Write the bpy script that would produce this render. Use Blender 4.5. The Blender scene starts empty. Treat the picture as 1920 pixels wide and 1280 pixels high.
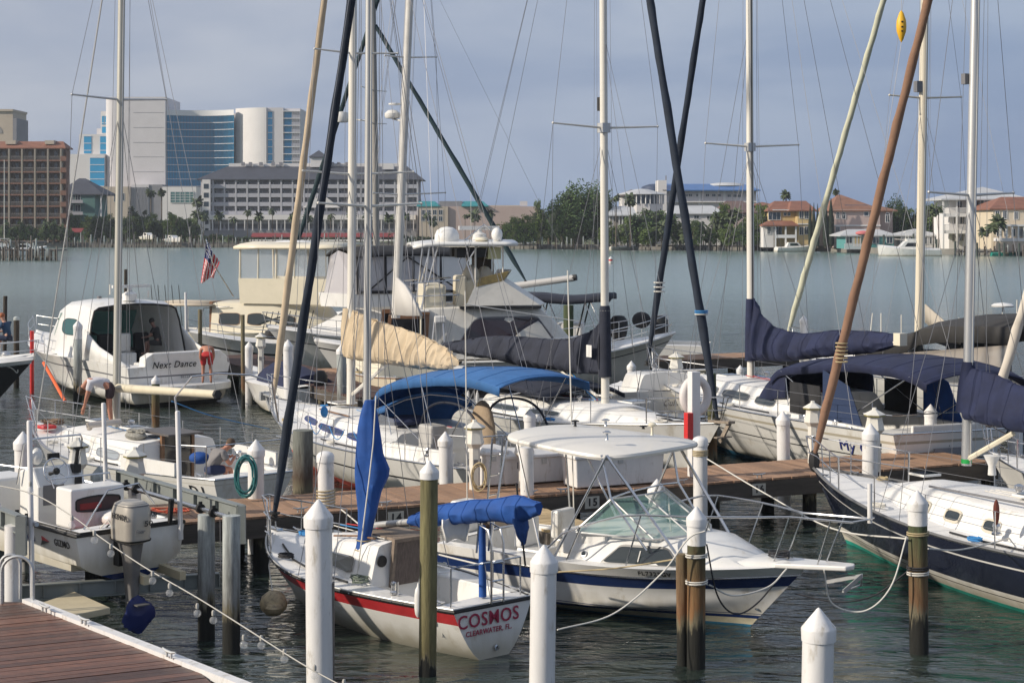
import bpy, math, random
from math import sin, cos, pi, radians as R, sqrt, atan2, hypot
from mathutils import Vector, Matrix, noise
random.seed(7)
S = bpy.context.scene
# ---------------- camera ----------------
F = 3200.0; H = 6.0; HY = 417.0            # focal length in photo pixels, eye height, horizon row
cam = bpy.data.objects.new('camera', bpy.data.cameras.new('camera'))
S.collection.objects.link(cam); S.camera = cam
cam.data.sensor_width = 36; cam.data.lens = 36*F/1920
cam.data.shift_y = -(640-HY)/1920; cam.location = (0, 0, H); cam.rotation_euler = (R(90), 0, 0)
cam.data.clip_start = 0.2; cam.data.clip_end = 9000
# ---------------- sky and sun ----------------
SD = Vector((-0.90, -0.30, 0.50)).normalized()
W = bpy.data.worlds.new('World'); S.world = W; W.use_nodes = True
nt = W.node_tree; N = nt.nodes; LK = nt.links; N.clear()
out = N.new('ShaderNodeOutputWorld'); bg = N.new('ShaderNodeBackground'); bg.inputs[1].default_value = 0.107
sky = N.new('ShaderNodeTexSky'); sky.sky_type = 'NISHITA'; sky.sun_disc = False
sky.sun_elevation = math.asin(SD.z); sky.sun_rotation = atan2(SD.x, SD.y); sky.dust_density = 3; sky.air_density = 1.2
tc = N.new('ShaderNodeTexCoord'); sp = N.new('ShaderNodeSeparateXYZ'); LK.new(tc.outputs['Generated'], sp.inputs[0])
def ramp(nt, stops, interp='EASE'):
    r = nt.nodes.new('ShaderNodeValToRGB'); r.color_ramp.interpolation = interp
    e = r.color_ramp.elements
    while len(e) < len(stops): e.new(0.5)
    for k, (p, c) in enumerate(stops):
        e[k].position = p; e[k].color = (*c, 1) if len(c) == 3 else c
    return r
mp = N.new('ShaderNodeMapRange'); mp.inputs[1].default_value = -0.35; mp.inputs[2].default_value = 0.33; LK.new(sp.outputs[0], mp.inputs[0])
rx = ramp(nt, [(0, (3.45, 3.95, 4.9)), (.5, (2.45, 3.2, 4.7)), (1, (1.95, 2.75, 4.35))])      # near the horizon, left to right
ru = ramp(nt, [(0, (3.95, 4.25, 5.05)), (1, (2.95, 3.6, 4.85))])                                    # higher up
LK.new(mp.outputs[0], rx.inputs[0]); LK.new(mp.outputs[0], ru.inputs[0])
mz = N.new('ShaderNodeMapRange'); mz.inputs[1].default_value = 0.0; mz.inputs[2].default_value = 0.16; LK.new(sp.outputs[2], mz.inputs[0])
m1 = N.new('ShaderNodeMixRGB'); LK.new(mz.outputs[0], m1.inputs[0]); LK.new(rx.outputs[0], m1.inputs[1]); LK.new(ru.outputs[0], m1.inputs[2])
mpp = N.new('ShaderNodeMapping'); mpp.inputs['Scale'].default_value = (3.0, 3.0, 9.0); LK.new(tc.outputs['Generated'], mpp.inputs[0])
nz = N.new('ShaderNodeTexNoise'); nz.inputs['Scale'].default_value = 1.7; nz.inputs['Detail'].default_value = 6; nz.inputs['Distortion'].default_value = .4
LK.new(mpp.outputs[0], nz.inputs[0])
rn = ramp(nt, [(.34, (.83, .86, .91)), (.68, (1.17, 1.12, 1.05))]); LK.new(nz.outputs[0], rn.inputs[0])
m2 = N.new('ShaderNodeMixRGB'); m2.blend_type = 'MULTIPLY'; m2.inputs[0].default_value = 1; LK.new(m1.outputs[0], m2.inputs[1]); LK.new(rn.outputs[0], m2.inputs[2])
m3 = N.new('ShaderNodeMixRGB'); m3.inputs[0].default_value = 0.08; LK.new(m2.outputs[0], m3.inputs[1]); LK.new(sky.outputs[0], m3.inputs[2])
LK.new(m3.outputs[0], bg.inputs[0]); LK.new(bg.outputs[0], out.inputs[0])
sl = bpy.data.lights.new('sun', 'SUN'); sl.energy = 4.1; sl.angle = R(1.2); sl.color = (1.0, .90, .76)
so = bpy.data.objects.new('sun', sl); S.collection.objects.link(so); so.rotation_euler = SD.to_track_quat('Z', 'Y').to_euler()
so.location = (-50, -30, 60)
S.view_settings.view_transform = 'Standard'; S.view_settings.look = 'None'; S.view_settings.exposure = .2; S.view_settings.gamma = 1
S.cycles.max_bounces = 6; S.cycles.transparent_max_bounces = 12; S.cycles.caustics_reflective = False; S.cycles.caustics_refractive = False
# ---------------- helpers ----------------
def atd(px, py, d): return Vector(((px-960)/F*d, d, H-(py-HY)/F*d))          # photo pixel at a depth
def at(px, py, z=0.0): return atd(px, py, F*(H-z)/(py-HY))                    # photo pixel at a height
RM = {}
def Rm(o):
    while o is not None:
        if o.name in RM: return RM[o.name]
        o = o.parent
    return Matrix.Identity(4)
def tag(o, label=None, cat=None, group=None, kind=None):
    if label: o['label'] = label
    if cat: o['category'] = cat
    if group: o['group'] = group
    if kind: o['kind'] = kind
    return o
def thing(name, label, cat, loc=(0, 0, 0), rz=0, group=None):
    o = bpy.data.objects.new(name, None); S.collection.objects.link(o); o.empty_display_size = .3
    o.location = loc; o.rotation_euler = (0, 0, rz)
    RM[o.name] = Matrix.Translation(Vector(loc)) @ Matrix.Rotation(rz, 4, 'Z')
    return tag(o, label, cat, group)
class MB:
    def __init__(s): s.v = []; s.f = []; s.m = []; s.sm = []
    def add(s, vs, fs, m=0, sm=False):
        o = len(s.v); s.v += [Vector(p) for p in vs]
        for f in fs: s.f.append([i+o for i in f]); s.m.append(m); s.sm.append(sm)
        return s
    def box(s, c, d, rz=0, m=0, M=None):
        x, y, z = d[0]/2, d[1]/2, d[2]/2; c = Vector(c)
        Q = M if M else Matrix.Rotation(rz, 3, 'Z')
        vs = [c+Q@Vector((a*x, b*y, e*z)) for e in (-1, 1) for a, b in ((-1, -1), (1, -1), (1, 1), (-1, 1))]
        return s.add(vs, [(3, 2, 1, 0), (4, 5, 6, 7), (0, 1, 5, 4), (1, 2, 6, 5), (2, 3, 7, 6), (3, 0, 4, 7)], m)
    def bx(s, x0, x1, y0, y1, z0, z1, m=0): return s.box(((x0+x1)/2, (y0+y1)/2, (z0+z1)/2), (abs(x1-x0), abs(y1-y0), abs(z1-z0)), 0, m)
    def beam(s, a, b, w, h, m=0, up=Vector((0, 0, 1))):
        a = Vector(a); b = Vector(b); t = (b-a).normalized(); r = t.cross(up).normalized(); u = r.cross(t)
        vs = [p+r*(i*w/2)+u*(j*h/2) for p in (a, b) for i, j in ((-1, -1), (1, -1), (1, 1), (-1, 1))]
        return s.add(vs, [(0, 1, 2, 3), (7, 6, 5, 4), (4, 5, 1, 0), (5, 6, 2, 1), (6, 7, 3, 2), (7, 4, 0, 3)], m)
    def tube(s, pts, r, n=6, m=0, closed=False, sm=True, fn=None):
        P = [Vector(p) for p in pts]; k = len(P); rr = r if isinstance(r, (list, tuple)) else [r]*k
        vs = []; prev = None
        for i in range(k):
            t = (P[(i+1) % k]-P[i-1]) if closed else (P[min(i+1, k-1)]-P[max(i-1, 0)])
            if t.length < 1e-9: t = Vector((0, 0, 1))
            t.normalize()
            if prev is None:
                a = Vector((0, 0, 1)) if abs(t.z) < .9 else Vector((1, 0, 0)); u = t.cross(a).normalized()
            else: u = (prev-t*prev.dot(t)); u = u.normalized() if u.length > 1e-6 else t.orthogonal().normalized()
            prev = u; w = t.cross(u)
            for j in range(n):
                an = 2*pi*j/n; q = rr[i]*(fn(i, an) if fn else 1)
                vs.append(P[i]+(u*cos(an)+w*sin(an))*q)
        fs = [(i*n+j, i*n+(j+1) % n, ((i+1) % k)*n+(j+1) % n, ((i+1) % k)*n+j) for i in range(k if closed else k-1) for j in range(n)]
        s.add(vs, fs, m, sm)
        if not closed: s.f += [[len(s.v)-len(vs)+j for j in reversed(range(n))], [len(s.v)-n+j for j in range(n)]]; s.m += [m, m]; s.sm += [False, False]
        return s
    def cyl(s, a, b, r0, r1=None, n=12, m=0): return s.tube([a, b], [r0, r0 if r1 is None else r1], n, m)
    def lathe(s, prof, c=(0, 0, 0), n=16, m=0, sm=True, M=None):
        c = Vector(c); vs = []
        for r, z in prof:
            for j in range(n):
                p = Vector((r*cos(2*pi*j/n), r*sin(2*pi*j/n), z)); vs.append(c+(M@p if M else p))
        fs = [(i*n+j, i*n+(j+1) % n, (i+1)*n+(j+1) % n, (i+1)*n+j) for i in range(len(prof)-1) for j in range(n)]
        return s.add(vs, fs, m, sm)
    def ball(s, c, r, nu=10, nv=7, m=0):
        r = (r, r, r) if not isinstance(r, (tuple, list)) else r; c = Vector(c); vs = []
        for i in range(nv+1):
            a = -pi/2+pi*i/nv
            for j in range(nu): b = 2*pi*j/nu; vs.append(c+Vector((r[0]*cos(a)*cos(b), r[1]*cos(a)*sin(b), r[2]*sin(a))))
        return s.add(vs, [(i*nu+j, i*nu+(j+1) % nu, (i+1)*nu+(j+1) % nu, (i+1)*nu+j) for i in range(nv) for j in range(nu)], m, True)
    def prism(s, poly, z0, z1, m=0):
        n = len(poly); vs = [(p[0], p[1], z0) for p in poly]+[(p[0], p[1], z1) for p in poly]
        return s.add(vs, [tuple(reversed(range(n))), tuple(range(n, 2*n))]+[(i, (i+1) % n, n+(i+1) % n, n+i) for i in range(n)], m)
    def slab(s, pts, off, m=0):                       # polygon in space given a thickness vector
        n = len(pts); pts = [Vector(p) for p in pts]; off = Vector(off)
        return s.add(pts+[p+off for p in pts], [tuple(reversed(range(n))), tuple(range(n, 2*n))]+[(i, (i+1) % n, n+(i+1) % n, n+i) for i in range(n)], m)
    def grid(s, rows, m=0, sm=True, wrap=False):
        n = len(rows[0]); vs = [p for r in rows for p in r]
        return s.add(vs, [(i*n+j, i*n+(j+1) % n, (i+1)*n+(j+1) % n, (i+1)*n+j) for i in range(len(rows)-1) for j in range(n if wrap else n-1)], m, sm)
    def build(s, name, mats, parent=None, world=False, bevel=0, solid=0, label=None, cat=None, group=None, kind=None, sub=0):
        me = bpy.data.meshes.new(name); vs = s.v
        loc = Vector((0, 0, 0))
        if world and parent is not None:
            I = Rm(parent).inverted(); vs = [I@p for p in vs]
        if parent is None and kind != 'structure' and kind != 'stuff' and vs:
            loc = Vector((sum(p.x for p in vs)/len(vs), sum(p.y for p in vs)/len(vs), min(p.z for p in vs))); vs = [p-loc for p in vs]
        me.from_pydata([tuple(p) for p in vs], [], s.f)
        if not isinstance(mats, (list, tuple)): mats = [mats]
        for q in mats: me.materials.append(q)
        me.polygons.foreach_set('material_index', s.m); me.polygons.foreach_set('use_smooth', s.sm)
        me.update()
        if any(s.sm): me.set_sharp_from_angle(angle=R(38))
        o = bpy.data.objects.new(name, me); S.collection.objects.link(o); o.location = loc
        if parent is None: RM[o.name] = Matrix.Translation(loc)
        else: o.parent = parent
        if bevel:
            b = o.modifiers.new('bevel', 'BEVEL'); b.width = bevel; b.segments = 2; b.limit_method = 'ANGLE'; b.angle_limit = R(40)
        if solid:
            b = o.modifiers.new('solidify', 'SOLIDIFY'); b.thickness = solid; b.offset = 0
        if sub:
            b = o.modifiers.new('subsurf', 'SUBSURF'); b.levels = sub; b.render_levels = sub
        return tag(o, label, cat, group, kind)
def lerp(a, b, t): return a+(b-a)*t
def line(a, b, n=2, sag=0):
    a = Vector(a); b = Vector(b); return [a.lerp(b, i/(n-1))-Vector((0, 0, sag*4*(i/(n-1))*(1-i/(n-1)))) for i in range(n)]
def wire(name, a, b, mat, parent, r=.005, world=True, sag=0, n=4, **k):
    return MB().tube(line(a, b, 2 if not sag else 14, sag), r, n).build(name, mat, parent, world, **k)
def curve3(P, n=8):                                   # Catmull-Rom through points
    P = [Vector(p) for p in P]; Q = [P[0]*2-P[1]]+P+[P[-1]*2-P[-2]]; o = []
    for i in range(1, len(Q)-2):
        for k in range(n):
            t = k/n; a, b, c, d = Q[i-1:i+3]
            o.append(.5*((2*b)+(c-a)*t+(2*a-5*b+4*c-d)*t*t+(3*b-a-3*c+d)*t**3))
    return o+[P[-1]]
def text(s, o, right, up, h, mat, parent, shear=0, world=True, sx=1.0, name='lettering', bold=0, align='CENTER', ext=.003, label=None):
    cu = bpy.data.curves.new('t', 'FONT'); cu.body = s; cu.size = h/.7; cu.align_x = align; cu.align_y = 'CENTER'; cu.extrude = ext; cu.shear = shear; cu.offset = bold; cu.space_character = 1+bold*9/(h/.7+.01)*.5+.06
    cu.resolution_u = 3
    ob = bpy.data.objects.new('t', cu); S.collection.objects.link(ob)
    dg = bpy.context.evaluated_depsgraph_get(); me = bpy.data.meshes.new_from_object(ob.evaluated_get(dg))
    bpy.data.objects.remove(ob)
    r = Vector(right).normalized(); u = Vector(up); u = (u-r*u.dot(r)).normalized(); n = r.cross(u); o = Vector(o)
    mb = MB(); mb.add([o+r*(v.co.x*sx)+u*v.co.y+n*v.co.z for v in me.vertices], [list(p.vertices) for p in me.polygons])
    bpy.data.meshes.remove(me)
    return mb.build(name, mat, parent, world, label=label)
# ---------------- materials ----------------
MC = {}
def mat(name, col, rough=.5, metal=0, var=0, vs=4.0, bump=0, bs=30.0, spec=.5, stretch=(1, 1, 1), stain=None, stn=.5, coat=0, island=0, emit=None, trans=0, alpha=1):
    if name in MC: return MC[name]
    m = bpy.data.materials.new(name); MC[name] = m; m.use_nodes = True; t = m.node_tree; n = t.nodes; L = t.links
    b = n['Principled BSDF']; b.inputs['Roughness'].default_value = rough; b.inputs['Metallic'].default_value = metal
    b.inputs['Specular IOR Level'].default_value = spec; b.inputs['Coat Weight'].default_value = coat
    b.inputs['Base Color'].default_value = (*col, 1); b.inputs['Transmission Weight'].default_value = trans; b.inputs['Alpha'].default_value = alpha
    c = None
    if var or bump or stain or island:
        g = n.new('ShaderNodeTexCoord'); mp = n.new('ShaderNodeMapping'); mp.inputs['Scale'].default_value = stretch; L.new(g.outputs['Object'], mp.inputs[0])
    if var:
        z = n.new('ShaderNodeTexNoise'); z.inputs['Scale'].default_value = vs; z.inputs['Detail'].default_value = 7; z.inputs['Roughness'].default_value = .65; L.new(mp.outputs[0], z.inputs[0])
        r = ramp(t, [(.3, tuple(max(0, x*(1-var)) for x in col)), (.7, tuple(min(1, x*(1+var)) for x in col))], 'LINEAR'); L.new(z.outputs[0], r.inputs[0]); c = r.outputs[0]
    if stain:
        z = n.new('ShaderNodeTexNoise'); z.inputs['Scale'].default_value = vs*1.7; z.inputs['Detail'].default_value = 9; z.inputs['Roughness'].default_value = .7; L.new(mp.outputs[0], z.inputs[0])
        r = ramp(t, [(stn, (0, 0, 0)), (stn+.17, (1, 1, 1))], 'LINEAR'); L.new(z.outputs[0], r.inputs[0])
        x = n.new('ShaderNodeMixRGB'); L.new(r.outputs[0], x.inputs[0]); x.inputs[2].default_value = (*stain, 1)
        if c: L.new(c, x.inputs[1])
        else: x.inputs[1].default_value = (*col, 1)
        c = x.outputs[0]
    if island:
        gi = n.new('ShaderNodeNewGeometry'); x = n.new('ShaderNodeMixRGB'); x.blend_type = 'MULTIPLY'; x.inputs[0].default_value = 1
        r = ramp(t, [(0, (1-island,)*3), (1, (1+island*.6,)*3)], 'LINEAR'); L.new(gi.outputs['Random Per Island'], r.inputs[0])
        if c: L.new(c, x.inputs[1])
        else: x.inputs[1].default_value = (*col, 1)
        L.new(r.outputs[0], x.inputs[2]); c = x.outputs[0]
    if c: L.new(c, b.inputs['Base Color'])
    if bump:
        z = n.new('ShaderNodeTexNoise'); z.inputs['Scale'].default_value = bs; z.inputs['Detail'].default_value = 5; L.new(mp.outputs[0], z.inputs[0])
        u = n.new('ShaderNodeBump'); u.inputs['Strength'].default_value = 1; u.inputs['Distance'].default_value = bump; L.new(z.outputs[0], u.inputs['Height']); L.new(u.outputs[0], b.inputs['Normal'])
    if emit: b.inputs['Emission Color'].default_value = (*emit, 1); b.inputs['Emission Strength'].default_value = 1
    return m
gel = mat('white_gelcoat', (.74, .73, .70), .28, var=.07, vs=1.4, stretch=(1, 1, .45), stain=(.50, .45, .36), stn=.57, coat=.2)
deckw = mat('white_deck', (.74, .73, .71), .5, var=.06, vs=2.0, stain=(.50, .46, .40), stn=.60, bump=.001, bs=200)
cream = mat('cream_gelcoat', (.70, .64, .50), .35, var=.05, vs=1.5, stain=(.50, .43, .30), stn=.62)
offw = mat('off_white', (.62, .60, .55), .45, var=.08, vs=3, stain=(.40, .37, .30), stn=.60)
navyg = mat('navy_gelcoat', (.012, .016, .035), .12, var=.3, vs=1.0, coat=.5)
blackg = mat('black_gelcoat', (.010, .010, .012), .15, coat=.4)
blueg = mat('blue_stripe', (.012, .030, .11), .25, var=.15, vs=3)
redg = mat('red_stripe', (.42, .025, .03), .4, var=.2, vs=3)
redb = mat('red_bottom', (.45, .07, .05), .6, var=.25, vs=3)
teal = mat('green_bottom', (.01, .22, .17), .6, var=.3, vs=4)
blueb = mat('blue_bottom', (.015, .13, .24), .6, var=.3, vs=4)
blackb = mat('black_bottom', (.012, .014, .018), .7, var=.3, vs=4)
steel = mat('stainless', (.62, .62, .62), .22, 1)
alu = mat('mast_aluminium', (.55, .55, .54), .42, .55, var=.08, vs=2, stretch=(4, 4, .4))
mastw = mat('white_mast', (.70, .67, .60), .35, var=.06, vs=2, stretch=(4, 4, .3))
mastc = mat('cream_mast', (.66, .60, .48), .4, var=.06, vs=2, stretch=(4, 4, .3))
wirem = mat('rigging_wire', (.26, .26, .27), .4, .6)
wired = mat('dark_rigging', (.03, .03, .035), .5)
ropew = mat('white_rope', (.62, .60, .55), .9, bump=.002, bs=150)
ropet = mat('tan_rope', (.42, .34, .20), .9, bump=.002, bs=150)
roped = mat('dark_rope', (.03, .03, .035), .9)
ropeb = mat('blue_rope', (.04, .22, .50), .8)
navyc = mat('navy_canvas', (.012, .018, .055), .85, var=.3, vs=2.5, bump=.012, bs=7)
slatec = mat('slate_canvas', (.018, .022, .038), .85, var=.25, vs=2.5, bump=.012, bs=7)
dkgreenc = mat('dark_green_canvas', (.010, .030, .038), .85, var=.25, vs=3, bump=.008, bs=10)
bluec = mat('royal_blue_canvas', (.010, .068, .28), .8, var=.22, vs=2.5, bump=.012, bs=7)
bluetop = mat('blue_bimini_canvas', (.035, .13, .33), .8, var=.15, vs=2, bump=.006, bs=6)
tanc = mat('tan_canvas', (.52, .42, .29), .9, var=.10, vs=3, bump=.010, bs=9)
brownc = mat('brown_canvas', (.33, .25, .17), .9, var=.12, vs=3, bump=.010, bs=9)
beigec = mat('beige_sail_sleeve', (.52, .42, .30), .9, var=.12, vs=2, bump=.006, bs=20)
rustc = mat('rust_brown_sleeve', (.25, .145, .095), .9, var=.15, vs=2, bump=.006, bs=20)
palegc = mat('pale_green_sleeve', (.55, .55, .42), .9, var=.12, vs=2, bump=.006, bs=20)
blackc = mat('black_canvas', (.014, .014, .016), .8, var=.2, vs=3, bump=.006, bs=8)
charc = mat('charcoal_canvas', (.035, .034, .034), .85, var=.15, vs=2, bump=.008, bs=5)
glass = mat('tinted_glass', (.02, .028, .03), .06, spec=.8, coat=.3)
glassd = mat('dark_glass', (.008, .008, .010), .08, spec=.7)
clear = mat('clear_glass', (.22, .40, .36), .05, alpha=.42, spec=.8)
vinyl = mat('clear_vinyl', (.55, .58, .62), .18, alpha=.26, spec=.7)
vinylb = mat('smoky_vinyl', (.42, .38, .34), .3, alpha=.72, spec=.5)
teak = mat('teak', (.20, .105, .05), .5, var=.3, vs=5, stretch=(6, 1, 1))
woodg = mat('weathered_grey_wood', (.16, .14, .125), .85, var=.35, vs=5, stretch=(1, 1, 1))
plank = mat('dock_planks', (.33, .20, .125), .8, var=.28, vs=3, stretch=(1.2, 6, 1), island=.28, bump=.003, bs=40, stain=(.16, .11, .08), stn=.55)
plankw = mat('wet_red_planks', (.135, .058, .034), .40, var=.45, vs=5, stretch=(1.2, 3.5, 1), island=.6, bump=.003, bs=30, stain=(.05, .025, .02), stn=.55)
fascia = mat('dock_fascia', (.085, .072, .060), .9, var=.35, vs=2, stretch=(.4, .4, 3), bump=.004, bs=20)
pvc = mat('white_pvc', (.71, .70, .69), .42, var=.07, vs=4, stretch=(1, 1, .3), stain=(.40, .36, .29), stn=.555, bump=.001, bs=60)
pedw = mat('pedestal_white', (.66, .64, .58), .45, var=.06, vs=5, stain=(.45, .38, .24), stn=.62)
olive = mat('olive_band', (.20, .17, .03), .5)
liftg = mat('lift_beam_grey', (.23, .25, .24), .5, .2, var=.12, vs=3, stain=(.14, .10, .07), stn=.66)
galv = mat('galvanised', (.48, .49, .49), .45, .6, var=.1, vs=6)
black = mat('black_rubber', (.012, .012, .012), .6)
dkblue = mat('dark_blue_vinyl', (.008, .018, .11), .5)
redp = mat('red_paint', (.55, .03, .03), .4)
orange = mat('orange_pipe', (.75, .13, .03), .5)
yellow = mat('yellow_float', (.75, .42, .02), .5)
tealh = mat('teal_hose', (.03, .16, .17), .5)
lettb = mat('black_lettering', (.012, .012, .014), .5)
lettbl = mat('blue_lettering', (.02, .03, .18), .5)
lettm = mat('maroon_lettering', (.33, .02, .06), .5)
lettg = mat('grey_lettering', (.16, .16, .17), .5)
tanp = mat('tan_fibreglass', (.50, .43, .29), .6, var=.1, vs=4)
fender = mat('dirty_buoy', (.42, .33, .20), .8, var=.3, vs=9, bump=.004, bs=30, stain=(.13, .11, .09), stn=.52)
outb = mat('outboard_silver', (.42, .39, .34), .35, .3, var=.05)
def scum(m):                                        # brown scum line just above the water on boat hulls
    t = m.node_tree; n = t.nodes; L = t.links; b = n['Principled BSDF']; g = n.new('ShaderNodeTexCoord'); s = n.new('ShaderNodeSeparateXYZ'); L.new(g.outputs['Object'], s.inputs[0])
    mp = n.new('ShaderNodeMapping'); mp.inputs['Scale'].default_value = (2.2, 2.2, .5); L.new(g.outputs['Object'], mp.inputs[0]); z = n.new('ShaderNodeTexNoise'); z.inputs['Scale'].default_value = 2; z.inputs['Detail'].default_value = 6; L.new(mp.outputs[0], z.inputs[0])
    a = n.new('ShaderNodeMath'); a.operation = 'MULTIPLY_ADD'; L.new(z.outputs[0], a.inputs[0]); a.inputs[1].default_value = -.42; L.new(s.outputs[2], a.inputs[2])
    mr = n.new('ShaderNodeMapRange'); mr.inputs[1].default_value = -.12; mr.inputs[2].default_value = .20; mr.inputs[3].default_value = .62; mr.inputs[4].default_value = 0; L.new(a.outputs[0], mr.inputs[0])
    x = n.new('ShaderNodeMixRGB'); L.new(mr.outputs[0], x.inputs[0]); L.new(b.inputs['Base Color'].links[0].from_socket, x.inputs[1]); x.inputs[2].default_value = (.30, .255, .15, 1); L.new(x.outputs[0], b.inputs['Base Color'])
for m_ in (gel, cream, offw): scum(m_)
# weathered piling: bare wood that is darker and green with growth toward the tide line
def pile_mat(name, top, mid, wet=.30):
    if name in MC: return MC[name]
    m = mat(name, top, .9); t = m.node_tree; n = t.nodes; L = t.links; b = n['Principled BSDF']
    g = n.new('ShaderNodeNewGeometry'); s = n.new('ShaderNodeSeparateXYZ'); L.new(g.outputs['Position'], s.inputs[0])
    mp = n.new('ShaderNodeMapping'); mp.inputs['Scale'].default_value = (9, 9, 1.1); L.new(g.outputs['Position'], mp.inputs[0])
    z = n.new('ShaderNodeTexNoise'); z.inputs['Scale'].default_value = 1.6; z.inputs['Detail'].default_value = 8; z.inputs['Roughness'].default_value = .7; L.new(mp.outputs[0], z.inputs[0])
    a = n.new('ShaderNodeMath'); a.operation = 'MULTIPLY_ADD'; L.new(z.outputs[0], a.inputs[0]); a.inputs[1].default_value = 1.0; L.new(s.outputs[2], a.inputs[2])
    mr = n.new('ShaderNodeMapRange'); L.new(a.outputs[0], mr.inputs[0]); mr.inputs[1].default_value = .5; mr.inputs[2].default_value = 2.9
    r = ramp(t, [(0, (.010, .011, .009)), (wet*.62, (.014, .014, .011)), (wet*.78, (.16, .14, .09)), (wet, mid), (.75, top)], 'LINEAR'); L.new(mr.outputs[0], r.inputs[0])
    r2 = ramp(t, [(.3, (.55,)*3), (.65, (1.25,)*3)], 'LINEAR'); L.new(z.outputs[0], r2.inputs[0])
    x = n.new('ShaderNodeMixRGB'); x.blend_type = 'MULTIPLY'; x.inputs[0].default_value = 1; L.new(r.outputs[0], x.inputs[1]); L.new(r2.outputs[0], x.inputs[2]); L.new(x.outputs[0], b.inputs['Base Color'])
    u = n.new('ShaderNodeBump'); u.inputs['Distance'].default_value = .02; L.new(z.outputs[0], u.inputs['Height']); L.new(u.outputs[0], b.inputs['Normal'])
    return m
pilew = pile_mat('wood_piling', (.19, .165, .10), (.17, .085, .04))
pileg = pile_mat('mossy_piling', (.065, .085, .04), (.16, .085, .04))
piled = pile_mat('dark_piling', (.055, .045, .035), (.05, .035, .025))
pilegr = pile_mat('grey_painted_piling', (.40, .43, .42), (.20, .20, .19))
# ---------------- water ----------------
wm = mat('harbour_water', (.024, .042, .035), .05, spec=.5)
t = wm.node_tree; n = t.nodes; L = t.links; b = n['Principled BSDF']; b.inputs['IOR'].default_value = 2.0
g = n.new('ShaderNodeNewGeometry'); prev = None
for sc, st, dist, det in (((.9, 2.2, 1), 1.0, .15, 3), ((3.2, 7.0, 1), 1.0, .045, 4), ((.14, .45, 1), 1.0, .16, 3), ((.010, .05, 1), 1.0, .5, 2)):
    mp_ = n.new('ShaderNodeMapping'); mp_.inputs['Scale'].default_value = sc; mp_.inputs['Rotation'].default_value = (0, 0, R(6)); L.new(g.outputs['Position'], mp_.inputs[0])
    z = n.new('ShaderNodeTexNoise'); z.inputs['Scale'].default_value = 1; z.inputs['Detail'].default_value = det; z.inputs['Distortion'].default_value = .6; L.new(mp_.outputs[0], z.inputs[0])
    u = n.new('ShaderNodeBump'); u.inputs['Distance'].default_value = dist; u.inputs['Strength'].default_value = st; L.new(z.outputs[0], u.inputs['Height'])
    if prev: L.new(prev.outputs[0], u.inputs['Normal'])
    prev = u
L.new(prev.outputs[0], b.inputs['Normal'])
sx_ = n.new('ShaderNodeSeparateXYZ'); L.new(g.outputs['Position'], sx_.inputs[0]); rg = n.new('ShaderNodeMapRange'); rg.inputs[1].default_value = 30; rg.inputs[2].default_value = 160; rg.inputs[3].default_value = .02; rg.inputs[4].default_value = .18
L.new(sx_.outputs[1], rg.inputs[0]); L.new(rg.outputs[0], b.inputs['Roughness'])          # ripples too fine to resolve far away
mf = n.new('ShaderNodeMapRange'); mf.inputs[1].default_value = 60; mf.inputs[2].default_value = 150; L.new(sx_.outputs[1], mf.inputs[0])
cm = n.new('ShaderNodeMixRGB'); cm.inputs[1].default_value = (.028, .040, .033, 1); cm.inputs[2].default_value = (.155, .225, .205, 1); L.new(mf.outputs[0], cm.inputs[0]); L.new(cm.outputs[0], b.inputs['Base Color'])   # base colour lightened far out to stand in for reflected sky
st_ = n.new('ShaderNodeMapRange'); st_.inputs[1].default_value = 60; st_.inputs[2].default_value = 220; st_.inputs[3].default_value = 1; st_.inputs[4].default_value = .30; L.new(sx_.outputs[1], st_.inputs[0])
for q in n:
    if q.type == 'BUMP': L.new(st_.outputs[0], q.inputs['Strength'])
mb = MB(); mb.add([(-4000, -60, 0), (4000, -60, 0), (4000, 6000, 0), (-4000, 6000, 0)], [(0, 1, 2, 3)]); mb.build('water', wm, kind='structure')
# ================= FAR SHORE =================
grass = mat('shore_grass', (.10, .12, .05), .95, var=.4, vs=.08)
seaw = mat('seawall_concrete', (.20, .19, .17), .9, var=.3, vs=.4)
leafd = mat('leaf_dark', (.058, .105, .024), .7, island=.6); leafm = mat('leaf_mid', (.095, .145, .030), .7, island=.55)
leafp = mat('palm_leaf', (.065, .090, .035), .7, island=.5); leafy = mat('leaf_cypress', (.018, .030, .018), .8, island=.5)
bark = mat('bark', (.13, .105, .08), .9, var=.3, vs=3)
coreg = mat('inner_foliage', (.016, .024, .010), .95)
shore = [(-500, 463.5), (560, 463.5), (830, 463.5), (900, 466), (1250, 468), (1540, 470.5), (1610, 474), (1700, 476.5), (1920, 479), (2500, 484)]
sp_ = [at(x, y, 0) for x, y in shore]
def shore_d(px):
    for (x0, y0), (x1, y1) in zip(shore, shore[1:]):
        if x0 <= px <= x1: return F*H/(lerp(y0, y1, (px-x0)/(x1-x0))-HY)
    return F*H/46
mb = MB(); mb.prism([(p.x, p.y) for p in sp_]+[(2600, 500), (2600, 2600), (-2600, 2600), (-2600, 500)], -1, .85); mb.build('terrain', grass, kind='structure')
mb = MB()
for a, b_ in zip(sp_, sp_[1:]):
    dv = (b_-a).normalized(); mb.beam(a+Vector((0, -.25, .45)), b_+Vector((0, -.25, .45)), .5, 1.3)
mb.build('seawall', seaw, label='low concrete seawall along the far shore', cat='wall')
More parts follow.
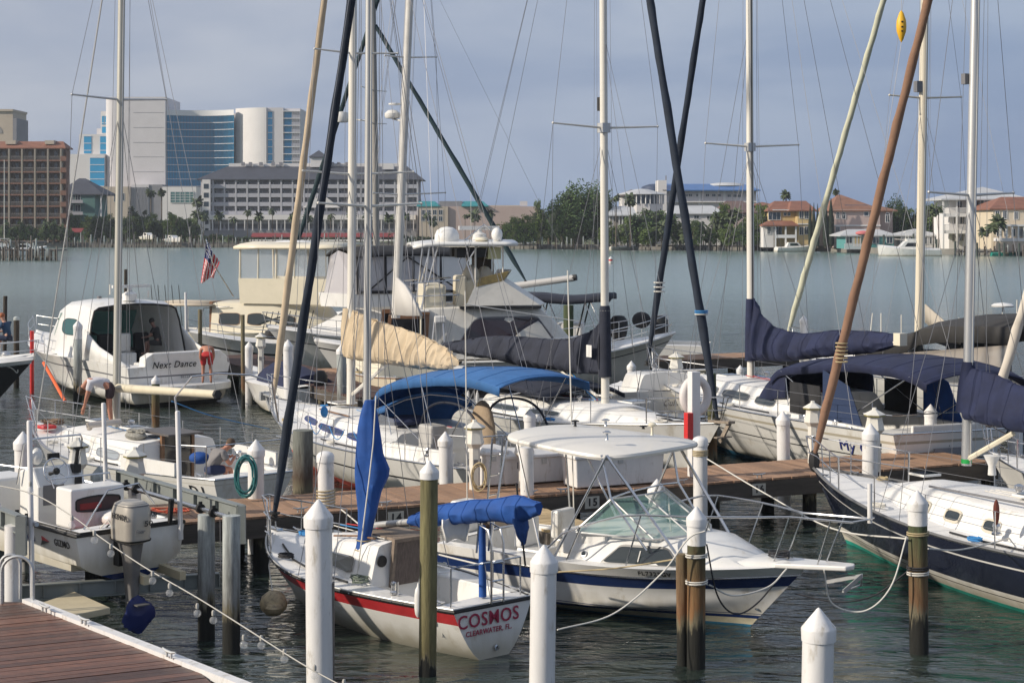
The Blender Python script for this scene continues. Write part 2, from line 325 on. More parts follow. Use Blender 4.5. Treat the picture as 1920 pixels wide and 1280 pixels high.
def crown_mesh(name, seed, n, leaf, mat_, sq=1.0, core=True):
    rnd = random.Random(seed); mb = MB(); cl = []
    for i in range(int(n/38)):
        while True:
            p = Vector((rnd.uniform(-1, 1), rnd.uniform(-1, 1), rnd.uniform(-.75, 1)))
            if .45 < p.length < 1: break
        cl.append((Vector((p.x, p.y, p.z*sq)), rnd.uniform(.16, .34)))
    for c, r in cl:
        for k in range(38):
            q = Vector((rnd.gauss(0, 1), rnd.gauss(0, 1), rnd.gauss(0, 1))).normalized()*r*rnd.uniform(.55, 1.05); q.z *= .75
            p = c+q; a = Vector((rnd.gauss(0, 1), rnd.gauss(0, 1), rnd.gauss(0, .6))).normalized(); b = a.orthogonal().normalized(); s = leaf*rnd.uniform(.6, 1.4)
            mb.add([p-a*s, p+b*s*.55, p+a*s, p-b*s*.55], [(0, 1, 2, 3)], 0)
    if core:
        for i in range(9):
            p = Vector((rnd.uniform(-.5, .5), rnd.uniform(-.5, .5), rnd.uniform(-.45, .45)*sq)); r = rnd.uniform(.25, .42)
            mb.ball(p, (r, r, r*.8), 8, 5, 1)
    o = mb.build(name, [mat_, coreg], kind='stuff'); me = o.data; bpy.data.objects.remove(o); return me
CR = {'big': crown_mesh('crown', 1, 5200, .045, leafd, .9), 'mid': crown_mesh('crown', 2, 2600, .06, leafm, .85), 'dark': crown_mesh('crown', 3, 2600, .06, leafd, .8),
      'bush': crown_mesh('crown', 4, 1500, .075, leafm, .7), 'bushd': crown_mesh('crown', 5, 1500, .075, leafd, .7)}
def palm_mesh(seed, mat_, n=34, droop=1.0, w=.10):
    rnd = random.Random(seed); mb = MB()
    for i in range(n):
        az = rnd.uniform(0, 2*pi); el = rnd.uniform(-.7, 1.3); L_ = rnd.uniform(.8, 1.1); p = Vector((0, 0, 0)); d = Vector((cos(az)*cos(el), sin(az)*cos(el), sin(el))); side = Vector((-sin(az), cos(az), 0)); a = []; b = []; c = []
        for k in range(6):
            t = k/5; ww = w*(.3+1.6*sin(pi*min(t*.85+.1, 1)))
            a.append(p+side*ww-Vector((0, 0, ww*.5))); b.append(p+Vector((0, 0, ww*.25))); c.append(p-side*ww-Vector((0, 0, ww*.5)))
            d = (d+Vector((0, 0, -.26*droop))).normalized(); p = p+d*L_/5
        mb.grid([a, b, c], 0, False)
    o = mb.build('crown', [mat_], kind='stuff'); me = o.data; bpy.data.objects.remove(o); return me
PM = [palm_mesh(11, leafp, 46, .8, .13), palm_mesh(12, leafp, 46, 1.0, .13), palm_mesh(13, leafp, 26, 1.3, .075)]
mbt = MB(); mbt.tube([(0, 0, 0), (.01, 0, .4), (-.01, .01, .8), (0, 0, 1)], [.055, .042, .036, .030], 7)
for a in range(6): mbt.tube([(0, 0, .55+.05*a), (.22*cos(a*1.05), .22*sin(a*1.05), .9+.04*a)], [.022, .008], 4)
o_ = mbt.build('trunk', bark, kind='stuff'); TRK = o_.data; bpy.data.objects.remove(o_)
mbt = MB(); mbt.tube([(0, 0, 0), (.004, 0, .4), (-.003, .004, .8), (0, 0, 1)], [.028, .021, .020, .022], 7)
o_ = mbt.build('trunk', bark, kind='stuff'); TRP = o_.data; bpy.data.objects.remove(o_)
def kid(name, me, parent, loc=(0, 0, 0), sc=(1, 1, 1), rz=0):
    o = bpy.data.objects.new(name, me); S.collection.objects.link(o); o.parent = parent; o.location = loc; o.scale = sc; o.rotation_euler = (0, 0, rz); return o
GR = {}
def tree(px, ytop, w, d, kind, label, cat='tree', group=None, base=.8):
    p = atd(px, HY, d); m = w/F*d/2*(1.25 if kind == 'palm' else 1); zt = H-(ytop-HY)/F*d
    nm = {'palm': 'palm_tree', 'bush': 'shrub', 'bushd': 'shrub'}.get(kind, 'broadleaf_tree')
    r = thing(nm, label, cat, (p.x, p.y, base), random.uniform(0, 6), group)
    if kind == 'palm':
        cz = zt-m*.45-base; kid('trunk', TRP, r, sc=(cz*.6, cz*.6, cz)); kid('crown', random.choice(PM), r, (0, 0, cz), (m, m, m))
    else:
        hz = (zt-base)/2*1.0; c0 = .2 if kind == 'big' and w > 80 else .10
        hh = (zt-base)*(1-c0)/2*1.12
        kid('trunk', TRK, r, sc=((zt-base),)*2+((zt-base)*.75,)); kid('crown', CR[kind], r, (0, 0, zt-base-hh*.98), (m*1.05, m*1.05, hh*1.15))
    return r
# ---- buildings ----
stu = mat('white_stucco', (.68, .66, .65), .8, var=.05, vs=.15); stug = mat('grey_white_stucco', (.60, .58, .59), .8, var=.05, vs=.15)
beigew = mat('beige_stucco', (.48, .41, .33), .85, var=.08, vs=.2); pinkw = mat('pink_beige_stucco', (.46, .36, .33), .85, var=.06, vs=.2)
yellw = mat('yellow_stucco', (.56, .43, .22), .85, var=.06, vs=.2); terra = mat('terracotta_tiles', (.22, .095, .06), .8, var=.25, vs=.6)
slate = mat('slate_roof', (.050, .055, .072), .7, var=.2, vs=.5); brnroof = mat('brown_tile_roof', (.22, .11, .07), .8, var=.25, vs=.6)
greyroof = mat('grey_metal_roof', (.46, .47, .48), .6, var=.1, vs=.5); bluroof = mat('blue_metal_roof', (.06, .15, .36), .45, var=.15, vs=.5)
tealroof = mat('teal_roof', (.02, .22, .24), .6, var=.15, vs=.5); condo = mat('condo_wall', (.13, .09, .07), .85, var=.1, vs=.2); condor = mat('condo_slab', (.19, .095, .065), .8)  # condo wall and slab darkened: the facade's shade is put into their colour
bglass = mat('building_glass', (.025, .30, .56), .10, spec=.45); bglassd = mat('building_glass_dark', (.02, .035, .05), .1, spec=.8); tealw = mat('teal_wall', (.09, .19, .18), .85, var=.08, vs=.3)
trimw = mat('white_trim', (.66, .66, .66), .6); turq = mat('turquoise_paint', (.09, .28, .28), .7); greyb = mat('blue_grey_wall', (.33, .37, .42), .8)
conc = mat('grey_concrete', (.23, .23, .25), .85, var=.1, vs=.3); recess = mat('recessed_wall', (.30, .28, .26), .85, var=.1, vs=.3); railg = mat('balcony_rail', (.40, .40, .44), .6)
def X(px, d): return (px-960)/F*d
def Z(py, d): return H-(py-HY)/F*d
def building(name, px, d, label, cat='building', group=None): return thing(name, label, cat, (X(px, d), d, .85), 0, group)
def part(root, name, px0, px1, y0, y1, d, dep, m, off=0, **k):
    mb = MB(); mb.bx(X(px0, d), X(px1, d), d+off, d+off+dep, max(.85, Z(y1, d)) if y1 < 900 else .85, Z(y0, d)); return mb.build(name, m, root, True, **k)
def hip(root, px0, px1, ye, yr, d, dep, m, ov=.6, r0=None, r1=None, off=0):
    x0, x1 = X(px0, d)-ov, X(px1, d)+ov; ya, yb = d+off-ov, d+off+dep+ov; ze, zr = Z(ye, d), Z(yr, d); ym = (ya+yb)/2; ins = min((yb-ya)/2, (x1-x0)/2*.98)
    a = x0+ins if r0 is None else X(r0, d); b = x1-ins if r1 is None else X(r1, d)
    mb = MB(); mb.add([(x0, ya, ze), (x1, ya, ze), (x1, yb, ze), (x0, yb, ze), (a, ym, zr), (b, ym, zr), (x0, ya, ze-.25), (x1, ya, ze-.25), (x1, yb, ze-.25), (x0, yb, ze-.25)],
                      [(0, 1, 5, 4), (1, 2, 5), (2, 3, 4, 5), (3, 0, 4), (6, 7, 1, 0), (7, 8, 2, 1), (8, 9, 3, 2), (9, 6, 0, 3), (9, 8, 7, 6)])
    return mb.build('roof', m, root, True)
WMESH = {}
def wins(root, cells, d, w, h, gl=bglassd, fr=trimw, off=0, arch=False, name='window', mull=1):
    key = (name, round(w, 2), round(h, 2), gl.name, fr.name, arch, mull)
    if key not in WMESH:
        mb = MB(); t = .09
        for a in (-1, 1): mb.bx(a*w/2-(t if a > 0 else 0), a*w/2+(t if a < 0 else 0), -.10, 0, -h/2, h/2)
        for a in (-1, 1): mb.bx(-w/2+t, w/2-t, -.10, 0, a*h/2-(t if a > 0 else 0), a*h/2+(t if a < 0 else 0))
        for k in range(mull): xx = -w/2+w*(k+1)/(mull+1); mb.bx(xx-.03, xx+.03, -.09, 0, -h/2+t, h/2-t)
        if arch:
            n = 10; vs = [(w/2*cos(pi*i/n), -.10, h/2+w/2*sin(pi*i/n)) for i in range(n+1)]+[((w/2-t)*cos(pi*i/n), -.10, h/2+(w/2-t)*sin(pi*i/n)) for i in range(n+1)]
            mb.add(vs, [(i, i+1, n+2+i, n+1+i) for i in range(n)])
        o = mb.build('window', fr, kind='stuff'); a = o.data; bpy.data.objects.remove(o)
        mb = MB(); mb.bx(-w/2+t, w/2-t, -.05, .0, -h/2+t, h/2-t)
        if arch: mb.slab([((w/2-t)*cos(pi*i/8), -.05, h/2+(w/2-t)*sin(pi*i/8)) for i in range(9)], (0, .04, 0))
        o = mb.build('pane', gl, kind='stuff'); b = o.data; bpy.data.objects.remove(o); WMESH[key] = (a, b)
    a, b = WMESH[key]; rl = root.location
    for (px, py) in cells:
        o = kid(name, a, root, (X(px, d)-rl.x, d+off-rl.y, Z(py, d)-rl.z)); kid('pane', b, o)
# --- tower hotel, far left ---
D = 670
r = building('tower_hotel', 380, D, 'tall white hotel tower with a wide curved blue glass front')
mb = MB(); pl = []
for i in range(9): a = pi+pi/2*i/8; pl.append((X(215, D)+4.3*cos(a), D+4.3+4.3*sin(a)))
pl += [(X(310, D), D), (X(310, D), D+30), (X(195, D), D+30)]
mb.prism(pl, .85, Z(182, D)); mb.build('wall', stug, r, True)
mb = MB()
for y in (211, 239, 267, 294, 322): mb.bx(X(250, D), X(308, D), D-.06, D, Z(y+.6, D), Z(y, D))
mb.build('joint', conc, r, True)
def arcx(px, a=310, b=437, dp=5): t = (px-a)/(b-a); return dp*(1-(2*t-1)**2)
n = 24; rows_y = [214.5+13.35*i for i in range(11)]
mb = MB()
for k in range(10):
    y0, y1 = rows_y[k]+.9, rows_y[k+1]
    mb.grid([[(X(310+127*i/n, D), D+2+arcx(310+127*i/n), Z(y, D)) for i in range(n+1)] for y in (y1, y0)], 0, False)
mb.build('glass_front', bglass, r, True)
mb = MB()
for k in range(11):
    y0 = rows_y[k]; q0 = 205 if k == 0 else y0
    for i in range(n):
        a, b = 310+127*i/n, 310+127*(i+1)/n
        mb.add([(X(a, D), D+1.7+arcx(a), Z(y0+1.0, D)), (X(b, D), D+1.7+arcx(b), Z(y0+1.0, D)), (X(b, D), D+1.7+arcx(b), Z(q0, D)), (X(a, D), D+1.7+arcx(a), Z(q0, D)),
                (X(a, D), D+4+arcx(a), Z(q0, D)), (X(b, D), D+4+arcx(b), Z(q0, D)), (X(a, D), D+4+arcx(a), Z(y0+1.0, D)), (X(b, D), D+4+arcx(b), Z(y0+1.0, D))], [(0, 1, 2, 3), (3, 2, 5, 4), (6, 7, 1, 0)])
mb.build('floor_band', trimw, r, True)
mb = MB()
for i in range(49): a = 310+127*i/48; mb.bx(X(a, D)-.10, X(a, D)+.10, D+1.72+arcx(a), D+1.98+arcx(a), Z(348, D), Z(215, D))
mb.build('mullion', mat('blue_mullion', (.03, .12, .2), .5), r, True)
part(r, 'wall', 313, 434, 210, 350, D, 22, stug, off=9)
mb = MB(); pl = []
for i in range(13): t = i/12; px = 437+63*t; pl.append((X(px, D), D-1+7*(1-t)**2))
pl += [(X(500, D)+.01, D+28), (X(437, D), D+28)]; mb.prism(pl, .85, Z(202, D)); mb.build('wall', stu, r, True)
part(r, 'wall', 500.2, 531, 202, 350, D, 26, stug, off=0); part(r, 'wall', 531.2, 562, 203, 350, D, 24, stug, off=2)
mb = MB(); mb.bx(X(502.5, D), X(510.5, D), D-.15, D, Z(348, D), Z(210, D)); mb.build('glass_strip', bglass, r, True)
mb = MB(); mb.bx(X(532, D), X(547, D), D+1.8, D+2, Z(348, D), Z(209, D)); mb.build('glass_strip', bglass, r, True)
for k in range(11):
    y = 208+13.35*k; mb = MB(); mb.bx(X(531, D), X(563, D), D-.2, D+2, Z(y+1.3, D), Z(y, D)); mb.bx(X(502, D), X(511, D), D-.3, D-.16, Z(y+1.5, D), Z(y, D)); mb.build('floor_band', trimw, r, True)
    if k < 10:
        mb = MB()
        for px in (548, 553, 558, 562): mb.bx(X(px, D)-.1, X(px, D)+.1, D-.2, D-.05, Z(y+13.3, D), Z(y+1.3, D))
        mb.bx(X(547, D), X(562.5, D), D-.15, D-.08, Z(y+13.3, D), Z(y+8, D)); mb.build('balcony', railg, r, True)
part(r, 'wing', 182, 196, 207, 350, D, 20, stu, off=6); part(r, 'wing', 172, 183, 239, 350, D, 16, stug, off=8); part(r, 'wing', 145, 196, 251, 350, D, 18, stu, off=3); part(r, 'wing', 125, 196, 289, 352, D, 18, stu, off=0)
for (a, b_, c, e, off) in ((184.5, 188, 215, 232, 6), (189.5, 194.5, 215, 232, 6), (184.5, 194.5, 235, 248, 6), (154, 168, 254, 287, 3), (184.5, 196, 254, 288, 3), (169, 196, 295, 349, 0)):
    mb = MB(); mb.bx(X(a, D), X(b_, D), D+off-.15, D+off, Z(e, D), Z(c, D)); o = mb.build('window', bglass, r, True)
    mb = MB(); y = c
    while y < e: mb.bx(X(a, D), X(b_, D), D+off-.25, D+off-.16, Z(y+1.2, D), Z(y, D)); y += 13.4
    mb.build('frame', trimw, o, True)
part(r, 'podium', 178, 255, 351, 470, D, 18, beigew, off=-10); part(r, 'podium', 255.2, 288, 347, 470, D, 18, stug, off=-9); part(r, 'podium', 288.2, 313, 347, 470, D, 18, conc, off=-8.6); part(r, 'podium', 313.2, 376, 351, 470, D, 18, stu, off=-9)
mb = MB()
for i in range(12): px = 257+i*2.6; mb.bx(X(px, D), X(px+1, D), D-9.3, D-9.05, .85, Z(352, D))
mb.build('rib', conc, r, True)
wins(r, [(241, 370), (228, 372)], D, 1.4, 3, off=-10.02)
mb = MB(); mb.bx(X(328, D), X(372, D), D-9.2, D-9.02, Z(380, D), Z(360, D)); o = mb.build('window', mat('teal_glass', (.06, .18, .18), .1), r, True)
mb = MB()
for y in (360, 365, 370, 375, 380): mb.bx(X(328, D), X(372, D), D-9.3, D-9.21, Z(y+.8, D), Z(y, D))
for x in (328, 337, 346, 355, 364, 371): mb.bx(X(x, D), X(x+.8, D), D-9.38, D-9.31, Z(380, D), Z(360, D))
mb.build('frame', trimw, o, True)
# --- balcony hotel with long slate roof ---
D = 530
r = building('balcony_hotel', 580, D, 'long white five storey hotel with rows of balconies and a slate hip roof')
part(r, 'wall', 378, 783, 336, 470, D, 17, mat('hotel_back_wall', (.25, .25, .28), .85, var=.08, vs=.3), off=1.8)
hip(r, 372, 789, 336, 308, D, 20, slate, .5, 421, 757)
mb = MB(); mb.bx(X(420, D), X(756, D), D+9, D+11, Z(311, D), Z(304.5, D)); mb.build('parapet', stu, r, True)
for px in (448, 462, 482, 505, 520, 618, 630, 646): mb = MB(); mb.box((X(px, D), D+8.2, Z(306, D)), (1.0, .8, 1.1)); mb.bx(X(px, D)-.4, X(px, D)+.4, D+7.9, D+8.5, Z(303.2, D), Z(302.4, D)); mb.build('roof_unit', conc, r, True)
for k in range(6):
    y = 352+16.6*k
    mb = MB(); mb.bx(X(377.5, D), X(784, D), D, D+1.79, Z(y+1.2, D), Z(y, D))
    mb.bx(X(377.5, D), X(784, D), D, D+.12, Z(y, D), Z(y-6.2, D)); mb.build('balcony', railg, r, True)
mb = MB()
for i in range(20): px = 378+i*21.3; mb.bx(X(px, D)-.25, X(px, D)+.25, D-.06, D+1.79, .85, Z(336, D))
mb.build('column', mat('hotel_column', (.42, .42, .45), .8), r, True)
mb = MB(); mb.bx(X(381, D), X(396, D), D-1.8, D-.07, Z(437, D), Z(337, D)); mb.build('wing', stu, r, True)
for k in range(6): y = 345+16.6*k; mb = MB(); mb.bx(X(384, D), X(393, D), D-1.88, D-1.81, Z(y+9, D), Z(y, D)); mb.build('window', bglassd, r, True)
wins(r, [(388.5+10.7+21.3*i, 346+16.6*k) for k in range(5) for i in range(18)], D, 1.9, 1.75, off=1.78)
part(r, 'porch', 384, 780, 403, 412, D, 2.5, stu, off=-2.6); part(r, 'wall', 384, 782, 432, 470, D, 1.6, conc, off=-2)
mb = MB()
for i in range(27): px = 386+i*15; mb.bx(X(px, D)-.15, X(px, D)+.15, D-2.5, D-2.2, Z(432, D), Z(412, D))
mb.build('column', stu, r, True)
part(r, 'cupola', 577, 606, 292, 312, D, 4.8, stu, off=7); hip(r, 577, 606, 292.5, 279.5, D, 4.8, slate, .5, off=7)
mb = MB(); mb.slab([(X(570, D), D-1.2, Z(388, D)), (X(636, D), D-1.2, Z(388, D)), (X(605, D), D-1.2, Z(364, D))], (0, 1.1, 0)); mb.slab([(X(568, D), D-1.5, Z(389.5, D)), (X(638, D), D-1.5, Z(389.5, D)), (X(638, D), D-1.5, Z(388, D)), (X(568, D), D-1.5, Z(388, D))], (0, 1.4, 0)); mb.build('gable', stu, r, True)
mb = MB(); mb.bx(X(715, D), X(737, D), D+3, D+6, Z(317, D), Z(306, D)); mb.build('roof_unit', stu, r, True)
# --- terracotta condominium, left edge ---
D = 432
beigd = mat('dark_beige', (.30, .26, .21), .85)  # column beige darkened to carry the condominium facade's shade
r = building('terracotta_condominium', 50, D, 'brown balcony condominium with terracotta roofs at the left edge')
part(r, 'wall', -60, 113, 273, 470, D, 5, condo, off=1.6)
hip(r, -66, 122, 277, 264, D, 7, terra, .2, -60, 112)
for i, (a, b_) in enumerate(((8, 27), (82, 99))): mb = MB(); mb.bx(X(a, D), X(b_, D), D+1, D+4, Z(270, D), Z(263, D)); mb.build('dormer', beigew, r, True)
for k in range(8):
    y = 300+21.4*k
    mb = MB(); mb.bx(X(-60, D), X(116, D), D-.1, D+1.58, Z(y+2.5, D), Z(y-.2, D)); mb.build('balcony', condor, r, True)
    mb = MB(); mb.bx(X(-60, D), X(116, D), D-.04, D+.02, Z(y-7.2, D), Z(y-6.4, D))
    for i in range(88): px = -60+2*i; mb.bx(X(px, D)-.03, X(px, D)+.03, D-.03, D+.01, Z(y-.2, D), Z(y-6.4, D))
    mb.build('railing', mat('condo_rail', (.22, .20, .19), .7), r, True)
mb = MB()
for i in range(8): px = -56+24.3*i; mb.bx(X(px, D)-.2, X(px, D)+.2, D-.15, D+1.58, .85, Z(277, D))
mb.build('column', beigd, r, True)
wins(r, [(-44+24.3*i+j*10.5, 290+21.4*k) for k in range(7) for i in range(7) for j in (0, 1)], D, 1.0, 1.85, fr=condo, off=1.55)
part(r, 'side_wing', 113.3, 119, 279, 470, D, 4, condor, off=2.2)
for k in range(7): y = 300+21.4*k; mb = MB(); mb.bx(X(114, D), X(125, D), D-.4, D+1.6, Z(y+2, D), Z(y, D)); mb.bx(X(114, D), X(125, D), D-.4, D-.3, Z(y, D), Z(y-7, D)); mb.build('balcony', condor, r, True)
D = 500
r = building('beige_tower_block', 5, D, 'beige stair tower with a round arch behind the brown condominium')
part(r, 'wall', -40, 24, 209, 470, D, 14, beigew); part(r, 'wall', 24.2, 31, 222, 470, D, 12, conc)
part(r, 'cornice', -42, 25, 205, 209, D, 15, beigew, off=-.5)
mb = MB(); mb.slab([(X(-12+17*cos(pi*i/10), D), D-.1, Z(250-17*sin(pi*i/10), D)) for i in range(11)], (0, .09, 0)); mb.build('arch', recess, r, True)
D = 455
r = building('green_gabled_house', 150, D, 'green two storey building with a dark hip roof beside the condominium')
part(r, 'wall', 110, 178, 364, 470, D, 14, tealw); hip(r, 108, 190, 364, 333, D, 16, slate, .5, 134, 146)
for k in (380, 402): mb = MB(); mb.bx(X(112, D), X(158, D), D-1.6, D-.01, Z(k+1, D), Z(k, D)); mb.bx(X(112, D), X(158, D), D-1.6, D-1.5, Z(k, D), Z(k-5, D)); mb.build('balcony', railg, r, True)
wins(r, [(118, 390), (132, 390), (146, 390), (118, 370), (132, 370), (146, 370)], D, 1.5, 1.8, off=-.01)
mb = MB(); mb.bx(X(188, D), X(190.5, D), D, D+.4, .85, Z(364, D)); mb.bx(X(112, D), X(113.5, D), D-1.6, D-1.3, .85, Z(364, D)); mb.build('column', trimw, r, True)
for (a, b_, dd, lb) in ((128, 152, 425, 'small red awning below the condominium'), (470, 742, 430, 'long low red awning on the waterfront before the balcony hotel')):
    y = 429 if a == 128 else 438; mb = MB(); x0, x1 = X(a, dd), X(b_, dd)
    mb.slab([(x0, dd, Z(y+7, dd)), (x1, dd, Z(y+7, dd)), (x1, dd+3, Z(y, dd)), (x0, dd+3, Z(y, dd))], (0, 0, .15))
    r = thing('awning', lb, 'awning', ((x0+x1)/2, dd, .85)); mb.build('canopy', mat('dull_red_canvas', (.20, .03, .03), .8), r, True)
    mb = MB(); k = int((x1-x0)/4)+2
    for i in range(k): x = lerp(x0+.1, x1-.1, i/(k-1)); mb.bx(x-.06, x+.06, dd, dd+.12, .85, Z(y+7, dd))
    mb.build('post', trimw, r, True)
    if a > 200: mb = MB(); mb.bx(x0, x1, dd-2.2, dd-1.8, Z(452, dd), Z(449, dd)); mb.build('parapet', stu, r, True)
# --- beige mall ---
D = 520
r = building('beige_mall', 900, D, 'long low beige building with teal metal roofs beyond the water')
part(r, 'wall', 786, 840, 387, 470, D, 20, beigew); part(r, 'wall', 840.2, 1012, 387, 470, D, 20, pinkw, off=.8); part(r, 'wall', 915, 975, 385, 400, D, 12, beigew, off=2)
for a, b_ in ((783, 823), (867, 914)): hip(r, a, b_, 386, 377, D, 8, tealroof, .3, a+1, b_-9)
part(r, 'roof_unit', 823, 866, 377, 387, D, 6, conc, off=2); part(r, 'roof_unit', 975, 989, 377, 386, D, 4, stug, off=2)
wins(r, [(793+k*11, y) for k in range(4) for y in (398, 410)], D, 1.3, 1.6, off=-.01)
# --- right shore houses ---
D = 400
r = building('pavilion_house', 1205, D, 'white house with a many sided veranda under a grey roof')
cx, cy = X(1207, D), D+6; mb = MB(); rad = 5.2
for zr0, zr1, rr in ((.85, Z(382, D), rad*.96), ): mb.prism([(cx+rr*cos(2*pi*i/10), cy+rr*sin(2*pi*i/10)) for i in range(10)], zr0, zr1)
mb.build('wall', stu, r, True)
mb = MB(); mb.lathe([(rad+.8, Z(364.5, D)), (rad+.8, Z(363.5, D)), (1.5, Z(354, D)), (.02, Z(353, D))], (cx, cy, 0), 10, sm=False); mb.build('roof', greyroof, r, True)
mb = MB(); mb.prism([(cx+rad*.8*cos(2*pi*i/10), cy+rad*.8*sin(2*pi*i/10)) for i in range(10)], Z(382, D), Z(364.5, D)); mb.build('glazing', bglassd, r, True)
mb = MB()
for i in range(30): a = 2*pi*i/30; mb.cyl((cx+rad*cos(a), cy+rad*sin(a), Z(382, D)), (cx+rad*cos(a), cy+rad*sin(a), Z(364, D)), .14, n=4)
mb.build('column', trimw, r, True)
part(r, 'wing', 1168, 1196, 366, 470, D, 12, stu, off=3); hip(r, 1166, 1212, 366, 354, D, 13, mat('dull_brown_roof', (.17, .14, .13), .8), .4, off=2.5)
wins(r, [(1172+4.4*i, 373) for i in range(5)], D, .35, 1.3, off=2.98)
D = 430
r = building('blue_roof_building', 1330, D, 'large white building with a long blue metal roof')
part(r, 'wall', 1250, 1420, 357, 470, D, 16, stug, off=2); part(r, 'stair_tower', 1234, 1250, 338, 470, D, 8, stu); part(r, 'chimney', 1248.5, 1250.5, 329, 337.9, D, .3, conc, off=1)
hip(r, 1250, 1419, 356, 343, D, 20, bluroof, 1.0, 1252, 1405, off=1)
mb = MB(); mb.lathe([(5.0, Z(347, D)), (4.2, Z(343, D)), (2.4, Z(341, D)), (.02, Z(340.2, D))], (X(1372, D), D+11, 0), 16); mb.build('dome', greyroof, r, True)
mb = MB(); mb.lathe([(4.0, Z(356, D)), (3.4, Z(348, D)), (1.6, Z(343.5, D)), (.02, Z(342.5, D))], (X(1236, D), D+12, 0), 14); mb.build('dome', mat('dark_blue_roof', (.03, .05, .10), .5), r, True)
for px in (1263, 1313, 1360): mb = MB(); mb.bx(X(px, D)-.3, X(px, D)+.3, D+1.7, D+2, Z(385, D), Z(357, D)); mb.build('pilaster', trimw, r, True)
wins(r, [(1288, 366), (1296, 366), (1310, 366), (1328, 366), (1340, 366), (1350, 366), (1369, 367), (1380, 367), (1388, 367), (1404, 367)], D, 1.0, .8, off=1.98)
part(r, 'band', 1250, 1420, 377, 379.5, D, 1, stu, off=1.2)
D = 378
r = building('grey_roof_house', 1310, D, 'low white house with a broad pale grey hip roof behind palms')
part(r, 'wall', 1262, 1352, 400, 470, D, 12, stu); hip(r, 1258, 1358, 400, 385, D, 13, greyroof, .5, 1270, 1342); wins(r, [(1306, 407), (1330, 408)], D, 1.2, .8, off=-.01)
r = building('porch_house', 1160, D, 'small white porch house under a grey roof left of the dark trees')
part(r, 'wall', 1143, 1186, 402, 470, D, 10, recess, off=1.5); hip(r, 1140, 1190, 403, 386, D, 12, greyroof, .5, 1155, 1190)
mb = MB()
for i in range(8): mb.bx(X(1143+6*i, D)-.12, X(1143+6*i, D)+.12, D, D+.3, .85, Z(403, D))
mb.build('column', trimw, r, True)
D = 395
r = building('brown_roof_house', 1385, D, 'house almost hidden by trees showing a broad brown roof')
part(r, 'wall', 1355, 1415, 398, 470, D, 12, pinkw); hip(r, 1350, 1420, 398, 376, D, 14, mat('dark_brown_roof', (.13, .085, .075), .8, var=.2, vs=.6), .5, 1368, 1400)
r = building('red_roof_house', 1450, D, 'low house with red tiled roof behind the yellow house')
part(r, 'wall', 1424, 1466, 384, 470, D, 8, pinkw, off=10); hip(r, 1424, 1466, 384, 377.5, D, 10, terra, .4, off=9)
D = 352
r = building('yellow_house', 1485, D, 'bright yellow two storey house with terracotta roof and white trim')
part(r, 'wall', 1447, 1494, 393, 470, D, 12, yellw, off=2); part(r, 'wall', 1494.2, 1522, 393, 470, D, 12, yellw, off=-1); part(r, 'wall', 1431, 1450, 422, 470, D, 6, stu, off=-.5)
hip(r, 1444, 1496, 394, 376, D, 14, terra, .3, 1464, 1496, off=1.5); hip(r, 1480, 1526, 394, 376, D, 14, terra, .3, 1492, 1520, off=-1.4)
hip(r, 1429, 1492, 422, 414, D, 5, terra, .2, 1440, 1485, off=-2.5)
wins(r, [(1455, 405)], D, 2.6, 1.7, off=1.98, mull=2); wins(r, [(1475, 401.5), (1482.5, 401.5)], D, .7, .8, off=1.98, mull=0)
wins(r, [(1501, 402), (1511, 403), (1511, 432), (1501, 433)], D, .9, 1.7, off=-1.02); wins(r, [(1441, 432)], D, .8, 1.6, off=-.52); wins(r, [(1460, 434)], D, 2.0, 2.0, off=1.98, mull=2)
mb = MB()
for px in (1451, 1470, 1489): mb.bx(X(px, D)-.15, X(px, D)+.15, D-2.3, D-2.0, .85, Z(422, D))
mb.bx(X(1451, D), X(1489, D), D-2.3, D-2.22, Z(446, D), Z(440, D)); mb.build('porch_rail', trimw, r, True)
part(r, 'band', 1494.5, 1522.5, 419, 421, D, .2, trimw, off=-1.25); part(r, 'band', 1447, 1522.5, 393, 394.5, D, .2, trimw, off=-1.3)
D = 348
r = building('pink_house', 1620, D, 'pinkish beige house with brown pyramid roof and arched windows')
part(r, 'wall', 1563, 1650, 394, 470, D, 16, pinkw); part(r, 'wall', 1650.2, 1682, 394, 470, D, 10, pinkw, off=4)
hip(r, 1562, 1652, 394, 364, D, 17, brnroof, .5, 1585, 1592); hip(r, 1640, 1686, 394, 384, D, 12, brnroof, .4, off=3.6)
mb = MB(); mb.slab([(X(1586, D), D+1.35, Z(391, D)), (X(1640, D), D+1.35, Z(391, D)), (X(1630, D), D+2.75, Z(385, D)), (X(1588, D), D+2.75, Z(385, D))], (0, -.3, .12)); mb.build('solar_panel', bglassd, r, True)
wins(r, [(1571, 406), (1582, 406)], D, .85, 1.0, off=-.01, arch=True); wins(r, [(1571, 430)], D, .9, 1.2, off=-.01); wins(r, [(1624, 401)], D, 1.0, .9, off=-.01, mull=0); wins(r, [(1636, 410), (1664, 410)], D, .9, 1.6, off=-.02, arch=True)
part(r, 'band', 1562, 1651, 421.5, 424, D, .2, trimw, off=-.2); part(r, 'band', 1562, 1652, 393, 395, D, .3, trimw, off=-.3)
D = 333
r = building('turquoise_bungalow', 1640, D, 'low turquoise bungalow with grey roof and striped curtains')
part(r, 'wall', 1585, 1676, 441, 474, D, 9, turq); hip(r, 1578, 1682, 441, 430, D, 11, greyroof, .3, 1600, 1660)
mb = MB()
for i in range(9): mb.bx(X(1600+3*i, D), X(1602+3*i, D), D-.12, D-.01, Z(462, D), Z(443, D), i % 2)
mb.build('curtain', [stu, yellw], r, True); wins(r, [(1592, 450), (1630, 450), (1642, 450), (1668, 450)], D, 1.3, 1.4, off=-.01)
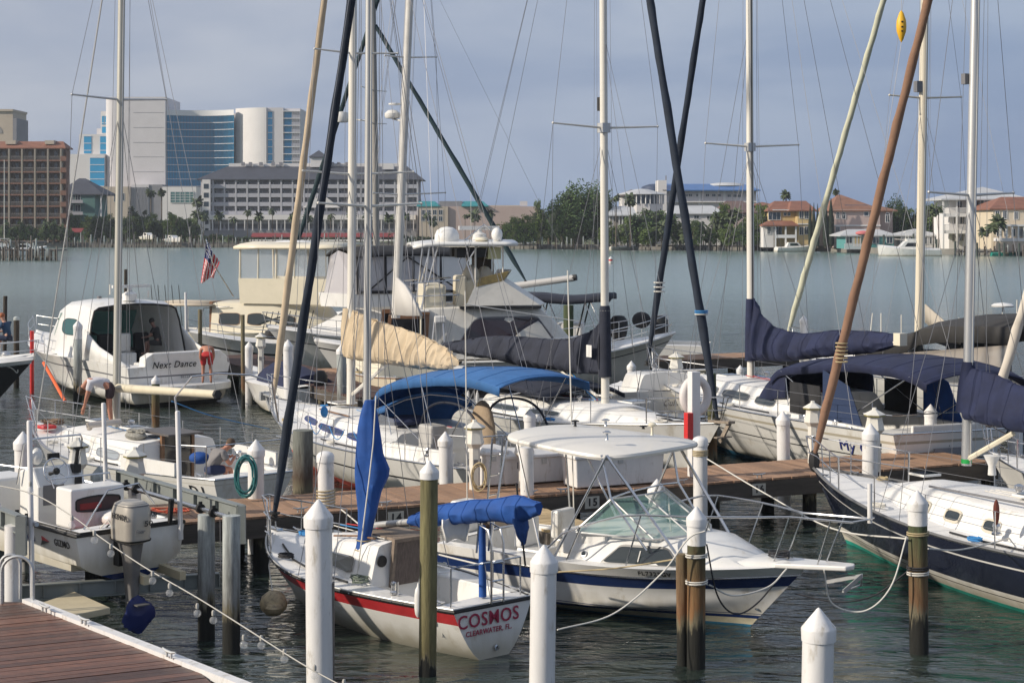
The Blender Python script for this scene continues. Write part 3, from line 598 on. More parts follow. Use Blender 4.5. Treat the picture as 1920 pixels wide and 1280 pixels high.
mb = MB(); mb.ball((X(1615, D), D-2, Z(437, D)), (1.6, 1.6, .5), 12, 5); r2 = mb.build('beach_umbrella', mat('pink_canvas', (.55, .16, .16), .8), label='faded pink beach umbrella above the turquoise bungalow porch', cat='umbrella')
r = thing('garden_fence', 'white picket fence on the lawn before the turquoise bungalow', 'fence', (X(1600, 325), 325, .85))
mb = MB()
for i in range(60): px = 1583+i*.75; mb.bx(X(px, 325), X(px+.4, 325), 325, 325.05, .85, Z(457, 325))
mb.bx(X(1583, 325), X(1628, 325), 325.06, 325.1, Z(459, 325), Z(458, 325)); mb.build('picket', trimw, r, True)
part(building('long_bungalow', 1720, 338, 'low grey roofed bungalow between turquoise bungalow and white veranda house'), 'wall', 1690, 1765, 441, 474, 338, 8, stug)
hip(bpy.data.objects['long_bungalow'], 1684, 1768, 441, 429, 338, 10, greyroof, .3)
wins(bpy.data.objects['long_bungalow'], [(1700+9*i, 451) for i in range(7)], 338, .6, 1.5, off=-.01, mull=0)
D = 325
r = building('veranda_house', 1840, D, 'three storey white and blue grey house with stacked verandas and pale hip roof')
part(r, 'wall', 1787, 1847, 376, 470, D, 12, stu, off=3); part(r, 'wall', 1847.2, 1925, 374, 470, D, 12, greyb, off=1)
hip(r, 1766, 1930, 373, 349, D, 16, greyroof, .3, 1862, 1863, off=-.5)
for k, y in enumerate((400.5, 432)):
    mb = MB(); mb.bx(X(1768, D), X(1848, D), D, D+2.98, Z(y+6, D), Z(y, D)); mb.build('veranda', trimw, r, True)
    mb = MB(); mb.bx(X(1768, D), X(1848, D), D, D+.06, Z(y-11, D), Z(y-10, D))
    for i in range(54): px = 1768+1.5*i; mb.bx(X(px, D)-.025, X(px, D)+.025, D, D+.05, Z(y, D), Z(y-10, D))
    mb.build('railing', trimw, r, True)
mb = MB()
for px in (1769, 1794, 1817, 1846): mb.bx(X(px, D)-.14, X(px, D)+.14, D-.1, D+.2, .85, Z(373, D))
mb.build('column', trimw, r, True)
wins(r, [(1807, 384), (1812, 413), (1800, 413), (1785+25, 445), (1797, 445)], D, 1.0, 1.5, off=2.98); wins(r, [(1838, 382), (1858, 383)], D, 1.0, 1.2, off=.98); wins(r, [(1836, 414), (1858, 414), (1836, 446)], D, 1.5, 1.4, off=.98)
part(r, 'wall', 1848, 1868, 445, 475, D, .3, beigew, off=.6)
D = 312
r = building('orange_roof_villa', 1900, D, 'cream villa with orange tiled roof and columned terrace at the right edge')
part(r, 'wall', 1862, 1960, 391, 475, D, 14, mat('cream_stucco', (.58, .50, .38), .85)); hip(r, 1858, 1970, 391, 368, D, 16, terra, .3, 1900, 1960)
part(r, 'terrace', 1863, 1960, 446, 452, D, 4, stu, off=-4); part(r, 'wall', 1865, 1960, 452, 478, D, 3.8, beigew, off=-3.9)
mb = MB()
for i in range(9): px = 1865+11*i; mb.bx(X(px, D)-.14, X(px, D)+.14, D-3.9, D-3.6, Z(446, D), Z(424, D))
mb.bx(X(1863, D), X(1960, D), D-4, D-.01, Z(424, D), Z(421, D)); mb.build('column', trimw, r, True)
wins(r, [(1870, 403), (1884, 403), (1905, 404), (1872, 436), (1886, 436), (1900, 436), (1914, 436)], D, .8, 1.5, off=-.01)
# --- vegetation ---
for i, px in enumerate(range(128, 372, 13)):
    tree(px+random.uniform(-4, 4), random.uniform(398, 412), random.uniform(22, 34), 452+random.uniform(-14, 14), 'dark' if i % 3 else 'mid', 'dark tree in the continuous row before the white hotel tower', group='dark trees before the hotel tower')
for px, y, w in ((283, 355, 20), (303, 356, 17), (370, 372, 22), (368, 396, 20), (247, 390, 16), (271, 392, 14), (382, 398, 22), (250, 400, 22), (322, 395, 22)):
    tree(px, y, w, 470, 'palm', 'fan palm rising above the dark trees near the hotel tower', cat='palm', group='palms near the hotel tower')
for i, px in enumerate((410, 438, 464, 485, 511, 547, 578, 620, 660, 690, 730, 760, 800, 812)):
    tree(px, (398, 404, 391, 400, 388, 400, 402, 398, 395, 400, 402, 400, 396, 410)[i], 20, 448, 'palm', 'round headed palm in the row before the balcony hotel', cat='palm', group='palms before the balcony hotel')
for px, y, w in ((872, 400, 14), (890, 396, 26), (919, 396, 18)): tree(px, y, w, 440, 'palm', 'round headed palm before the beige mall', cat='palm', group='palms before the mall')
for i in range(30):
    px = 385+i*15; tree(px, random.uniform(436, 444), random.uniform(14, 22), 431+random.uniform(0, 8), 'bushd', 'dark shrub in the clipped row along the far quay', 'shrub', 'shrubs along the far quay')
for i in range(9): px = 10+i*15; tree(px, random.uniform(410, 428), 22, 412, 'bushd', 'dark shrub at the foot of the brown condominium', 'shrub', 'shrubs below the condominium')
BT = 'broad dark green tree in the large clump left of centre'
for px, y, w, k in ((1085, 349, 84, 'big'), (1120, 352, 62, 'big'), (1055, 372, 62, 'big'), (1030, 396, 60, 'mid'), (985, 405, 46, 'mid'), (1010, 378, 26, 'mid'), (1090, 392, 70, 'big'), (962, 408, 36, 'mid'), (1140, 396, 40, 'dark'), (945, 412, 30, 'bush'), (1130, 352, 40, 'dark')):
    tree(px, y, w, 385+random.uniform(-6, 6), k, BT, group='trees of the dark clump')
for px, y, w, k in ((1195, 395, 62, 'dark'), (1225, 385, 60, 'dark'), (1250, 396, 50, 'dark'), (1178, 410, 40, 'mid'), (1140, 416, 36, 'mid'), (1215, 418, 46, 'mid'), (1275, 418, 40, 'mid'), (1150, 425, 34, 'bush')):
    tree(px, y, w, 368+random.uniform(-5, 5), k, 'leafy tree below the veranda pavilion house', group='trees below the pavilion house')
for px, y, w, k in ((1355, 384, 40, 'mid'), (1425, 386, 52, 'mid'), (1400, 410, 44, 'dark'), (1300, 415, 34, 'mid'), (1330, 420, 30, 'bush'), (1365, 420, 36, 'mid'), (1420, 425, 30, 'bushd'), (1590, 455, 34, 'bush'), (1608, 452, 24, 'bush'), (1570, 458, 24, 'bushd')):
    tree(px, y, w, 360+random.uniform(-4, 4), k, 'leafy tree or shrub between the shore houses', group='trees between the shore houses')
for px, y, w in ((1182, 367, 26), (1140, 372, 22), (1155, 366, 16), (1315, 410, 36), (1340, 408, 32), (1352, 405, 36), (1382, 393, 26), (1370, 400, 26), (1290, 430, 34), (1474, 360, 20), (1567, 356, 14), (1240, 418, 26), (1405, 405, 24)):
    tree(px, y, w, 362, 'palm', 'ragged palm among the trees and houses of the right shore', cat='palm', group='palms of the right shore')
for px, y, w, k in ((1680, 375, 44, 'big'), (1700, 392, 40, 'mid'), (1722, 395, 36, 'mid'), (1740, 385, 34, 'mid'), (1760, 396, 36, 'mid'), (1690, 412, 40, 'dark'), (1755, 412, 34, 'dark')):
    tree(px, y, w, 365, k, 'green tree between the pink house and the veranda house', group='trees between pink and veranda house')
for px, y, w in ((1873, 408, 32), (1860, 418, 26), (1750, 386, 26), (1760, 384, 22), (1845, 430, 20)): tree(px, y, w, 306, 'palm', 'palm on the lawn near the veranda house', cat='palm', group='palms near the veranda house')
mbc = MB(); rnd = random.Random(5)
for i in range(2200):
    z = rnd.random(); rr = (.10+.9*min(1, (1-z)*2.2))*(min(1, z*12+.4)); a = rnd.uniform(0, 2*pi); p = Vector((rr*cos(a), rr*sin(a), z)); q = Vector((rnd.gauss(0, .3), rnd.gauss(0, .3), 1)).normalized(); s = Vector((-sin(a), cos(a), 0))
    mbc.add([p-q*.02, p+s*.10, p+q*.035, p-s*.10], [(0, 1, 2, 3)])
mbc.lathe([(.75, 0), (.85, .3), (.5, .75), (.05, .97)], n=8, m=1)
o_ = mbc.build('crown', [leafy, coreg], kind='stuff'); CYP = o_.data; bpy.data.objects.remove(o_)
for px, y, w in ((1519, 384, 7), (1526, 382, 7), (1533, 384, 7), (1548, 379, 11), (1558, 374, 12)):
    p = atd(px, HY, 346); r = thing('cypress_tree', 'slim dark cypress between the yellow and pink houses', 'tree', (p.x, p.y, .85), 0, 'cypresses by the yellow house'); hh = Z(y, 346)-.85
    kid('crown', CYP, r, (0, 0, .3), (w/F*346/2,)*2+(hh-.3,)); kid('trunk', TRP, r, sc=(8, 8, 2))
# --- far piers and moored boats ---
def pier(px0, px1, d0, label, posts=10, h=1.0, tall=2.4, dd=3.0, group=None):
    x0, x1 = X(px0, d0), X(px1, d0); r = thing('pier', label, 'pier', ((x0+x1)/2, d0, 0), 0, group)
    mb = MB(); mb.bx(x0, x1, d0, d0+dd, h, h+.25); mb.build('deck', woodg, r, True)
    for i in range(posts):
        x = lerp(x0, x1, (i+.5)/posts)+random.uniform(-.3, .3); t = tall*random.uniform(.6, 1.15)
        MB().cyl((x, d0-.2, -1), (x, d0-.2, max(t, h)), .13, n=6).build('post', random.choice([piled, woodg, pilegr]), r, True)
PL = 'weathered wooden pier with uneven posts along the right shore'
for a, b_ in ((945, 1030), (1035, 1110), (1120, 1160), (1165, 1225), (1235, 1290), (1300, 1345), (1350, 1420), (1430, 1470), (1475, 1530)):
    pier(a, b_, shore_d((a+b_)/2)-6, PL, 10, .8, 2.6, group='weathered piers of the right shore')
pier(1795, 1870, shore_d(1830)-7, 'dark low wooden pier before the veranda house', 13, .6, 1.6); pier(1880, 1960, shore_d(1900)-6, 'dark low wooden pier at the right edge', 12, .6, 1.8)
for px, y in ((1617, 440), (1657, 440), (1713, 438), (1756, 448), (1791, 452), (1832, 455), (1874, 455), (1883, 455), (1911, 455)):
    d = shore_d(px)-9; mb = MB(); mb.tube([(X(px, d), d, -1), (X(px, d), d, Z(y, d))], .2, 8); mb.build('mooring_pile', mat('far_dark_pile', (.055, .07, .06), .9), label='tall dark mooring pile standing off the right shore', cat='piling', group='mooring piles off the right shore')
for a, b_ in ((120, 190), (195, 270), (275, 345), (350, 420), (425, 520), (525, 620), (625, 720), (725, 800)):
    pier(a, b_, 408, 'dark pier with close set posts along the far left quay', 14, .9, 3.0, group='dark piers of the far left quay')
pier(-40, 108, 268, 'long dark pier on many slim posts at the far left', 44, 1.5, 2.1, 6)
pier(-40, 70, 285, 'second dark pier deck behind the long pier at the far left', 20, 2.6, 3.4, 6)
def far_boat(px, py, L_, lab, rz=0, hullc=gel, tower=False, d=None, cab=True, green=False):
    d = d or F*H/(py-HY); r = thing('moored_boat', lab, 'boat', (X(px, d), d, 0), rz)
    rows = []
    for i in range(9):
        s = i/8; b = L_*.16*(1 if s < .5 else max(.02, 1-((s-.5)/.5)**2)); z = L_*(.10+.06*s*s); x = (s-.5)*L_
        rows.append([(x-.05*L_*s, 0, -.2), (x-.02*L_, -b*.8, .05), (x, -b, z), (x, 0, z+.03*L_), (x, b, z), (x-.02*L_, b*.8, .05), (x-.05*L_*s, 0, -.2)])
    mb = MB(); mb.grid(rows, 0, False); mb.add(rows[0][:6], [(0, 1, 2, 3, 4, 5)]); mb.build('hull', hullc, r)
    if cab:
        mb = MB(); h0 = L_*.12; mb.slab([(-.25*L_, -.10*L_, h0), (.18*L_, -.10*L_, h0), (.06*L_, -.10*L_, h0+.12*L_), (-.2*L_, -.10*L_, h0+.12*L_)], (0, .2*L_, 0)); mb.build('cabin', gel, r)
        mb = MB(); mb.slab([(-.16*L_, -.103*L_, h0+.035*L_), (.08*L_, -.103*L_, h0+.035*L_), (.03*L_, -.103*L_, h0+.095*L_), (-.16*L_, -.103*L_, h0+.095*L_)], (0, .206*L_, 0)); mb.build('window', glassd, r)
    if tower:
        mb = MB(); h1 = L_*.24; mb.bx(-.16*L_, .04*L_, -.08*L_, .08*L_, h1, h1+.04*L_); mb.bx(-.16*L_, .06*L_, -.09*L_, .09*L_, h1+.15*L_, h1+.16*L_)
        for a in (-.14, .02):
            for b in (-.08, .08): mb.cyl((a*L_, b*L_, h1), (a*L_, b*L_, h1+.15*L_), .04, n=4)
        mb.build('flybridge', gel, r)
    return r
far_boat(1703, 480, 11, 'white sport fishing yacht with flybridge moored off the bungalows', pi, gel, True)
far_boat(1490, 470, 8, 'small white boat on the shore below the yellow house', .2, gel, d=350)
far_boat(1172, 468, 6.5, 'small grey open boat on a lift below the pavilion house', .3, offw, d=370, cab=False)
far_boat(975, 463.5, 9, 'white sailing boat moored before the clump of trees', .4, gel, d=395)
far_boat(1885, 478, 5, 'small boat under a green cover at the right edge pier', 0, teal, d=306, cab=False)
r = far_boat(325, 463.5, 7, 'white boat with blue window hoisted on a lift at the far left quay', -.9, gel, d=414); r.location.z = 1.2
r = far_boat(278, 463.5, 7, 'white boat with curved arch on a lift at the far left quay', -1.0, gel, d=417); r.location.z = 1.8
far_boat(12, 470, 8, 'white boat with blue cover at the far left pier', .2, gel, True, d=300)
far_boat(50, 470, 7, 'white boat moored behind the long left pier', .2, gel, d=305).location.z = .5
for px, yt, dd in ((883, 345, 392), (8, 300, 300), (356, 425, 410)): MB().cyl((X(px, dd), dd, 0), (X(px, dd), dd, Z(yt, dd)), .07, .05, 6).build('distant_mast', mastw, label={883: 'thin white mast of the sailing boat before the trees', 8: 'bare pale mast standing before the brown condominium', 356: 'short white pole on the far left quay'}[px], cat='mast')
mb = MB(); mb.lathe([(.05, 0), (.28, .05), (.28, .9), (.05, 1.1)], tuple(at(1145, 495, -.1)), 10); mb.lathe([(.285, .45), (.285, .7)], tuple(at(1145, 495, -.1)), 10, 1)
mb.build('channel_marker', [gel, redp], label='small red and white floating marker in the channel', cat='buoy')
# ================= DOCKS AND PILINGS =================
U = Vector((1, .467, 0)).normalized(); V = Vector((-U.y, U.x, 0)); DZ = 1.0
def dk(x, off=0, z=DZ): return Vector((x, 31.05+.467*x, z))+V*off         # point on the main dock: along x, offset back
def clip(poly, a, b):
    o = []; n_ = Vector((-(b-a).y, (b-a).x, 0))
    for i in range(len(poly)):
        p, q = poly[i], poly[(i+1) % len(poly)]; dp, dq = (p-a).dot(n_), (q-a).dot(n_)
        if dp >= 0: o.append(p)
        if dp*dq < 0: o.append(p.lerp(q, dp/(dp-dq)))
    return o
def boards(mb, o, along, across, L_, W_, bw=.14, gap=.008, th=.04, poly=None, jit=.02):
    n_ = int(L_/(bw+gap))
    for i in range(n_):
        a = o+along*(i*(bw+gap)); j0, j1 = random.uniform(-jit, jit), random.uniform(-jit, jit); zz = Vector((0, 0, random.uniform(-.003, .003)))
        q = [a+across*j0+zz, a+along*bw+across*j0+zz, a+along*bw+across*(W_+j1)+zz, a+across*(W_+j1)+zz]
        if poly:
            for k in range(len(poly)): q = clip(q, poly[k], poly[(k+1) % len(poly)]) if q else q
            if len(q) < 3: continue
        mb.slab(list(reversed(q)) if (q[1]-q[0]).cross(q[2]-q[1]).z < 0 else q, (0, 0, -th))
r = thing('main_dock', 'long wooden dock across the harbour with numbered slips', 'dock', tuple(dk(-1.5, 1, 0)))
mb = MB(); boards(mb, dk(-13)+Vector((0, 0, 0)), U, V, 25.6, 2.0); mb.build('deck', plank, r, True)
mb = MB(); mb.beam(dk(-13, .03, .79), dk(10.2, .03, .79), .07, .32); mb.build('fascia', fascia, r, True)
mb = MB(); mb.beam(dk(-13, 1.97, .79), dk(10.2, 1.97, .79), .07, .32); mb.build('fascia', fascia, r, True)
mb = MB(); mb.beam(dk(-13, .9, .80), dk(10.2, .9, .80), .1, .28); mb.build('joist', fascia, r, True)
for i in range(12):
    for off in (.25, 1.75): x = -12.4+i*2.05; p = dk(x, off, 0); MB().cyl((p.x, p.y, -2), (p.x, p.y, .95), .14, n=10).build('post', piled, r, True)
for px, s, in ((742, '14'), (1110, '15'), (1423, '16')):
    x = -1.5
    for k in range(30): p = dk(x, -.01, .8); x += ((px-960)/F*p.y-p.x)*.8
    p = dk(x, -.012, .80); mb = MB(); mb.box(p, (.30, .02, .22), atan2(U.y, U.x)); o = mb.build('number_plate', mat('plate_white', (.50, .48, .42), .6, var=.15, vs=9), r, True)
    text(s, p-V*.016, U, (0, 0, 1), .14, lettb, o, bold=.004)
def cleat(p, d, L_=.28, parent=None, m=galv, name='cleat'):
    mb = MB(); d = d.normalized(); p = Vector(p)
    for a in (-.05, .05): mb.cyl(p+d*a, p+d*a+Vector((0, 0, .06)), .015, n=6)
    mb.tube([p-d*L_/2+Vector((0, 0, .085)), p-d*.06+Vector((0, 0, .065)), p+d*.06+Vector((0, 0, .065)), p+d*L_/2+Vector((0, 0, .085))], [.009, .018, .018, .009], 6)
    return mb.build(name, m, parent, True)
for x in (-3.6, -2.2, .4, 1.0, 3.3, 4.9): cleat(dk(x, .12), U, parent=r)
q = thing('finger_pier', 'narrow tan finger pier between the blue covered sailboat and the cabin cruiser', 'dock', (0.2, 29.6, 0))
fd = Vector((.45, -.9, 0)).normalized(); fa = Vector((fd.y, -fd.x, 0)); o_ = Vector((-.55, 31.0, .82))
mb = MB(); boards(mb, o_, fd, -fa, 2.6, 1.0); mb.build('deck', mat('pale_planks', (.48, .36, .20), .85, var=.2, vs=3, island=.2), q, True)
mb = MB(); mb.beam(o_+Vector((0, 0, -.14)), o_+fd*2.6+Vector((0, 0, -.14)), .05, .2); mb.beam(o_-fa+Vector((0, 0, -.14)), o_-fa+fd*2.6+Vector((0, 0, -.14)), .05, .2); mb.build('fascia', fascia, q, True)
for s_ in (.1, .9): p = o_+fd*2.4-fa*s_; MB().cyl((p.x, p.y, -2), (p.x, p.y, .75), .12, n=10).build('post', piled, q, True)
q = thing('spine_dock', 'dark brown dock running away between the boats on the left', 'dock', (-7.8, 55, 0))
a = Vector((-11.6, 64, 1.0)); b_ = Vector((-4.4, 48.6, 1.0)); dd_ = (b_-a).normalized(); cc = Vector((-dd_.y, dd_.x, 0))
mb = MB(); boards(mb, a, dd_, cc, (b_-a).length, 2.2); mb.build('deck', mat('dark_planks', (.085, .045, .035), .8, var=.3, vs=3, island=.3), q, True)
for s_ in (.03, 2.17): mb = MB(); mb.beam(a+cc*s_-Vector((0, 0, .2)), b_+cc*s_-Vector((0, 0, .2)), .06, .34); mb.build('fascia', fascia, q, True)
mb = MB(); mb.beam(b_-Vector((0, 0, .2)), b_+cc*2.2-Vector((0, 0, .2)), .06, .34); mb.build('fascia', fascia, q, True)
for i in range(7):
    for s_ in (.2, 2.0): p = a.lerp(b_, (i+.5)/7)+cc*s_; MB().cyl((p.x, p.y, -2), (p.x, p.y, .9), .15, n=10).build('post', piled, q, True)
# back dock parallel with the main dock, behind the second row
q = thing('back_dock', 'distant dark dock behind the second row of boats', 'dock', (3, 62, 0))
a = Vector((-6, 56.5, 1.0)); b_ = Vector((16, 66.8, 1.0)); mb = MB(); boards(mb, a, U, V, (b_-a).length, 2.0); mb.build('deck', plank, q, True)
mb = MB(); mb.beam(a-Vector((0, 0, .2)), b_-Vector((0, 0, .2)), .06, .34); mb.build('fascia', fascia, q, True)
for i in range(10): p = a.lerp(b_, (i+.5)/10)+V*.3; MB().cyl((p.x, p.y, -2), (p.x, p.y, .9), .15, n=10).build('post', piled, q, True)
# foreground deck
P0 = at(50, 1128, 1); P1 = at(445, 1283, 1); dirAB = (P1-P0).normalized(); C = P0+dirAB*9; D_ = Vector((-14, C.y, 1)); E = Vector((-14, at(-400, 1119, 1).y, 1))
poly = [P0, E, D_, C]
q = thing('boardwalk', 'wet reddish brown plank boardwalk with white edge in the near left corner', 'boardwalk', (-6, 18, 0))
mb = MB(); boards(mb, Vector((-16, 8, 1.0)), V, U, 16, 16, bw=.14, gap=.012, poly=poly, jit=0); mb.build('deck', plankw, q, True)
mb = MB(); mb.beam(P0+Vector((0, 0, .005)), C+Vector((0, 0, .005)), .13, .09); mb.build('edge_trim', pvc, q, True)
nr = Vector((dirAB.y, -dirAB.x, 0)); nr = nr if nr.x > 0 else -nr
mb = MB(); mb.beam(P0+nr*-.03-Vector((0, 0, .2)), C+nr*-.03-Vector((0, 0, .2)), .05, .3); mb.beam(P0-Vector((0, 0, .2)), E-Vector((0, 0, .2)), .05, .3); mb.build('fascia', fascia, q, True)
for i in range(4): p = P0+dirAB*(1+2*i)-nr*.3; MB().cyl((p.x, p.y, -2), (p.x, p.y, .9), .15, n=10).build('post', piled, q, True)
for px, py in ((83, 1146), (157, 1170), (317, 1232)): cleat(at(px, py, 1.05), dirAB, .3, q)
hl = thing('ladder_rail', 'pair of curved grey metal ladder handrails at the boardwalk edge', 'handrail', tuple(at(35, 1131, 1.0)))
for x0, x1, yy in ((1, 38, 1122), (3, 62, 1131)):
    d_ = at(x1, yy, 1).y; c_ = (x0+x1)/2; rr = (x1-x0)/2; pts = [atd(x0, yy, d_)]+[atd(c_-rr*cos(pi*i/12), (1072 if yy > 1125 else 1058)-rr*sin(pi*i/12), d_) for i in range(13)]+[atd(x1, yy, d_)]
    MB().tube(pts, .022, 8).build('hoop', galv, hl, True)
q = MB(); a = at(66, 1135, .75)
q.slab([at(66, 1133, .8), at(118, 1156, .8), at(207, 1138, .8), at(140, 1108, .8)], (0, 0, -.09)); q.build('swim_step', tanp, label='tan fibreglass step platform between boardwalk and whaler', cat='step', bevel=.01)
# ---- pilings ----
def piling(px, ytip, wpx, d, m=pvc, cap='cone', split=None, low=None, label='', group=None, capm=None, name='piling', round_=False, zb=-2, parent=None):
    rr = wpx/2/F*d; p = atd(px, ytip, d); zt = p.z; r = thing(name, label, 'piling', (p.x, d, 0), random.uniform(0, 6), group)
    capm = capm or pvc; ch = rr*1.25 if cap == 'cone' else rr*.55; sl = ch+rr*.75 if cap != 'none' else 0; n = 20
    lx, ly = random.uniform(-.02, .02), random.uniform(-.012, .012)
    def T(z): return (lx*(z-zt), ly*(z-zt), 0)
    if split is not None:
        zs = Z(split, d); mb = MB(); mb.tube([(lx*(z-zt), ly*(z-zt), z) for z in (zb, .6, zs)], rr*.93, n); mb.build('lower_post', low, r)
        mb = MB(); mb.tube([(lx*(z-zt), ly*(z-zt), z) for z in (zs-.02, zt-sl+.01)], rr*.97, n); mb.build('sleeve', m, r)
    else:
        mb = MB(); mb.tube([(lx*(z-zt), ly*(z-zt), z) for z in (zb, .6, (zt-sl)*.6, zt-sl+.01 if cap != 'none' else zt)], rr*.95, n); mb.build('post', m, r)
    if cap == 'cone': MB().lathe([(rr*1.04, zt-sl), (rr*1.06, zt-ch-.01), (rr*1.03, zt-ch+.01), (rr*.12, zt-.015), (0.001, zt)], n=n+4).build('cap', capm, r)
    if cap == 'dome': MB().lathe([(rr*1.04, zt-sl), (rr*1.05, zt-ch), (rr*.85, zt-ch*.45), (rr*.45, zt-ch*.1), (0.001, zt)], n=n).build('cap', capm, r)
    return r
def wraps(p, rr, z0, n, m, parent=None, pitch=.03, name='rope_wrap', r=.011):
    pts = [(p[0]+(rr+r*.8)*cos(2*pi*i/14), p[1]+(rr+r*.8)*sin(2*pi*i/14), z0+pitch*i/14) for i in range(14*n+1)]
    return MB().tube(pts, r, 5).build(name, m, parent, True)
G = 'white capped pilings'
pl1 = piling(597, 935, 53, 22.3, label='tall white piling with cone cap, nearest left of the blue covered sailboat')
mb = MB(); p = atd(621, 1095, 22.2); mb.box((p.x, p.y+.12, (p.z-2)/2), (.05, .14, p.z+2)); mb.build('rub_board', woodg, pl1, True)
piling(805, 862, 35, 22.6, pile_mat('olive_piling', (.17, .155, .075), (.14, .12, .055), .10), label='slim mossy wooden piling with white cone cap standing before the blue covered sailboat')
piling(1020, 1020, 51, 21.6, label='white piling with cone cap at the transom corner reading COSMOS')
piling(1535, 1138, 62, 18.8, label='thick white piling with cone cap at the bottom edge, nearest of all')
pl6 = piling(1306, 948, 37, 23.0, split=1018, low=pile_mat('mossy_brown_piling', (.05, .065, .035), (.20, .10, .04), .34), label='half white, half mossy wood piling roped before the cabin cruiser')
pl7 = piling(1278, 1038, 23, 23.15, pilew, cap='none', label='short thin brown piling roped beside the capped one at the cabin cruiser')
pl8 = piling(1720, 918, 38, 23.8, split=981, low=pileg, label='half white, half mossy piling before the navy hulled sailboat')
piling(610, 845, 32, 30.0, label='white piling wound with tan rope on the dock left of number 14', cap='dome'); p = atd(611, 0, 30.0); wraps((p.x, 30.0), .155, Z(958, 30), 7, ropet, pitch=.055); bpy.data.objects['rope_wrap'].parent = None
tag(bpy.data.objects['rope_wrap'], 'tan rope wound round the white dock piling', 'rope')
piling(568, 806, 40, 32.4, pile_mat('split_piling', (.17, .18, .16), (.075, .05, .035), .5), cap='none', label='thick weathered bare wood piling behind the dock')
piling(480, 823, 32, 31.0, label='white cone capped piling hung with the teal hose')
piling(835, 808, 28, 34.0, label='white piling behind the dock beside the grey engine box', cap='cone')
piling(987, 838, 27, 31.4, label='flat topped white post in front of the dock box', cap='none')
piling(993, 766, 23, 34.6, label='white piling with cone cap behind the white dock boxes')
piling(1232, 897, 35, 29.4, label='white cone cap showing just above the cruiser windscreen')
p13 = piling(1313, 817, 28, 32.4, label='white dome topped piling with tan rope beside the life ring post', cap='dome')
piling(1468, 770, 26, 36.3, label='white cone capped piling at the side of the white sailboat My Girl')
piling(1632, 793, 31, 33.6, label='white piling on the dock edge with a power pedestal behind it')
piling(1745, 757, 24, 37.6, label='white piling at the stern of the sailboat with blue bimini')
piling(1905, 730, 28, 38, label='white piling among ropes at the right edge')
piling(43, 808, 34, 29.5, label='white cone capped piling behind the whaler at the left edge')
piling(186, 872, 31, 28.6, m=pilegr, capm=pilegr, label='grey capped piling behind the whaler console')
piling(146, 600, 17, 57, split=634, m=pvc, low=pilegr, label='grey green piling with white cap beside the cruiser named Next Dance')
piling(292, 703, 16, 45, split=718, low=pileg, label='mossy piling with white cap under the cream boom')
piling(455, 590, 8, 55, pilew, cap='none', label='tall thin brown pole piling right of the man in red shorts')
piling(375, 580, 8, 62, pilew, cap='none', label='thin brown piling behind the man in red shorts')
piling(10, 555, 8, 66, piled, cap='none', label='dark bare piling at the far left edge')
piling(31, 593, 11, 62, piled, cap='dome', capm=pilegr, label='dark piling beside the red haired person')
piling(348, 548, 5, 64, pvc, cap='none', label='slender white pole behind Next Dance')
piling(540, 636, 20, 52, label='white cone capped piling on the spine dock behind the furled navy sail')
piling(467, 640, 16, 56, label='white cone capped piling beside the brown pole')
piling(640, 645, 19, 50, m=pilegr, label='pale green piling with white cap left of the tan sail cover')
piling(1066, 572, 20, 66, pileg, cap='none', label='tall mossy wood piling behind the convertible yacht')
piling(1507, 591, 15, 60, label='white cone capped piling standing alone behind the navy sail cover')
piling(1388, 684, 14, 55, label='white cone capped piling left of the navy covered boom mast')
piling(1184, 676, 17, 52, label='white cone capped piling at the bow of My Girl')
piling(1466, 703, 20, 50, label='low white cone cap behind the cabin of My Girl')
piling(1334, 700, 18, 39.8, pileg, cap='none', label='mossy wood piling behind the life ring post')
piling(1210, 720, 14, 55, label='white cone capped piling beside the boat named Gulliver')
piling(236, 505, 7, 76, piled, cap='none', label='grey channel post behind the radar of Next Dance')
piling(60, 620, 8, 60, m=redp, cap='none', label='thin red pole with faded board beyond the bow of Next Dance')
piling(1855, 735, 26, 42, label='white cone capped piling between right furled sail and navy mast')
# dark posts under the lift
la = at(388, 1197, 0).y; lb = at(433, 1222, 0).y
piling(387, 964, 34, la, pilegr, cap='none', label='grey painted lift piling, further of the two at the beam end')
piling(434, 966, 35, lb, pilegr, cap='none', label='grey painted lift piling under the beam end, nearer of the two')
piling(25, 984, 34, 23.6, pvc, cap='none', label='white lift piling by the ladder rail')
piling(170, 905, 26, 28.2, pilegr, cap='none', label='lift piling hidden behind the whaler')
# ---- boat lift ----
lf = thing('boat_lift', 'grey steel boat lift with beams, winding pipe and pulleys beneath the whaler', 'boat lift', (-5.3, 25.5, 0))
Ab = atd(452, 958, 24.3); Aa = atd(224, 897, 27.7); Ab.z = Aa.z = 1.86
def ibeam(a, b, h, w, name='beam'):
    mb = MB(); a = Vector(a); b = Vector(b); mb.beam(a, b, .015, h-.03)
    for s_ in (-1, 1): mb.beam(a+Vector((0, 0, s_*(h/2-.008))), b+Vector((0, 0, s_*(h/2-.008))), w, .016)
    for k in range(7): p = a.lerp(b, k/6); dv = (b-a).normalized(); mb.beam(p-dv*.006, p+dv*.006, w-.01, h-.034)
    return mb.build(name, liftg, lf, True)
ibeam(Aa, Ab, .24, .13)
mb = MB(); mb.beam(Ab+Vector((0, 0, .12)), Ab+Vector((0, 0, -.42)), .14, .012, up=Vector((0, 1, 0))); mb.beam(Ab+Vector((.02, -.04, .12)), Ab+Vector((.02, -.04, -.42)), .10, .08, up=Vector((0, 1, 0))); mb.build('end_plate', liftg, lf, True)
axd = (Ab-Aa).normalized(); Bb = atd(40, 985, 23.4); Bb.z = 1.86; Ba = Bb-axd*3.8
ibeam(Ba, Bb, .24, .13)
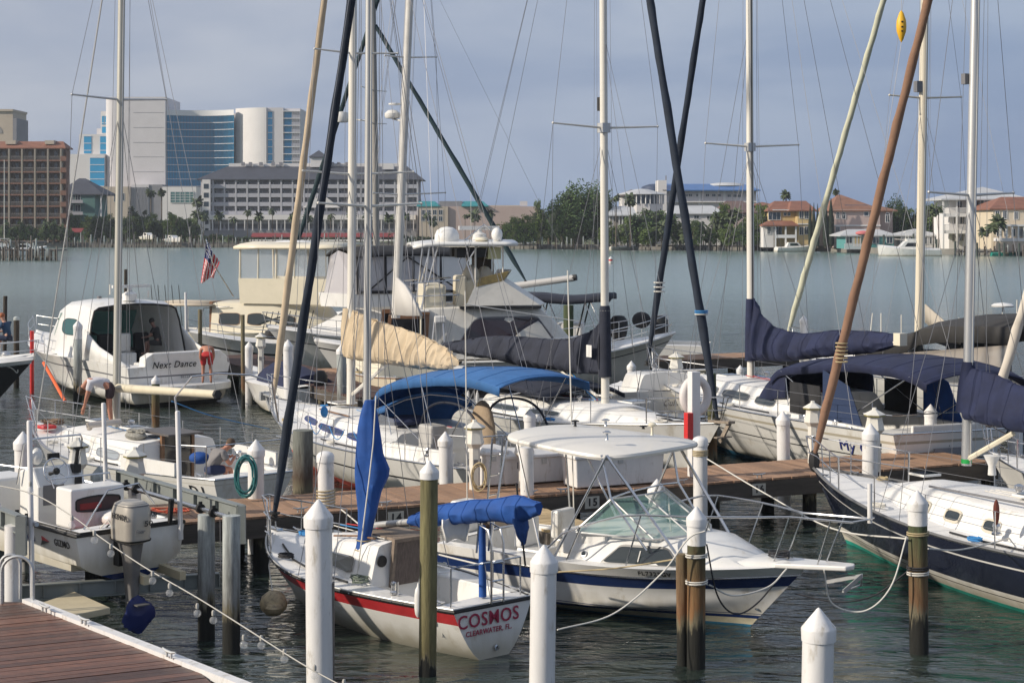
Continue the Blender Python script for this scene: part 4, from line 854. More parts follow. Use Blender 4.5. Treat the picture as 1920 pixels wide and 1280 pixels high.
mb = MB(); mb.beam(Bb+Vector((0, 0, .12)), Bb+Vector((0, 0, -.42)), .14, .09, up=Vector((0, 1, 0))); mb.build('end_plate', liftg, lf, True)
sd = Vector((axd.y, -axd.x, 0)); sd = sd if (Bb-Ab).dot(sd) > 0 else -sd
for A_, B_ in ((Aa, Ab), (Ba, Bb)):
    o1 = A_+sd*(.22 if A_ is Aa else -.22)+Vector((0, 0, -.02)); o2 = B_+sd*(.22 if A_ is Aa else -.22)+Vector((0, 0, -.02))
    MB().cyl(o1, o2, .032, n=10).build('winding_pipe', steel, lf, True)
    for t_ in (.18, .27, .80, .9):
        p = o1.lerp(o2, t_); mb = MB(); mb.cyl(p-axd*.03, p+axd*.03, .07, n=14); mb.beam(p+Vector((0, 0, .1)), p-Vector((0, 0, .02)), .05, .03, up=axd); mb.build('pulley', black, lf, True)
cz = .82
for t_ in (.10, .86):
    a = Aa.lerp(Ab, t_); b_ = Ba.lerp(Bb, t_); a.z = b_.z = cz; ibeam(a+sd*.05, b_, .22, .12, 'cradle_beam')
    for e_ in (a, b_):
        for s_ in (-.05, .05): wire('cable', e_+axd*s_+Vector((0, 0, .1)), e_+axd*s_*1.3+Vector((0, 0, 1.0)), wirem, lf, .005)
for s_ in (.7, 1.25): p = Aa+sd*s_; q_ = Aa.lerp(Ab, .9)+sd*s_; p.z = q_.z = cz+.17; MB().beam(p, q_, .09, .12).build('bunk', tanp, lf, True)
for px, y0, y1, d_ in ((197, 755, 935, 27.6), (336, 770, 985, 24.9), (58, 788, 1112, 23.6)):
    a = atd(px-3, y0, d_); b_ = atd(px+3, y1, d_); MB().tube([b_-Vector((0, 0, .2)), a-Vector((0, 0, .02)), a], [.037, .037, .030], 10).build('guide_post', pvc, lf, True)
# ---- power pedestals ----
def pedestal(px, ytop, wpx, d, label, zb=DZ):
    w = wpx/F*d*1.0; p = atd(px, ytop, d); r = thing('power_pedestal', label, 'pedestal', (p.x, d, zb), R(25)+random.uniform(-.3, .3), 'power pedestals'); h = p.z-zb
    e = .30
    mb = MB(); hb_ = h-e*.35
    def ring(s_, z, n_=6): return [(s_*cos(2*pi*(i+.5)/n_), s_*sin(2*pi*(i+.5)/n_), z) for i in range(n_)]
    mb.grid([ring(w*.26, 0), ring(w*.26, hb_-e*1.15)], wrap=True, sm=False); mb.build('post', pedw, r)
    mb = MB(); mb.grid([ring(w*.26, hb_-e*1.2), ring(w*.46, hb_-e*.9), ring(w*.36, hb_-e*.25), ring(w*.36, hb_)], wrap=True, sm=False); mb.add(ring(w*.36, hb_), [(0, 1, 2, 3, 4, 5)]); mb.build('head', pedw, r)
    mb = MB(); mb.grid([ring(w*.50, hb_), ring(w*.50, hb_+.025)], wrap=True, sm=False); mb.add(ring(w*.50, hb_), [(5, 4, 3, 2, 1, 0)]); mb.build('band', olive, r)
    mb = MB(); mb.grid([ring(w*.52, hb_+.025), ring(w*.52, hb_+.04), ring(w*.12, hb_+.13), ring(w*.10, hb_+.17)], wrap=True, sm=False); mb.add(ring(w*.10, hb_+.17), [(0, 1, 2, 3, 4, 5)]); mb.build('cap', pedw, r)
    for a in (0, 2.1, 4.2): mb = MB(); mb.box((w*.29*cos(a), w*.29*sin(a), hb_*.45), (.02, .08, .12), a); mb.build('outlet', lettg, r)
    return r
pedestal(146, 827, 40, 28.4, 'white power pedestal behind the whaler steering console')
pedestal(253, 845, 44, 28.9, 'white power pedestal standing right of the whaler console')
pdh = pedestal(890, 793, 40, 32.0, 'white power pedestal hung with a beige hose coil')
pedestal(983, 812, 42, 32.2, 'white power pedestal partly behind the cruiser hardtop')
pedestal(1524, 757, 36, 35.5, 'white power pedestal left of the rust brown furled sail')
pedestal(1640, 770, 40, 34.3, 'white power pedestal right of the rust brown furled sail')
pedestal(489, 627, 22, 56, 'small far white power pedestal beside the brown pole')
pedestal(1268, 664, 30, 48, 'white power pedestal near the boat named Gulliver')
# ---- dock boxes ----
def dockbox(px, py, Lb, Wb, hb_, label, off):
    x = 1.0
    for k in range(40): p = dk(x, off); x += ((px-960)/F*p.y-p.x)*.7
    c = dk(x, off)+U*Lb/2+V*Wb/2; rz = atan2(U.y, U.x); r = thing('dock_box', label, 'dock box', tuple(c), rz)
    mb = MB(); mb.bx(-Lb/2, Lb/2, -Wb/2, Wb/2, .03, hb_); mb.v = [Vector((p.x*(1-.04*(1-p.z/hb_)), p.y*(1-.10*(1-p.z/hb_)), p.z)) for p in mb.v]; mb.build('box', pvc, r, bevel=.02)
    mb = MB(); a, b_ = Lb/2+.05, Wb/2+.05; z0 = hb_+.003
    mb.grid([[(-a, -b_, z0), (a, -b_, z0), (a, b_, z0), (-a, b_, z0)], [(-a, -b_, z0+.05), (a, -b_, z0+.05), (a, b_, z0+.05), (-a, b_, z0+.05)], [(-a+.08, -b_+.10, z0+.13), (a-.08, -b_+.10, z0+.13), (a-.08, b_-.10, z0+.13), (-a+.08, b_-.10, z0+.13)]], wrap=True, sm=False)
    mb.add([(-a+.08, -b_+.10, z0+.13), (a-.08, -b_+.10, z0+.13), (a-.08, b_-.10, z0+.13), (-a+.08, b_-.10, z0+.13)], [(0, 1, 2, 3)]); mb.add([(-a, -b_, z0), (a, -b_, z0), (a, b_, z0), (-a, b_, z0)], [(3, 2, 1, 0)]); mb.build('lid', pvc, r, bevel=.012)
    mb = MB(); mb.box((0, -Wb/2-.005, hb_-.08), (.10, .02, .10)); mb.build('latch', galv, r)
    for s_ in (-.45, .45): mb = MB(); mb.box((s_*Lb, 0, .015), (.08, Wb*.8, .03)); mb.build('foot', black, r)
dockbox(1080, 924, 1.9, .62, .58, 'long white dock box, nearest, with faceted lid', .25)
dockbox(945, 905, 1.7, .6, .52, 'white dock box partly hidden, left of the longest one', 1.2)
dockbox(903, 905, .5, .5, .62, 'small ribbed white dock box beside the hose pedestal', 1.25)
# life ring post
p = atd(1301, 860, 33.6); lp = thing('life_ring_post', 'square white post with extinguisher box beside the dock', 'post', (p.x, 33.6, DZ))
zt = Z(696, 33.6); mb = MB(); mb.box((p.x, 33.6, (zt+DZ)/2), (.19, .19, zt-DZ), .4); mb.build('post', pvc, lp, True, bevel=.01)
c = atd(1304, 742, 33.85); mb = MB(); M_ = Matrix.Rotation(R(90), 3, 'X')
mb.tube([(c.x+.25*cos(2*pi*i/28), c.y+.12*cos(2*pi*i/28), c.z+.33*sin(2*pi*i/28)) for i in range(28)], .085, 10, closed=True); mb.build('life_ring', mat('ring_white', (.66, .62, .60), .6), label='white life ring hanging on the square post', cat='life ring')
c = atd(1291, 802, 33.4); mb = MB(); mb.box(c, (.13, .16, .60), .4); q = mb.build('extinguisher_box', redp, label='narrow red extinguisher box on the square white post', cat='extinguisher box', bevel=.01)
# hoses
def coil(px, py, wpx, hpx, d, m, label, n=7, r_=.011, seed=1):
    rnd = random.Random(seed); c = atd(px, py, d); mb = MB(); pts = []
    for i in range(n*22):
        a = 2*pi*i/22; k = rnd.uniform(.74, 1.08) if i % 22 == 0 else k; w = wpx/2/F*d*k*(1-.10*sin(i*.013)); h = hpx/2/F*d*k
        pts.append(c+Vector((w*cos(a)+.02*sin(i*.31), -.06*sin(i*.05+a)-.02*(i/22)/n, h*sin(a)-(h*.12 if sin(a) < 0 else 0)*abs(sin(i*.11)))))
    mb.tube(pts, r_, 6); return mb.build('hose_coil', m, label=label, cat='hose')
coil(461, 890, 42, 74, 30.6, tealh, 'teal water hose coiled on the white piling', 11, .014)
coil(898, 892, 26, 48, 31.6, ropet, 'beige hose coiled on the power pedestal', 6, .012, 2)
# ================= BOAT BUILDER =================
class Boat:
    def __init__(s, name, label, stern, bow, cat='boat', group=None):
        s.a = Vector((stern[0], stern[1], 0)); s.b = Vector((bow[0], bow[1], 0)); s.L = (s.b-s.a).length; s.rz = atan2(s.b.y-s.a.y, s.b.x-s.a.x)
        s.r = thing(name, label, cat, tuple(s.a), s.rz, group); s.M = RM[s.r.name]; s.zo = 0; s.fwd = (s.b-s.a).normalized(); s.lat = Vector((-s.fwd.y, s.fwd.x, 0))
    def lift(s, z): s.zo = z; s.r.location.z = z; s.M = Matrix.Translation((0, 0, z))@s.M; RM[s.r.name] = s.M
    def W(s, x, y, z): return s.M@Vector((x, y, z))                 # local metres -> world
    def hull(s, B, fb, tw=.7, brake=.6, srake=0, draft=.4, am=.38, ab=.8, xm=.42, q=1.0, p=2.0, bands=None, mats=None, chine=0, n=30, flare=0, tm=None):
        s.B = B; s.fb = fb; s.tw = tw; s.xm = xm; s.p = p; s.q = q; s.brake = brake; s.srake = srake; s.draft = draft; s.am = am; s.ab = ab; s.chine = chine; s.flare = flare
        bands = bands or [(('k', 0), ('a', 0), 0, 3), (('a', 0), ('a', .12), 1, 1), (('a', .12), ('s', 0), 2, 6)]
        lv = []
        for lo, hi, mi, k in bands:
            for j in range(k): lv.append((lo, hi, j/k, mi))
        lv.append((bands[-1][0], bands[-1][1], 1, bands[-1][2]))
        mb = MB()
        for sd_ in (1, -1):
            rows = []
            for i in range(n+1):
                t = i/n; t = t if t < .5 else .5+.5*(1-(1-(t-.5)/.5)**1.25)
                rows.append([s.pt(t, lerp(s.lev(lo, t), s.lev(hi, t), f), sd_) for lo, hi, f, mi in lv])
            for i in range(n):
                for j in range(len(lv)-1):
                    v = [rows[i][j], rows[i+1][j], rows[i+1][j+1], rows[i][j+1]]
                    mb.add(v if sd_ < 0 else v[::-1], [(0, 1, 2, 3)], lv[j][3], True)
            if sd_ == 1: r0 = rows[0]
            else:
                for j in range(len(lv)-1): mb.add([r0[j], rows[0][j], rows[0][j+1], r0[j+1]], [(3, 2, 1, 0)], lv[j][3] if tm is None or lv[j][3] == 0 else tm, False)
        # weld
        o = mb.build('hull', mats, s.r); me = o.data
        import bmesh
        bm = bmesh.new(); bm.from_mesh(me); bmesh.ops.remove_doubles(bm, verts=bm.verts, dist=.002); bmesh.ops.recalc_face_normals(bm, faces=bm.faces); bm.to_mesh(me); bm.free(); me.set_sharp_from_angle(angle=R(40))
        s.ho = o; return o
    def zs(s, t):
        a, m, b = s.fb; u = t/.45 if t < .45 else (t-.45)/.55
        return (a+(m-a)*sin(u*pi/2)) if t < .45 else m+(b-m)*u**1.7
    def hb(s, t):
        if t < s.xm: return s.B/2*(s.tw+(1-s.tw)*sin(pi/2*t/s.xm))
        u = (t-s.xm)/(1-s.xm); return max(.012, s.B/2*(1-u**s.p)**s.q)
    def lev(s, sp, t):
        if sp[0] == 'k': return -s.draft*(1-t**5)*(.35+.65*min(1, t*4) if not s.chine else 1)
        if sp[0] == 'a': return sp[1]
        if sp[0] == 'f': return s.zs(t)*sp[1]
        return s.zs(t)+sp[1]
    def pt(s, t, z, side=1):
        zs = s.zs(t); dr = -s.lev(('k', 0), t)-1e-3; h = max(0, min(1, (z+dr)/(zs+dr))); b = s.hb(t)
        if s.chine:
            hc = lerp(s.chine, min(.75, s.chine+.30), t**2); yc = lerp(.90, .42, t**1.6)
            f = yc*h/hc if h < hc else yc+(1-yc)*((h-hc)/(1-hc))**(1+1.0*t)
        else: f = h**lerp(s.am, s.ab, t**2.2)
        if s.flare: f *= 1
        k = 1-z/zs; x = t*s.L-s.brake*k*t**5+s.srake*k*(1-t)**6
        return Vector((x, b*f*side, z))
    def band_tube(s, dz, r, m, name='rub_rail', t0=0, t1=1, out=.0, n=40, transom=True, nn=6):
        pts = [s.pt(lerp(t1, t0, i/n), s.zs(lerp(t1, t0, i/n))+dz, 1)+Vector((0, out, 0)) for i in range(n+1)]
        pts2 = [s.pt(lerp(t0, t1, i/n), s.zs(lerp(t0, t1, i/n))+dz, -1)-Vector((0, out, 0)) for i in range(n+1)]
        mb = MB()
        if t0 == 0 and transom: mb.tube(pts+pts2, r, nn)
        else: mb.tube(pts, r, nn); mb.tube(pts2, r, nn)
        return mb.build(name, m, s.r)
    def deck(s, t0=0, t1=1, m=None, camber=.04, dz=-.01, name='deck', n=24, inset=0):
        rows = []
        for i in range(n+1):
            t = lerp(t0, t1, i/n); b = max(.005, s.hb(t)-inset); z = s.zs(t)+dz
            rows.append([(t*s.L, b*k, z+camber*(1-k*k)) for k in (1, .9, .5, 0, -.5, -.9, -1)])
        mb = MB(); mb.grid(rows); return mb.build(name, m or deckw, s.r)
    def well(s, t0, t1, w, zf, m=None, mf=None, n=14, name='cockpit', rise=0, thick=.16):
        m = m or gel; mf = mf or deckw; mb = MB(); L_ = []
        for i in range(n+1):
            t = lerp(t0, t1, i/n); b = max(.02, s.hb(t)); bi = max(.01, min(b-thick, w)); x = t*s.L; z = s.zs(t); L_.append((x, b, bi, z))
        for sd_ in (1, -1):
            mb.grid([[(x, b*sd_, z-.005), (x, bi*sd_, z+.012+rise), (x, (bi-.02)*sd_, z-.01), (x, (bi-.03)*sd_, zf)] for x, b, bi, z in L_], 0, True)
        mb.grid([[(x, (bi-.03), zf), (x, -(bi-.03), zf)] for x, b, bi, z in L_], 1, False)
        for x, b, bi, z in (L_[0], L_[-1]): mb.add([(x, -bi, zf), (x, bi, zf), (x, bi, z+.01), (x, -bi, z+.01)], [(0, 1, 2, 3)], 0)
        return mb.build(name, [m, mf], s.r)
    def house(s, st, ins=.12, r=.07, m=None, top=None, name='cabin', z=None, camber=.05, close=(True, True), tops=None):
        # st: list of (x, halfwidth, height, [lean]) ; z: base height or None for the deck
        m = m or gel; mats = [m, top or m]; rows = []
        for e in st:
            x, w, h = e[:3]; ln = e[3] if len(e) > 3 else 0; zb = (s.zs(x/s.L)-.03) if z is None else z; i2 = ins*min(1, h/.3)
            half = [(w, 0), (w-i2*.75, h*.72), (w-i2-r*.25, h-r*.45), (w-i2-r, h), (max(.01, (w-i2-r)*.5), h+camber*.75)]
            half = [(max(.008, a), b) for a, b in half]
            sec = half+[(0, h+camber)]+[(-a, b) for a, b in reversed(half)]
            rows.append([(x+ln*(q[1]/max(h, .01)), q[0], zb+q[1]) for q in sec])
        s.hs = (st, ins, z, rows)
        mb = MB(); mb.grid(rows)
        nn = len(rows[0])
        for i, f in enumerate(mb.f):
            j = i % (nn-1)
            if 3 <= j <= nn-5: mb.m[i] = 1
        if close[0]: mb.add(rows[0], [list(reversed(range(nn)))], 0)
        if close[1]: mb.add(rows[-1], [list(range(nn))], 0)
        o = mb.build(name, mats, s.r); s.last = rows; s.lastst = st; return o
    def side_pt(s, x, v, side, off=0, rows=None, st=None):
        rows = rows or s.last; st = st or s.lastst
        xs = [e[0] for e in st]
        for i in range(len(xs)-1):
            if (xs[i] <= x <= xs[i+1]) or (xs[i] >= x >= xs[i+1]): break
        t = (x-xs[i])/(xs[i+1]-xs[i]); a = Vector(rows[i][0]).lerp(Vector(rows[i+1][0]), t); b = Vector(rows[i][1]).lerp(Vector(rows[i+1][1]), t)
        d = Vector(rows[i+1][0])-Vector(rows[i][0]); p = a.lerp(b, v/.72); nrm = d.cross(b-a).normalized()
        if nrm.y < 0: nrm = -nrm
        p = p+nrm*off; return Vector((p.x, p.y*side, p.z))
    def side_win(s, x0, x1, v0, v1, side, fr=steel, gl=glass, sl0=0, sl1=0, rr=.2, fw=.02, rows=None, st=None, name='window', th=.02, crv=0):
        # rounded window lying on the cabin side; sl: slant of each end
        def loop(gx, gv, off, k=5):
            pts = []; w = x1-x0; h = v1-v0
            for cx, cy, a0 in ((1-rr, 1-rr, 0), (rr, 1-rr, 90), (rr, rr, 180), (1-rr, rr, 270)):
                for i in range(k):
                    a = R(a0+90*i/(k-1)); u = cx+rr*cos(a); v = cy+rr*sin(a); u = .5+(u-.5)*(1-gx*2/abs(w)); v = .5+(v-.5)*(1-gv*2/h)
                    x = x0+w*u+(lerp(sl0, sl1, u))*v; pts.append(s.side_pt(x, v0+h*v+crv*(1-(2*u-1)**2)*v, side, off, rows, st))
            return pts
        hs = abs(s.side_pt((x0+x1)/2, .7, 1, 0, rows, st).z-s.side_pt((x0+x1)/2, 0, 1, 0, rows, st).z)/.7
        a = loop(-fw, -fw/hs, 0.001); b = loop(-fw, -fw/hs, th); c = loop(0, 0, th); d = loop(0, 0, th*.4)
        mb = MB(); mb.grid([a, b, c, d], wrap=True, sm=False); o = mb.build(name, fr, s.r)
        d = loop(0, 0, th*.75); c0 = s.side_pt((x0+x1)/2+(sl0+sl1)/4, v0+(v1-v0)/2, side, th*.75+.004, rows, st)
        mb = MB(); mb.add(d+[c0], [(i, (i+1) % len(d), len(d)) for i in range(len(d))]); mb.build('pane', gl, o); return o
    # --- rig ---
    def s_at(s, px, y=0):                                           # local x where the line at lateral y projects to photo column px
        lo, hi = -2*s.L, 3*s.L; k = (px-960)/F
        o = s.W(0, y, 0); f = s.fwd; return (k*o.y-o.x)/(f.x-k*f.y)
    def pz(s, px, py, y=0): x = s.s_at(px, y); w = s.W(x, y, 0); return Vector((x, y, Z(py, w.y)-s.zo))   # local point on the centre plane seen at a photo pixel
    def L2(s, w): return s.M.inverted()@Vector(w)
    def stick(s, name, a, b, r0, r1, m, n=12, k=2, ell=1.0, parent=None):
        mb = MB(); pts = [Vector(a).lerp(Vector(b), i/(k-1)) for i in range(k)] if k > 2 else [a, b]; rr = [lerp(r0, r1, i/(len(pts)-1)) for i in range(len(pts))]
        mb.tube(pts, rr, n); return mb.build(name, m, parent or s.r)
    def mast(s, pxb, pyb, pxt, pyt, r, m, top=14.5, groove=None, rt=None):
        a = s.pz(pxb, pyb); w = s.W(a.x, 0, 0).y; tw_ = atd(pxt, pyt, w); b = s.L2(tw_); d = (b-a).normalized(); T = a+d*((top-a.z)/d.z); s.mb_, s.mt_ = a, T
        o = s.stick('mast', a, T, r, (rt or r*.85), m, 14, 4)
        mb = MB(); side = Vector((-1, 0, 0)); mb.beam(a+side*(r+.004), T+side*(r*.85+.004), .03, .018, up=Vector((0, 1, 0))); mb.build('sail_track', groove or alu, s.r)
        s.mdir = d; s.mr = r
        for sx, sy in ((.22, .10), (-.30, -.12), (.10, -.22)): MB().tube([T+Vector((sx*.3, sy, -.2)), a+Vector((sx, sy*1.3, .05))], .0055, 4).build('halyard', wirem, s.r)
        return o
    def mpt(s, py):                                                 # point on the mast seen at photo row py
        y = s.W(s.mb_.x, 0, 0).y; z = Z(py, y); return s.mb_+s.mdir*((z-s.mb_.z)/s.mdir.z)
    def spreader(s, py, pxL, pxR, r=.03, m=None, dpy=0, sweep=0):
        c = s.mpt(py); out_ = []
        for px in (pxL, pxR):
            cw = s.W(*c); k = (px-960)/F; y = (k*cw.y-cw.x)/(s.lat.x-k*s.lat.y); e = c+Vector((-sweep*abs(y), y, 0)); ew = s.W(*e); e.z = Z(py-dpy if False else py-4, ew.y) if dpy else c.z+.05*abs(y)
            out_.append(e); mb = MB(); mb.tube([c+Vector((0, 0, 0)), e], [r, r*.7], 8); mb.ball(e, r*1.1, 8, 5); mb.build('spreader', m or alu, s.r)
        return out_
    def shroud(s, pts, r=.0068, m=None, name='shroud'):
        for a, b in zip(pts, pts[1:]): MB().tube([a, b], r, 4).build(name, m or wirem, s.r)
    def chain(s, x, side, k=.97): t = x/s.L; return Vector((x, s.hb(t)*k*side, s.zs(t)))
    def furl(s, bow, top, r0, r1, m, seed=0, r_end=.03, twist=9, k=60, start=.04, sag=.0, name='furled_sail', bands=None):
        bow = Vector(bow); top = Vector(top); pts = []; rr = []
        for i in range(k+1):
            t = i/k; p = bow.lerp(top, t); p = p+Vector((sin(t*3.1)*sag, 0, -abs(sag)*sin(pi*t))); pts.append(p)
            e = min(1, (t/.10)) if t < .10 else 1; rr.append(lerp(r_end, lerp(r0, r1, t), e**.6)*(1+.06*noise.noise(Vector((t*30, seed, 0)))))
        mb = MB(); mb.tube(pts, rr, 14, fn=lambda i, a: 1+.05*cos(2*a-i*twist/k*2*pi)+.17*max(0, cos(a-i*twist/k*2*pi))**8+.03*noise.noise(Vector((i*.7, a*2, seed)))); o = mb.build(name, m, s.r)
        mb = MB(); mb.lathe([(.05, 0), (.09, .01), (.09, .05), (.05, .06), (.05, .10), (.09, .11), (.09, .14), (.04, .15)], tuple(bow-Vector((0, 0, .12))), 12); mb.build('furling_drum', black, s.r)
        return o
    def cover(s, A, E, hts, wds, drops, m, seed=0, n=40, na=22, name='sail_cover', wr=.03, pl=.018):
        # cloth wrapped on a boom from A (mast) to E (end): heights above, widths, drops below, as lists over the length
        A = Vector(A); E = Vector(E); d = (E-A); up = Vector((0, 0, 1)); sdv = d.cross(up).normalized(); rows = []
        def itp(L_, t): f = t*(len(L_)-1); i = min(int(f), len(L_)-2); u = f-i; u = u*u*(3-2*u)*.5+u*.5; return lerp(L_[i], L_[i+1], u)
        for i in range(n+1):
            t = i/n; c = A+d*t; h = itp(hts, t); w = itp(wds, t); dp = itp(drops, t); ring = []
            for j in range(na):
                a = 2*pi*j/na; ca, sa = cos(a), sin(a); yy = w*ca*(1-.45*max(0, sa)**1.5); zz = (h if sa > 0 else dp)*sa
                q = noise.noise(Vector((t*n*.42+seed, sa*1.3, ca)))*wr+noise.noise(Vector((t*n*.9+seed*2, sa*.8+5, ca*1.5)))*wr*.5+noise.noise(Vector((t*d.length*5.5+seed, sa*.5, ca*.4)))*pl*2
                ring.append(c+sdv*(yy+q*(1 if ca > 0 else -1))+up*(zz+noise.noise(Vector((t*5+seed, a, 3)))*wr*.6))
            rows.append(ring)
        mb = MB(); mb.grid(rows, wrap=True); mb.add(rows[0], [list(range(na))]); mb.add(rows[-1], [list(reversed(range(na)))]); o = mb.build(name, m, s.r)
        for i in range(3, n-2, max(4, n//9)):
            c = sum(rows[i], Vector())/na; MB().tube([c+(p-c)*1.015 for p in rows[i]], .007, 4, closed=True).build('cover_strap', m, s.r)
        MB().tube([r_[na//4]+Vector((0, 0, .004)) for r_ in rows[1:-1]], .008, 4).build('cover_seam', m, s.r)
        return o
    def rail_line(s, t0, t1, n, h=.62, wires=(.6, .32), side=1, m=None, r=.0045, posts=True, inset=.05, pr=.0125):
        P = []
        for i in range(n):
            t = lerp(t0, t1, i/(n-1)); b = s.chain(t*s.L, side, 1)-Vector((0, inset*side, 0)); P.append(b)
            if posts: MB().tube([b, b+Vector((0, 0, h))], pr, 6).build('stanchion', steel, s.r)
        for w in wires: MB().tube([p+Vector((0, 0, w)) for p in P], r, 4).build('lifeline', m or wirem, s.r)
        return P
    def pulpit(s, t0, h=.65, out=.15, m=None, r=.014, mid=True, n=10):
        L_ = []
        for i in range(n+1):
            t = lerp(t0, 1, i/n); L_.append(s.chain(t*s.L, 1, 1)-Vector((0, .05 if t < .98 else 0, 0)))
        def lp(hh, o):
            a = [p+Vector((o*(i/n)**3, .02, hh)) for i, p in enumerate(L_)]; a[-1].y = .07; return a+[Vector((p.x, -p.y, p.z)) for p in reversed(a)]
        mb = MB(); mb.tube([L_[0]]+lp(h, out)+[Vector((L_[0].x, -L_[0].y, L_[0].z))], r, 8); mb.build('pulpit', m or steel, s.r)
        if mid: MB().tube(lp(h*.5, out*.6), r*.8, 6).build('pulpit_rail', m or steel, s.r)
        for i in (n//3, 2*n//3, n):
            for sd_ in (1, -1):
                p = L_[i]; q = lp(h, out)[i]; MB().tube([(p.x, p.y*sd_, p.z), (q.x, q.y*sd_, q.z)], r*.85, 6).build('pulpit_leg', m or steel, s.r)
    def name_transom(s, txt, h, z, m=None, shear=0, y=0, t=.0, bold=0, sx=1, off=.02):
        o = s.pt(0, z, 0.0001); o2 = s.pt(0, z+.1, .0001); up = (o2-o); p = Vector((o.x-off, y, z)); return text(txt, p, (0, -1, 0), up, h, m or lettb, s.ho, shear, world=False, bold=bold, sx=sx)
    def hull_text(s, txt, t, z, h, side, m=None, shear=0, bold=0, sx=1, off=.012, parent=None, dt=.02):
        a = s.pt(t-dt, z, side); b = s.pt(t+dt, z, side); c = s.pt(t, z, side); u = s.pt(t, z+.05, side)-s.pt(t, z-.05, side); rgt = (b-a) if side < 0 else (a-b)
        nrm = rgt.cross(u).normalized(); return text(txt, c+nrm*off, rgt, u, h, m or lettb, parent or s.ho, shear, world=False, bold=bold, sx=sx)
    def rod(s, pts, r=.014, m=None, name='rail', n=6): return MB().tube(pts, r, n).build(name, m or steel, s.r)
    def port(s, x, v, side, rr=.07, rows=None, st=None, name='porthole'):
        c = s.side_pt(x, v, side, .008, rows, st); c2 = s.side_pt(x, v, side, .03, rows, st); nrm = (c2-c).normalized()
        q = nrm.to_track_quat('Z', 'Y').to_matrix(); mb = MB(); mb.lathe([(rr, -.005), (rr, .012), (rr*.75, .014), (rr*.72, .004)], tuple(c), 14, M=q); o = mb.build(name, steel, s.r); mb = MB(); mb.lathe([(rr*.74, .004), (.001, .005)], tuple(c), 14, M=q); mb.build('pane', glass, o)
def winch(bt, p, s_=1.0, cover=None):
    mb = MB(); mb.lathe([(.075*s_, 0), (.075*s_, .03), (.05*s_, .05), (.05*s_, .11), (.065*s_, .14), (.055*s_, .17), (.02*s_, .18), (.001, .18)], tuple(p), 14); return mb.build('winch', cover or steel, bt.r)
def hatch(bt, x, y, z, w, l, m=None, tilt=0):
    mb = MB(); mb.box((x, y, z+.02), (l, w, .04)); o = mb.build('hatch', m or gel, bt.r, bevel=.01); mb = MB(); mb.box((x, y, z+.045), (l*.8, w*.8, .012)); mb.build('pane', glass, o); return o
def ball_fender(bt, p, r=.11, l=.55, m=None):
    mb = MB(); q = Vector(p); mb.lathe([(.02, 0), (r*.8, .04), (r, .12), (r, l-.12), (r*.8, l-.04), (.02, l), (.015, l+.05)], tuple(q), 12); return mb.build('fender', m or gel, bt.r)
# ================= BOATS =================
def bimini(b, prof, hw, m, name='bimini', arch=.22, valance=.10, frames=(1, 3, 5), foot=None, th=.02, n=14, side_drop=None, fm=None, yo=0):
    # prof: photo (px,py) points of the crown line, on the boat's centre plane
    P = curve3([b.pz(px, py) for px, py in prof], 5); rows = []
    for i, p in enumerate(P):
        rows.append([p+Vector((0, yo+hw*k, -arch*abs(k)**2.2+.012*noise.noise(Vector((i*.5, k*3, hw))))) for k in [-1+2*j/n for j in range(n+1)]])
    for r_ in rows: r_.insert(0, r_[0]+Vector((0, -.01, -valance))); r_.append(r_[-1]+Vector((0, .01, -valance)))
    mb = MB(); mb.grid(rows); o = mb.build(name, m, b.r, solid=th)
    for k in range(1, len(P)-1, 4): MB().tube([q+Vector((0, 0, .012)) for q in rows[k]], .009, 4).build('seam', m, b.r)
    for j in (1, -2): MB().tube([r_[j]+Vector((0, 0, .006)) for r_ in rows], .012, 4).build('edge_piping', m, b.r)
    for k in frames:
        p = P[min(k*5, len(P)-1)]; f = foot or p.x; zb = b.zs(min(1, max(0, f/b.L)))
        pts = [(f+(p.x-f)*0, -hw*1.0, zb), (p.x, -hw, p.z-arch-.03), (p.x, -hw*.6, p.z-arch*.4-.03), (p.x, 0, p.z-.04), (p.x, hw*.6, p.z-arch*.4-.03), (p.x, hw, p.z-arch-.03), (f, hw*1.0, zb)]
        MB().tube(pts, .014, 7).build('frame_tube', fm or steel, b.r)
    return P
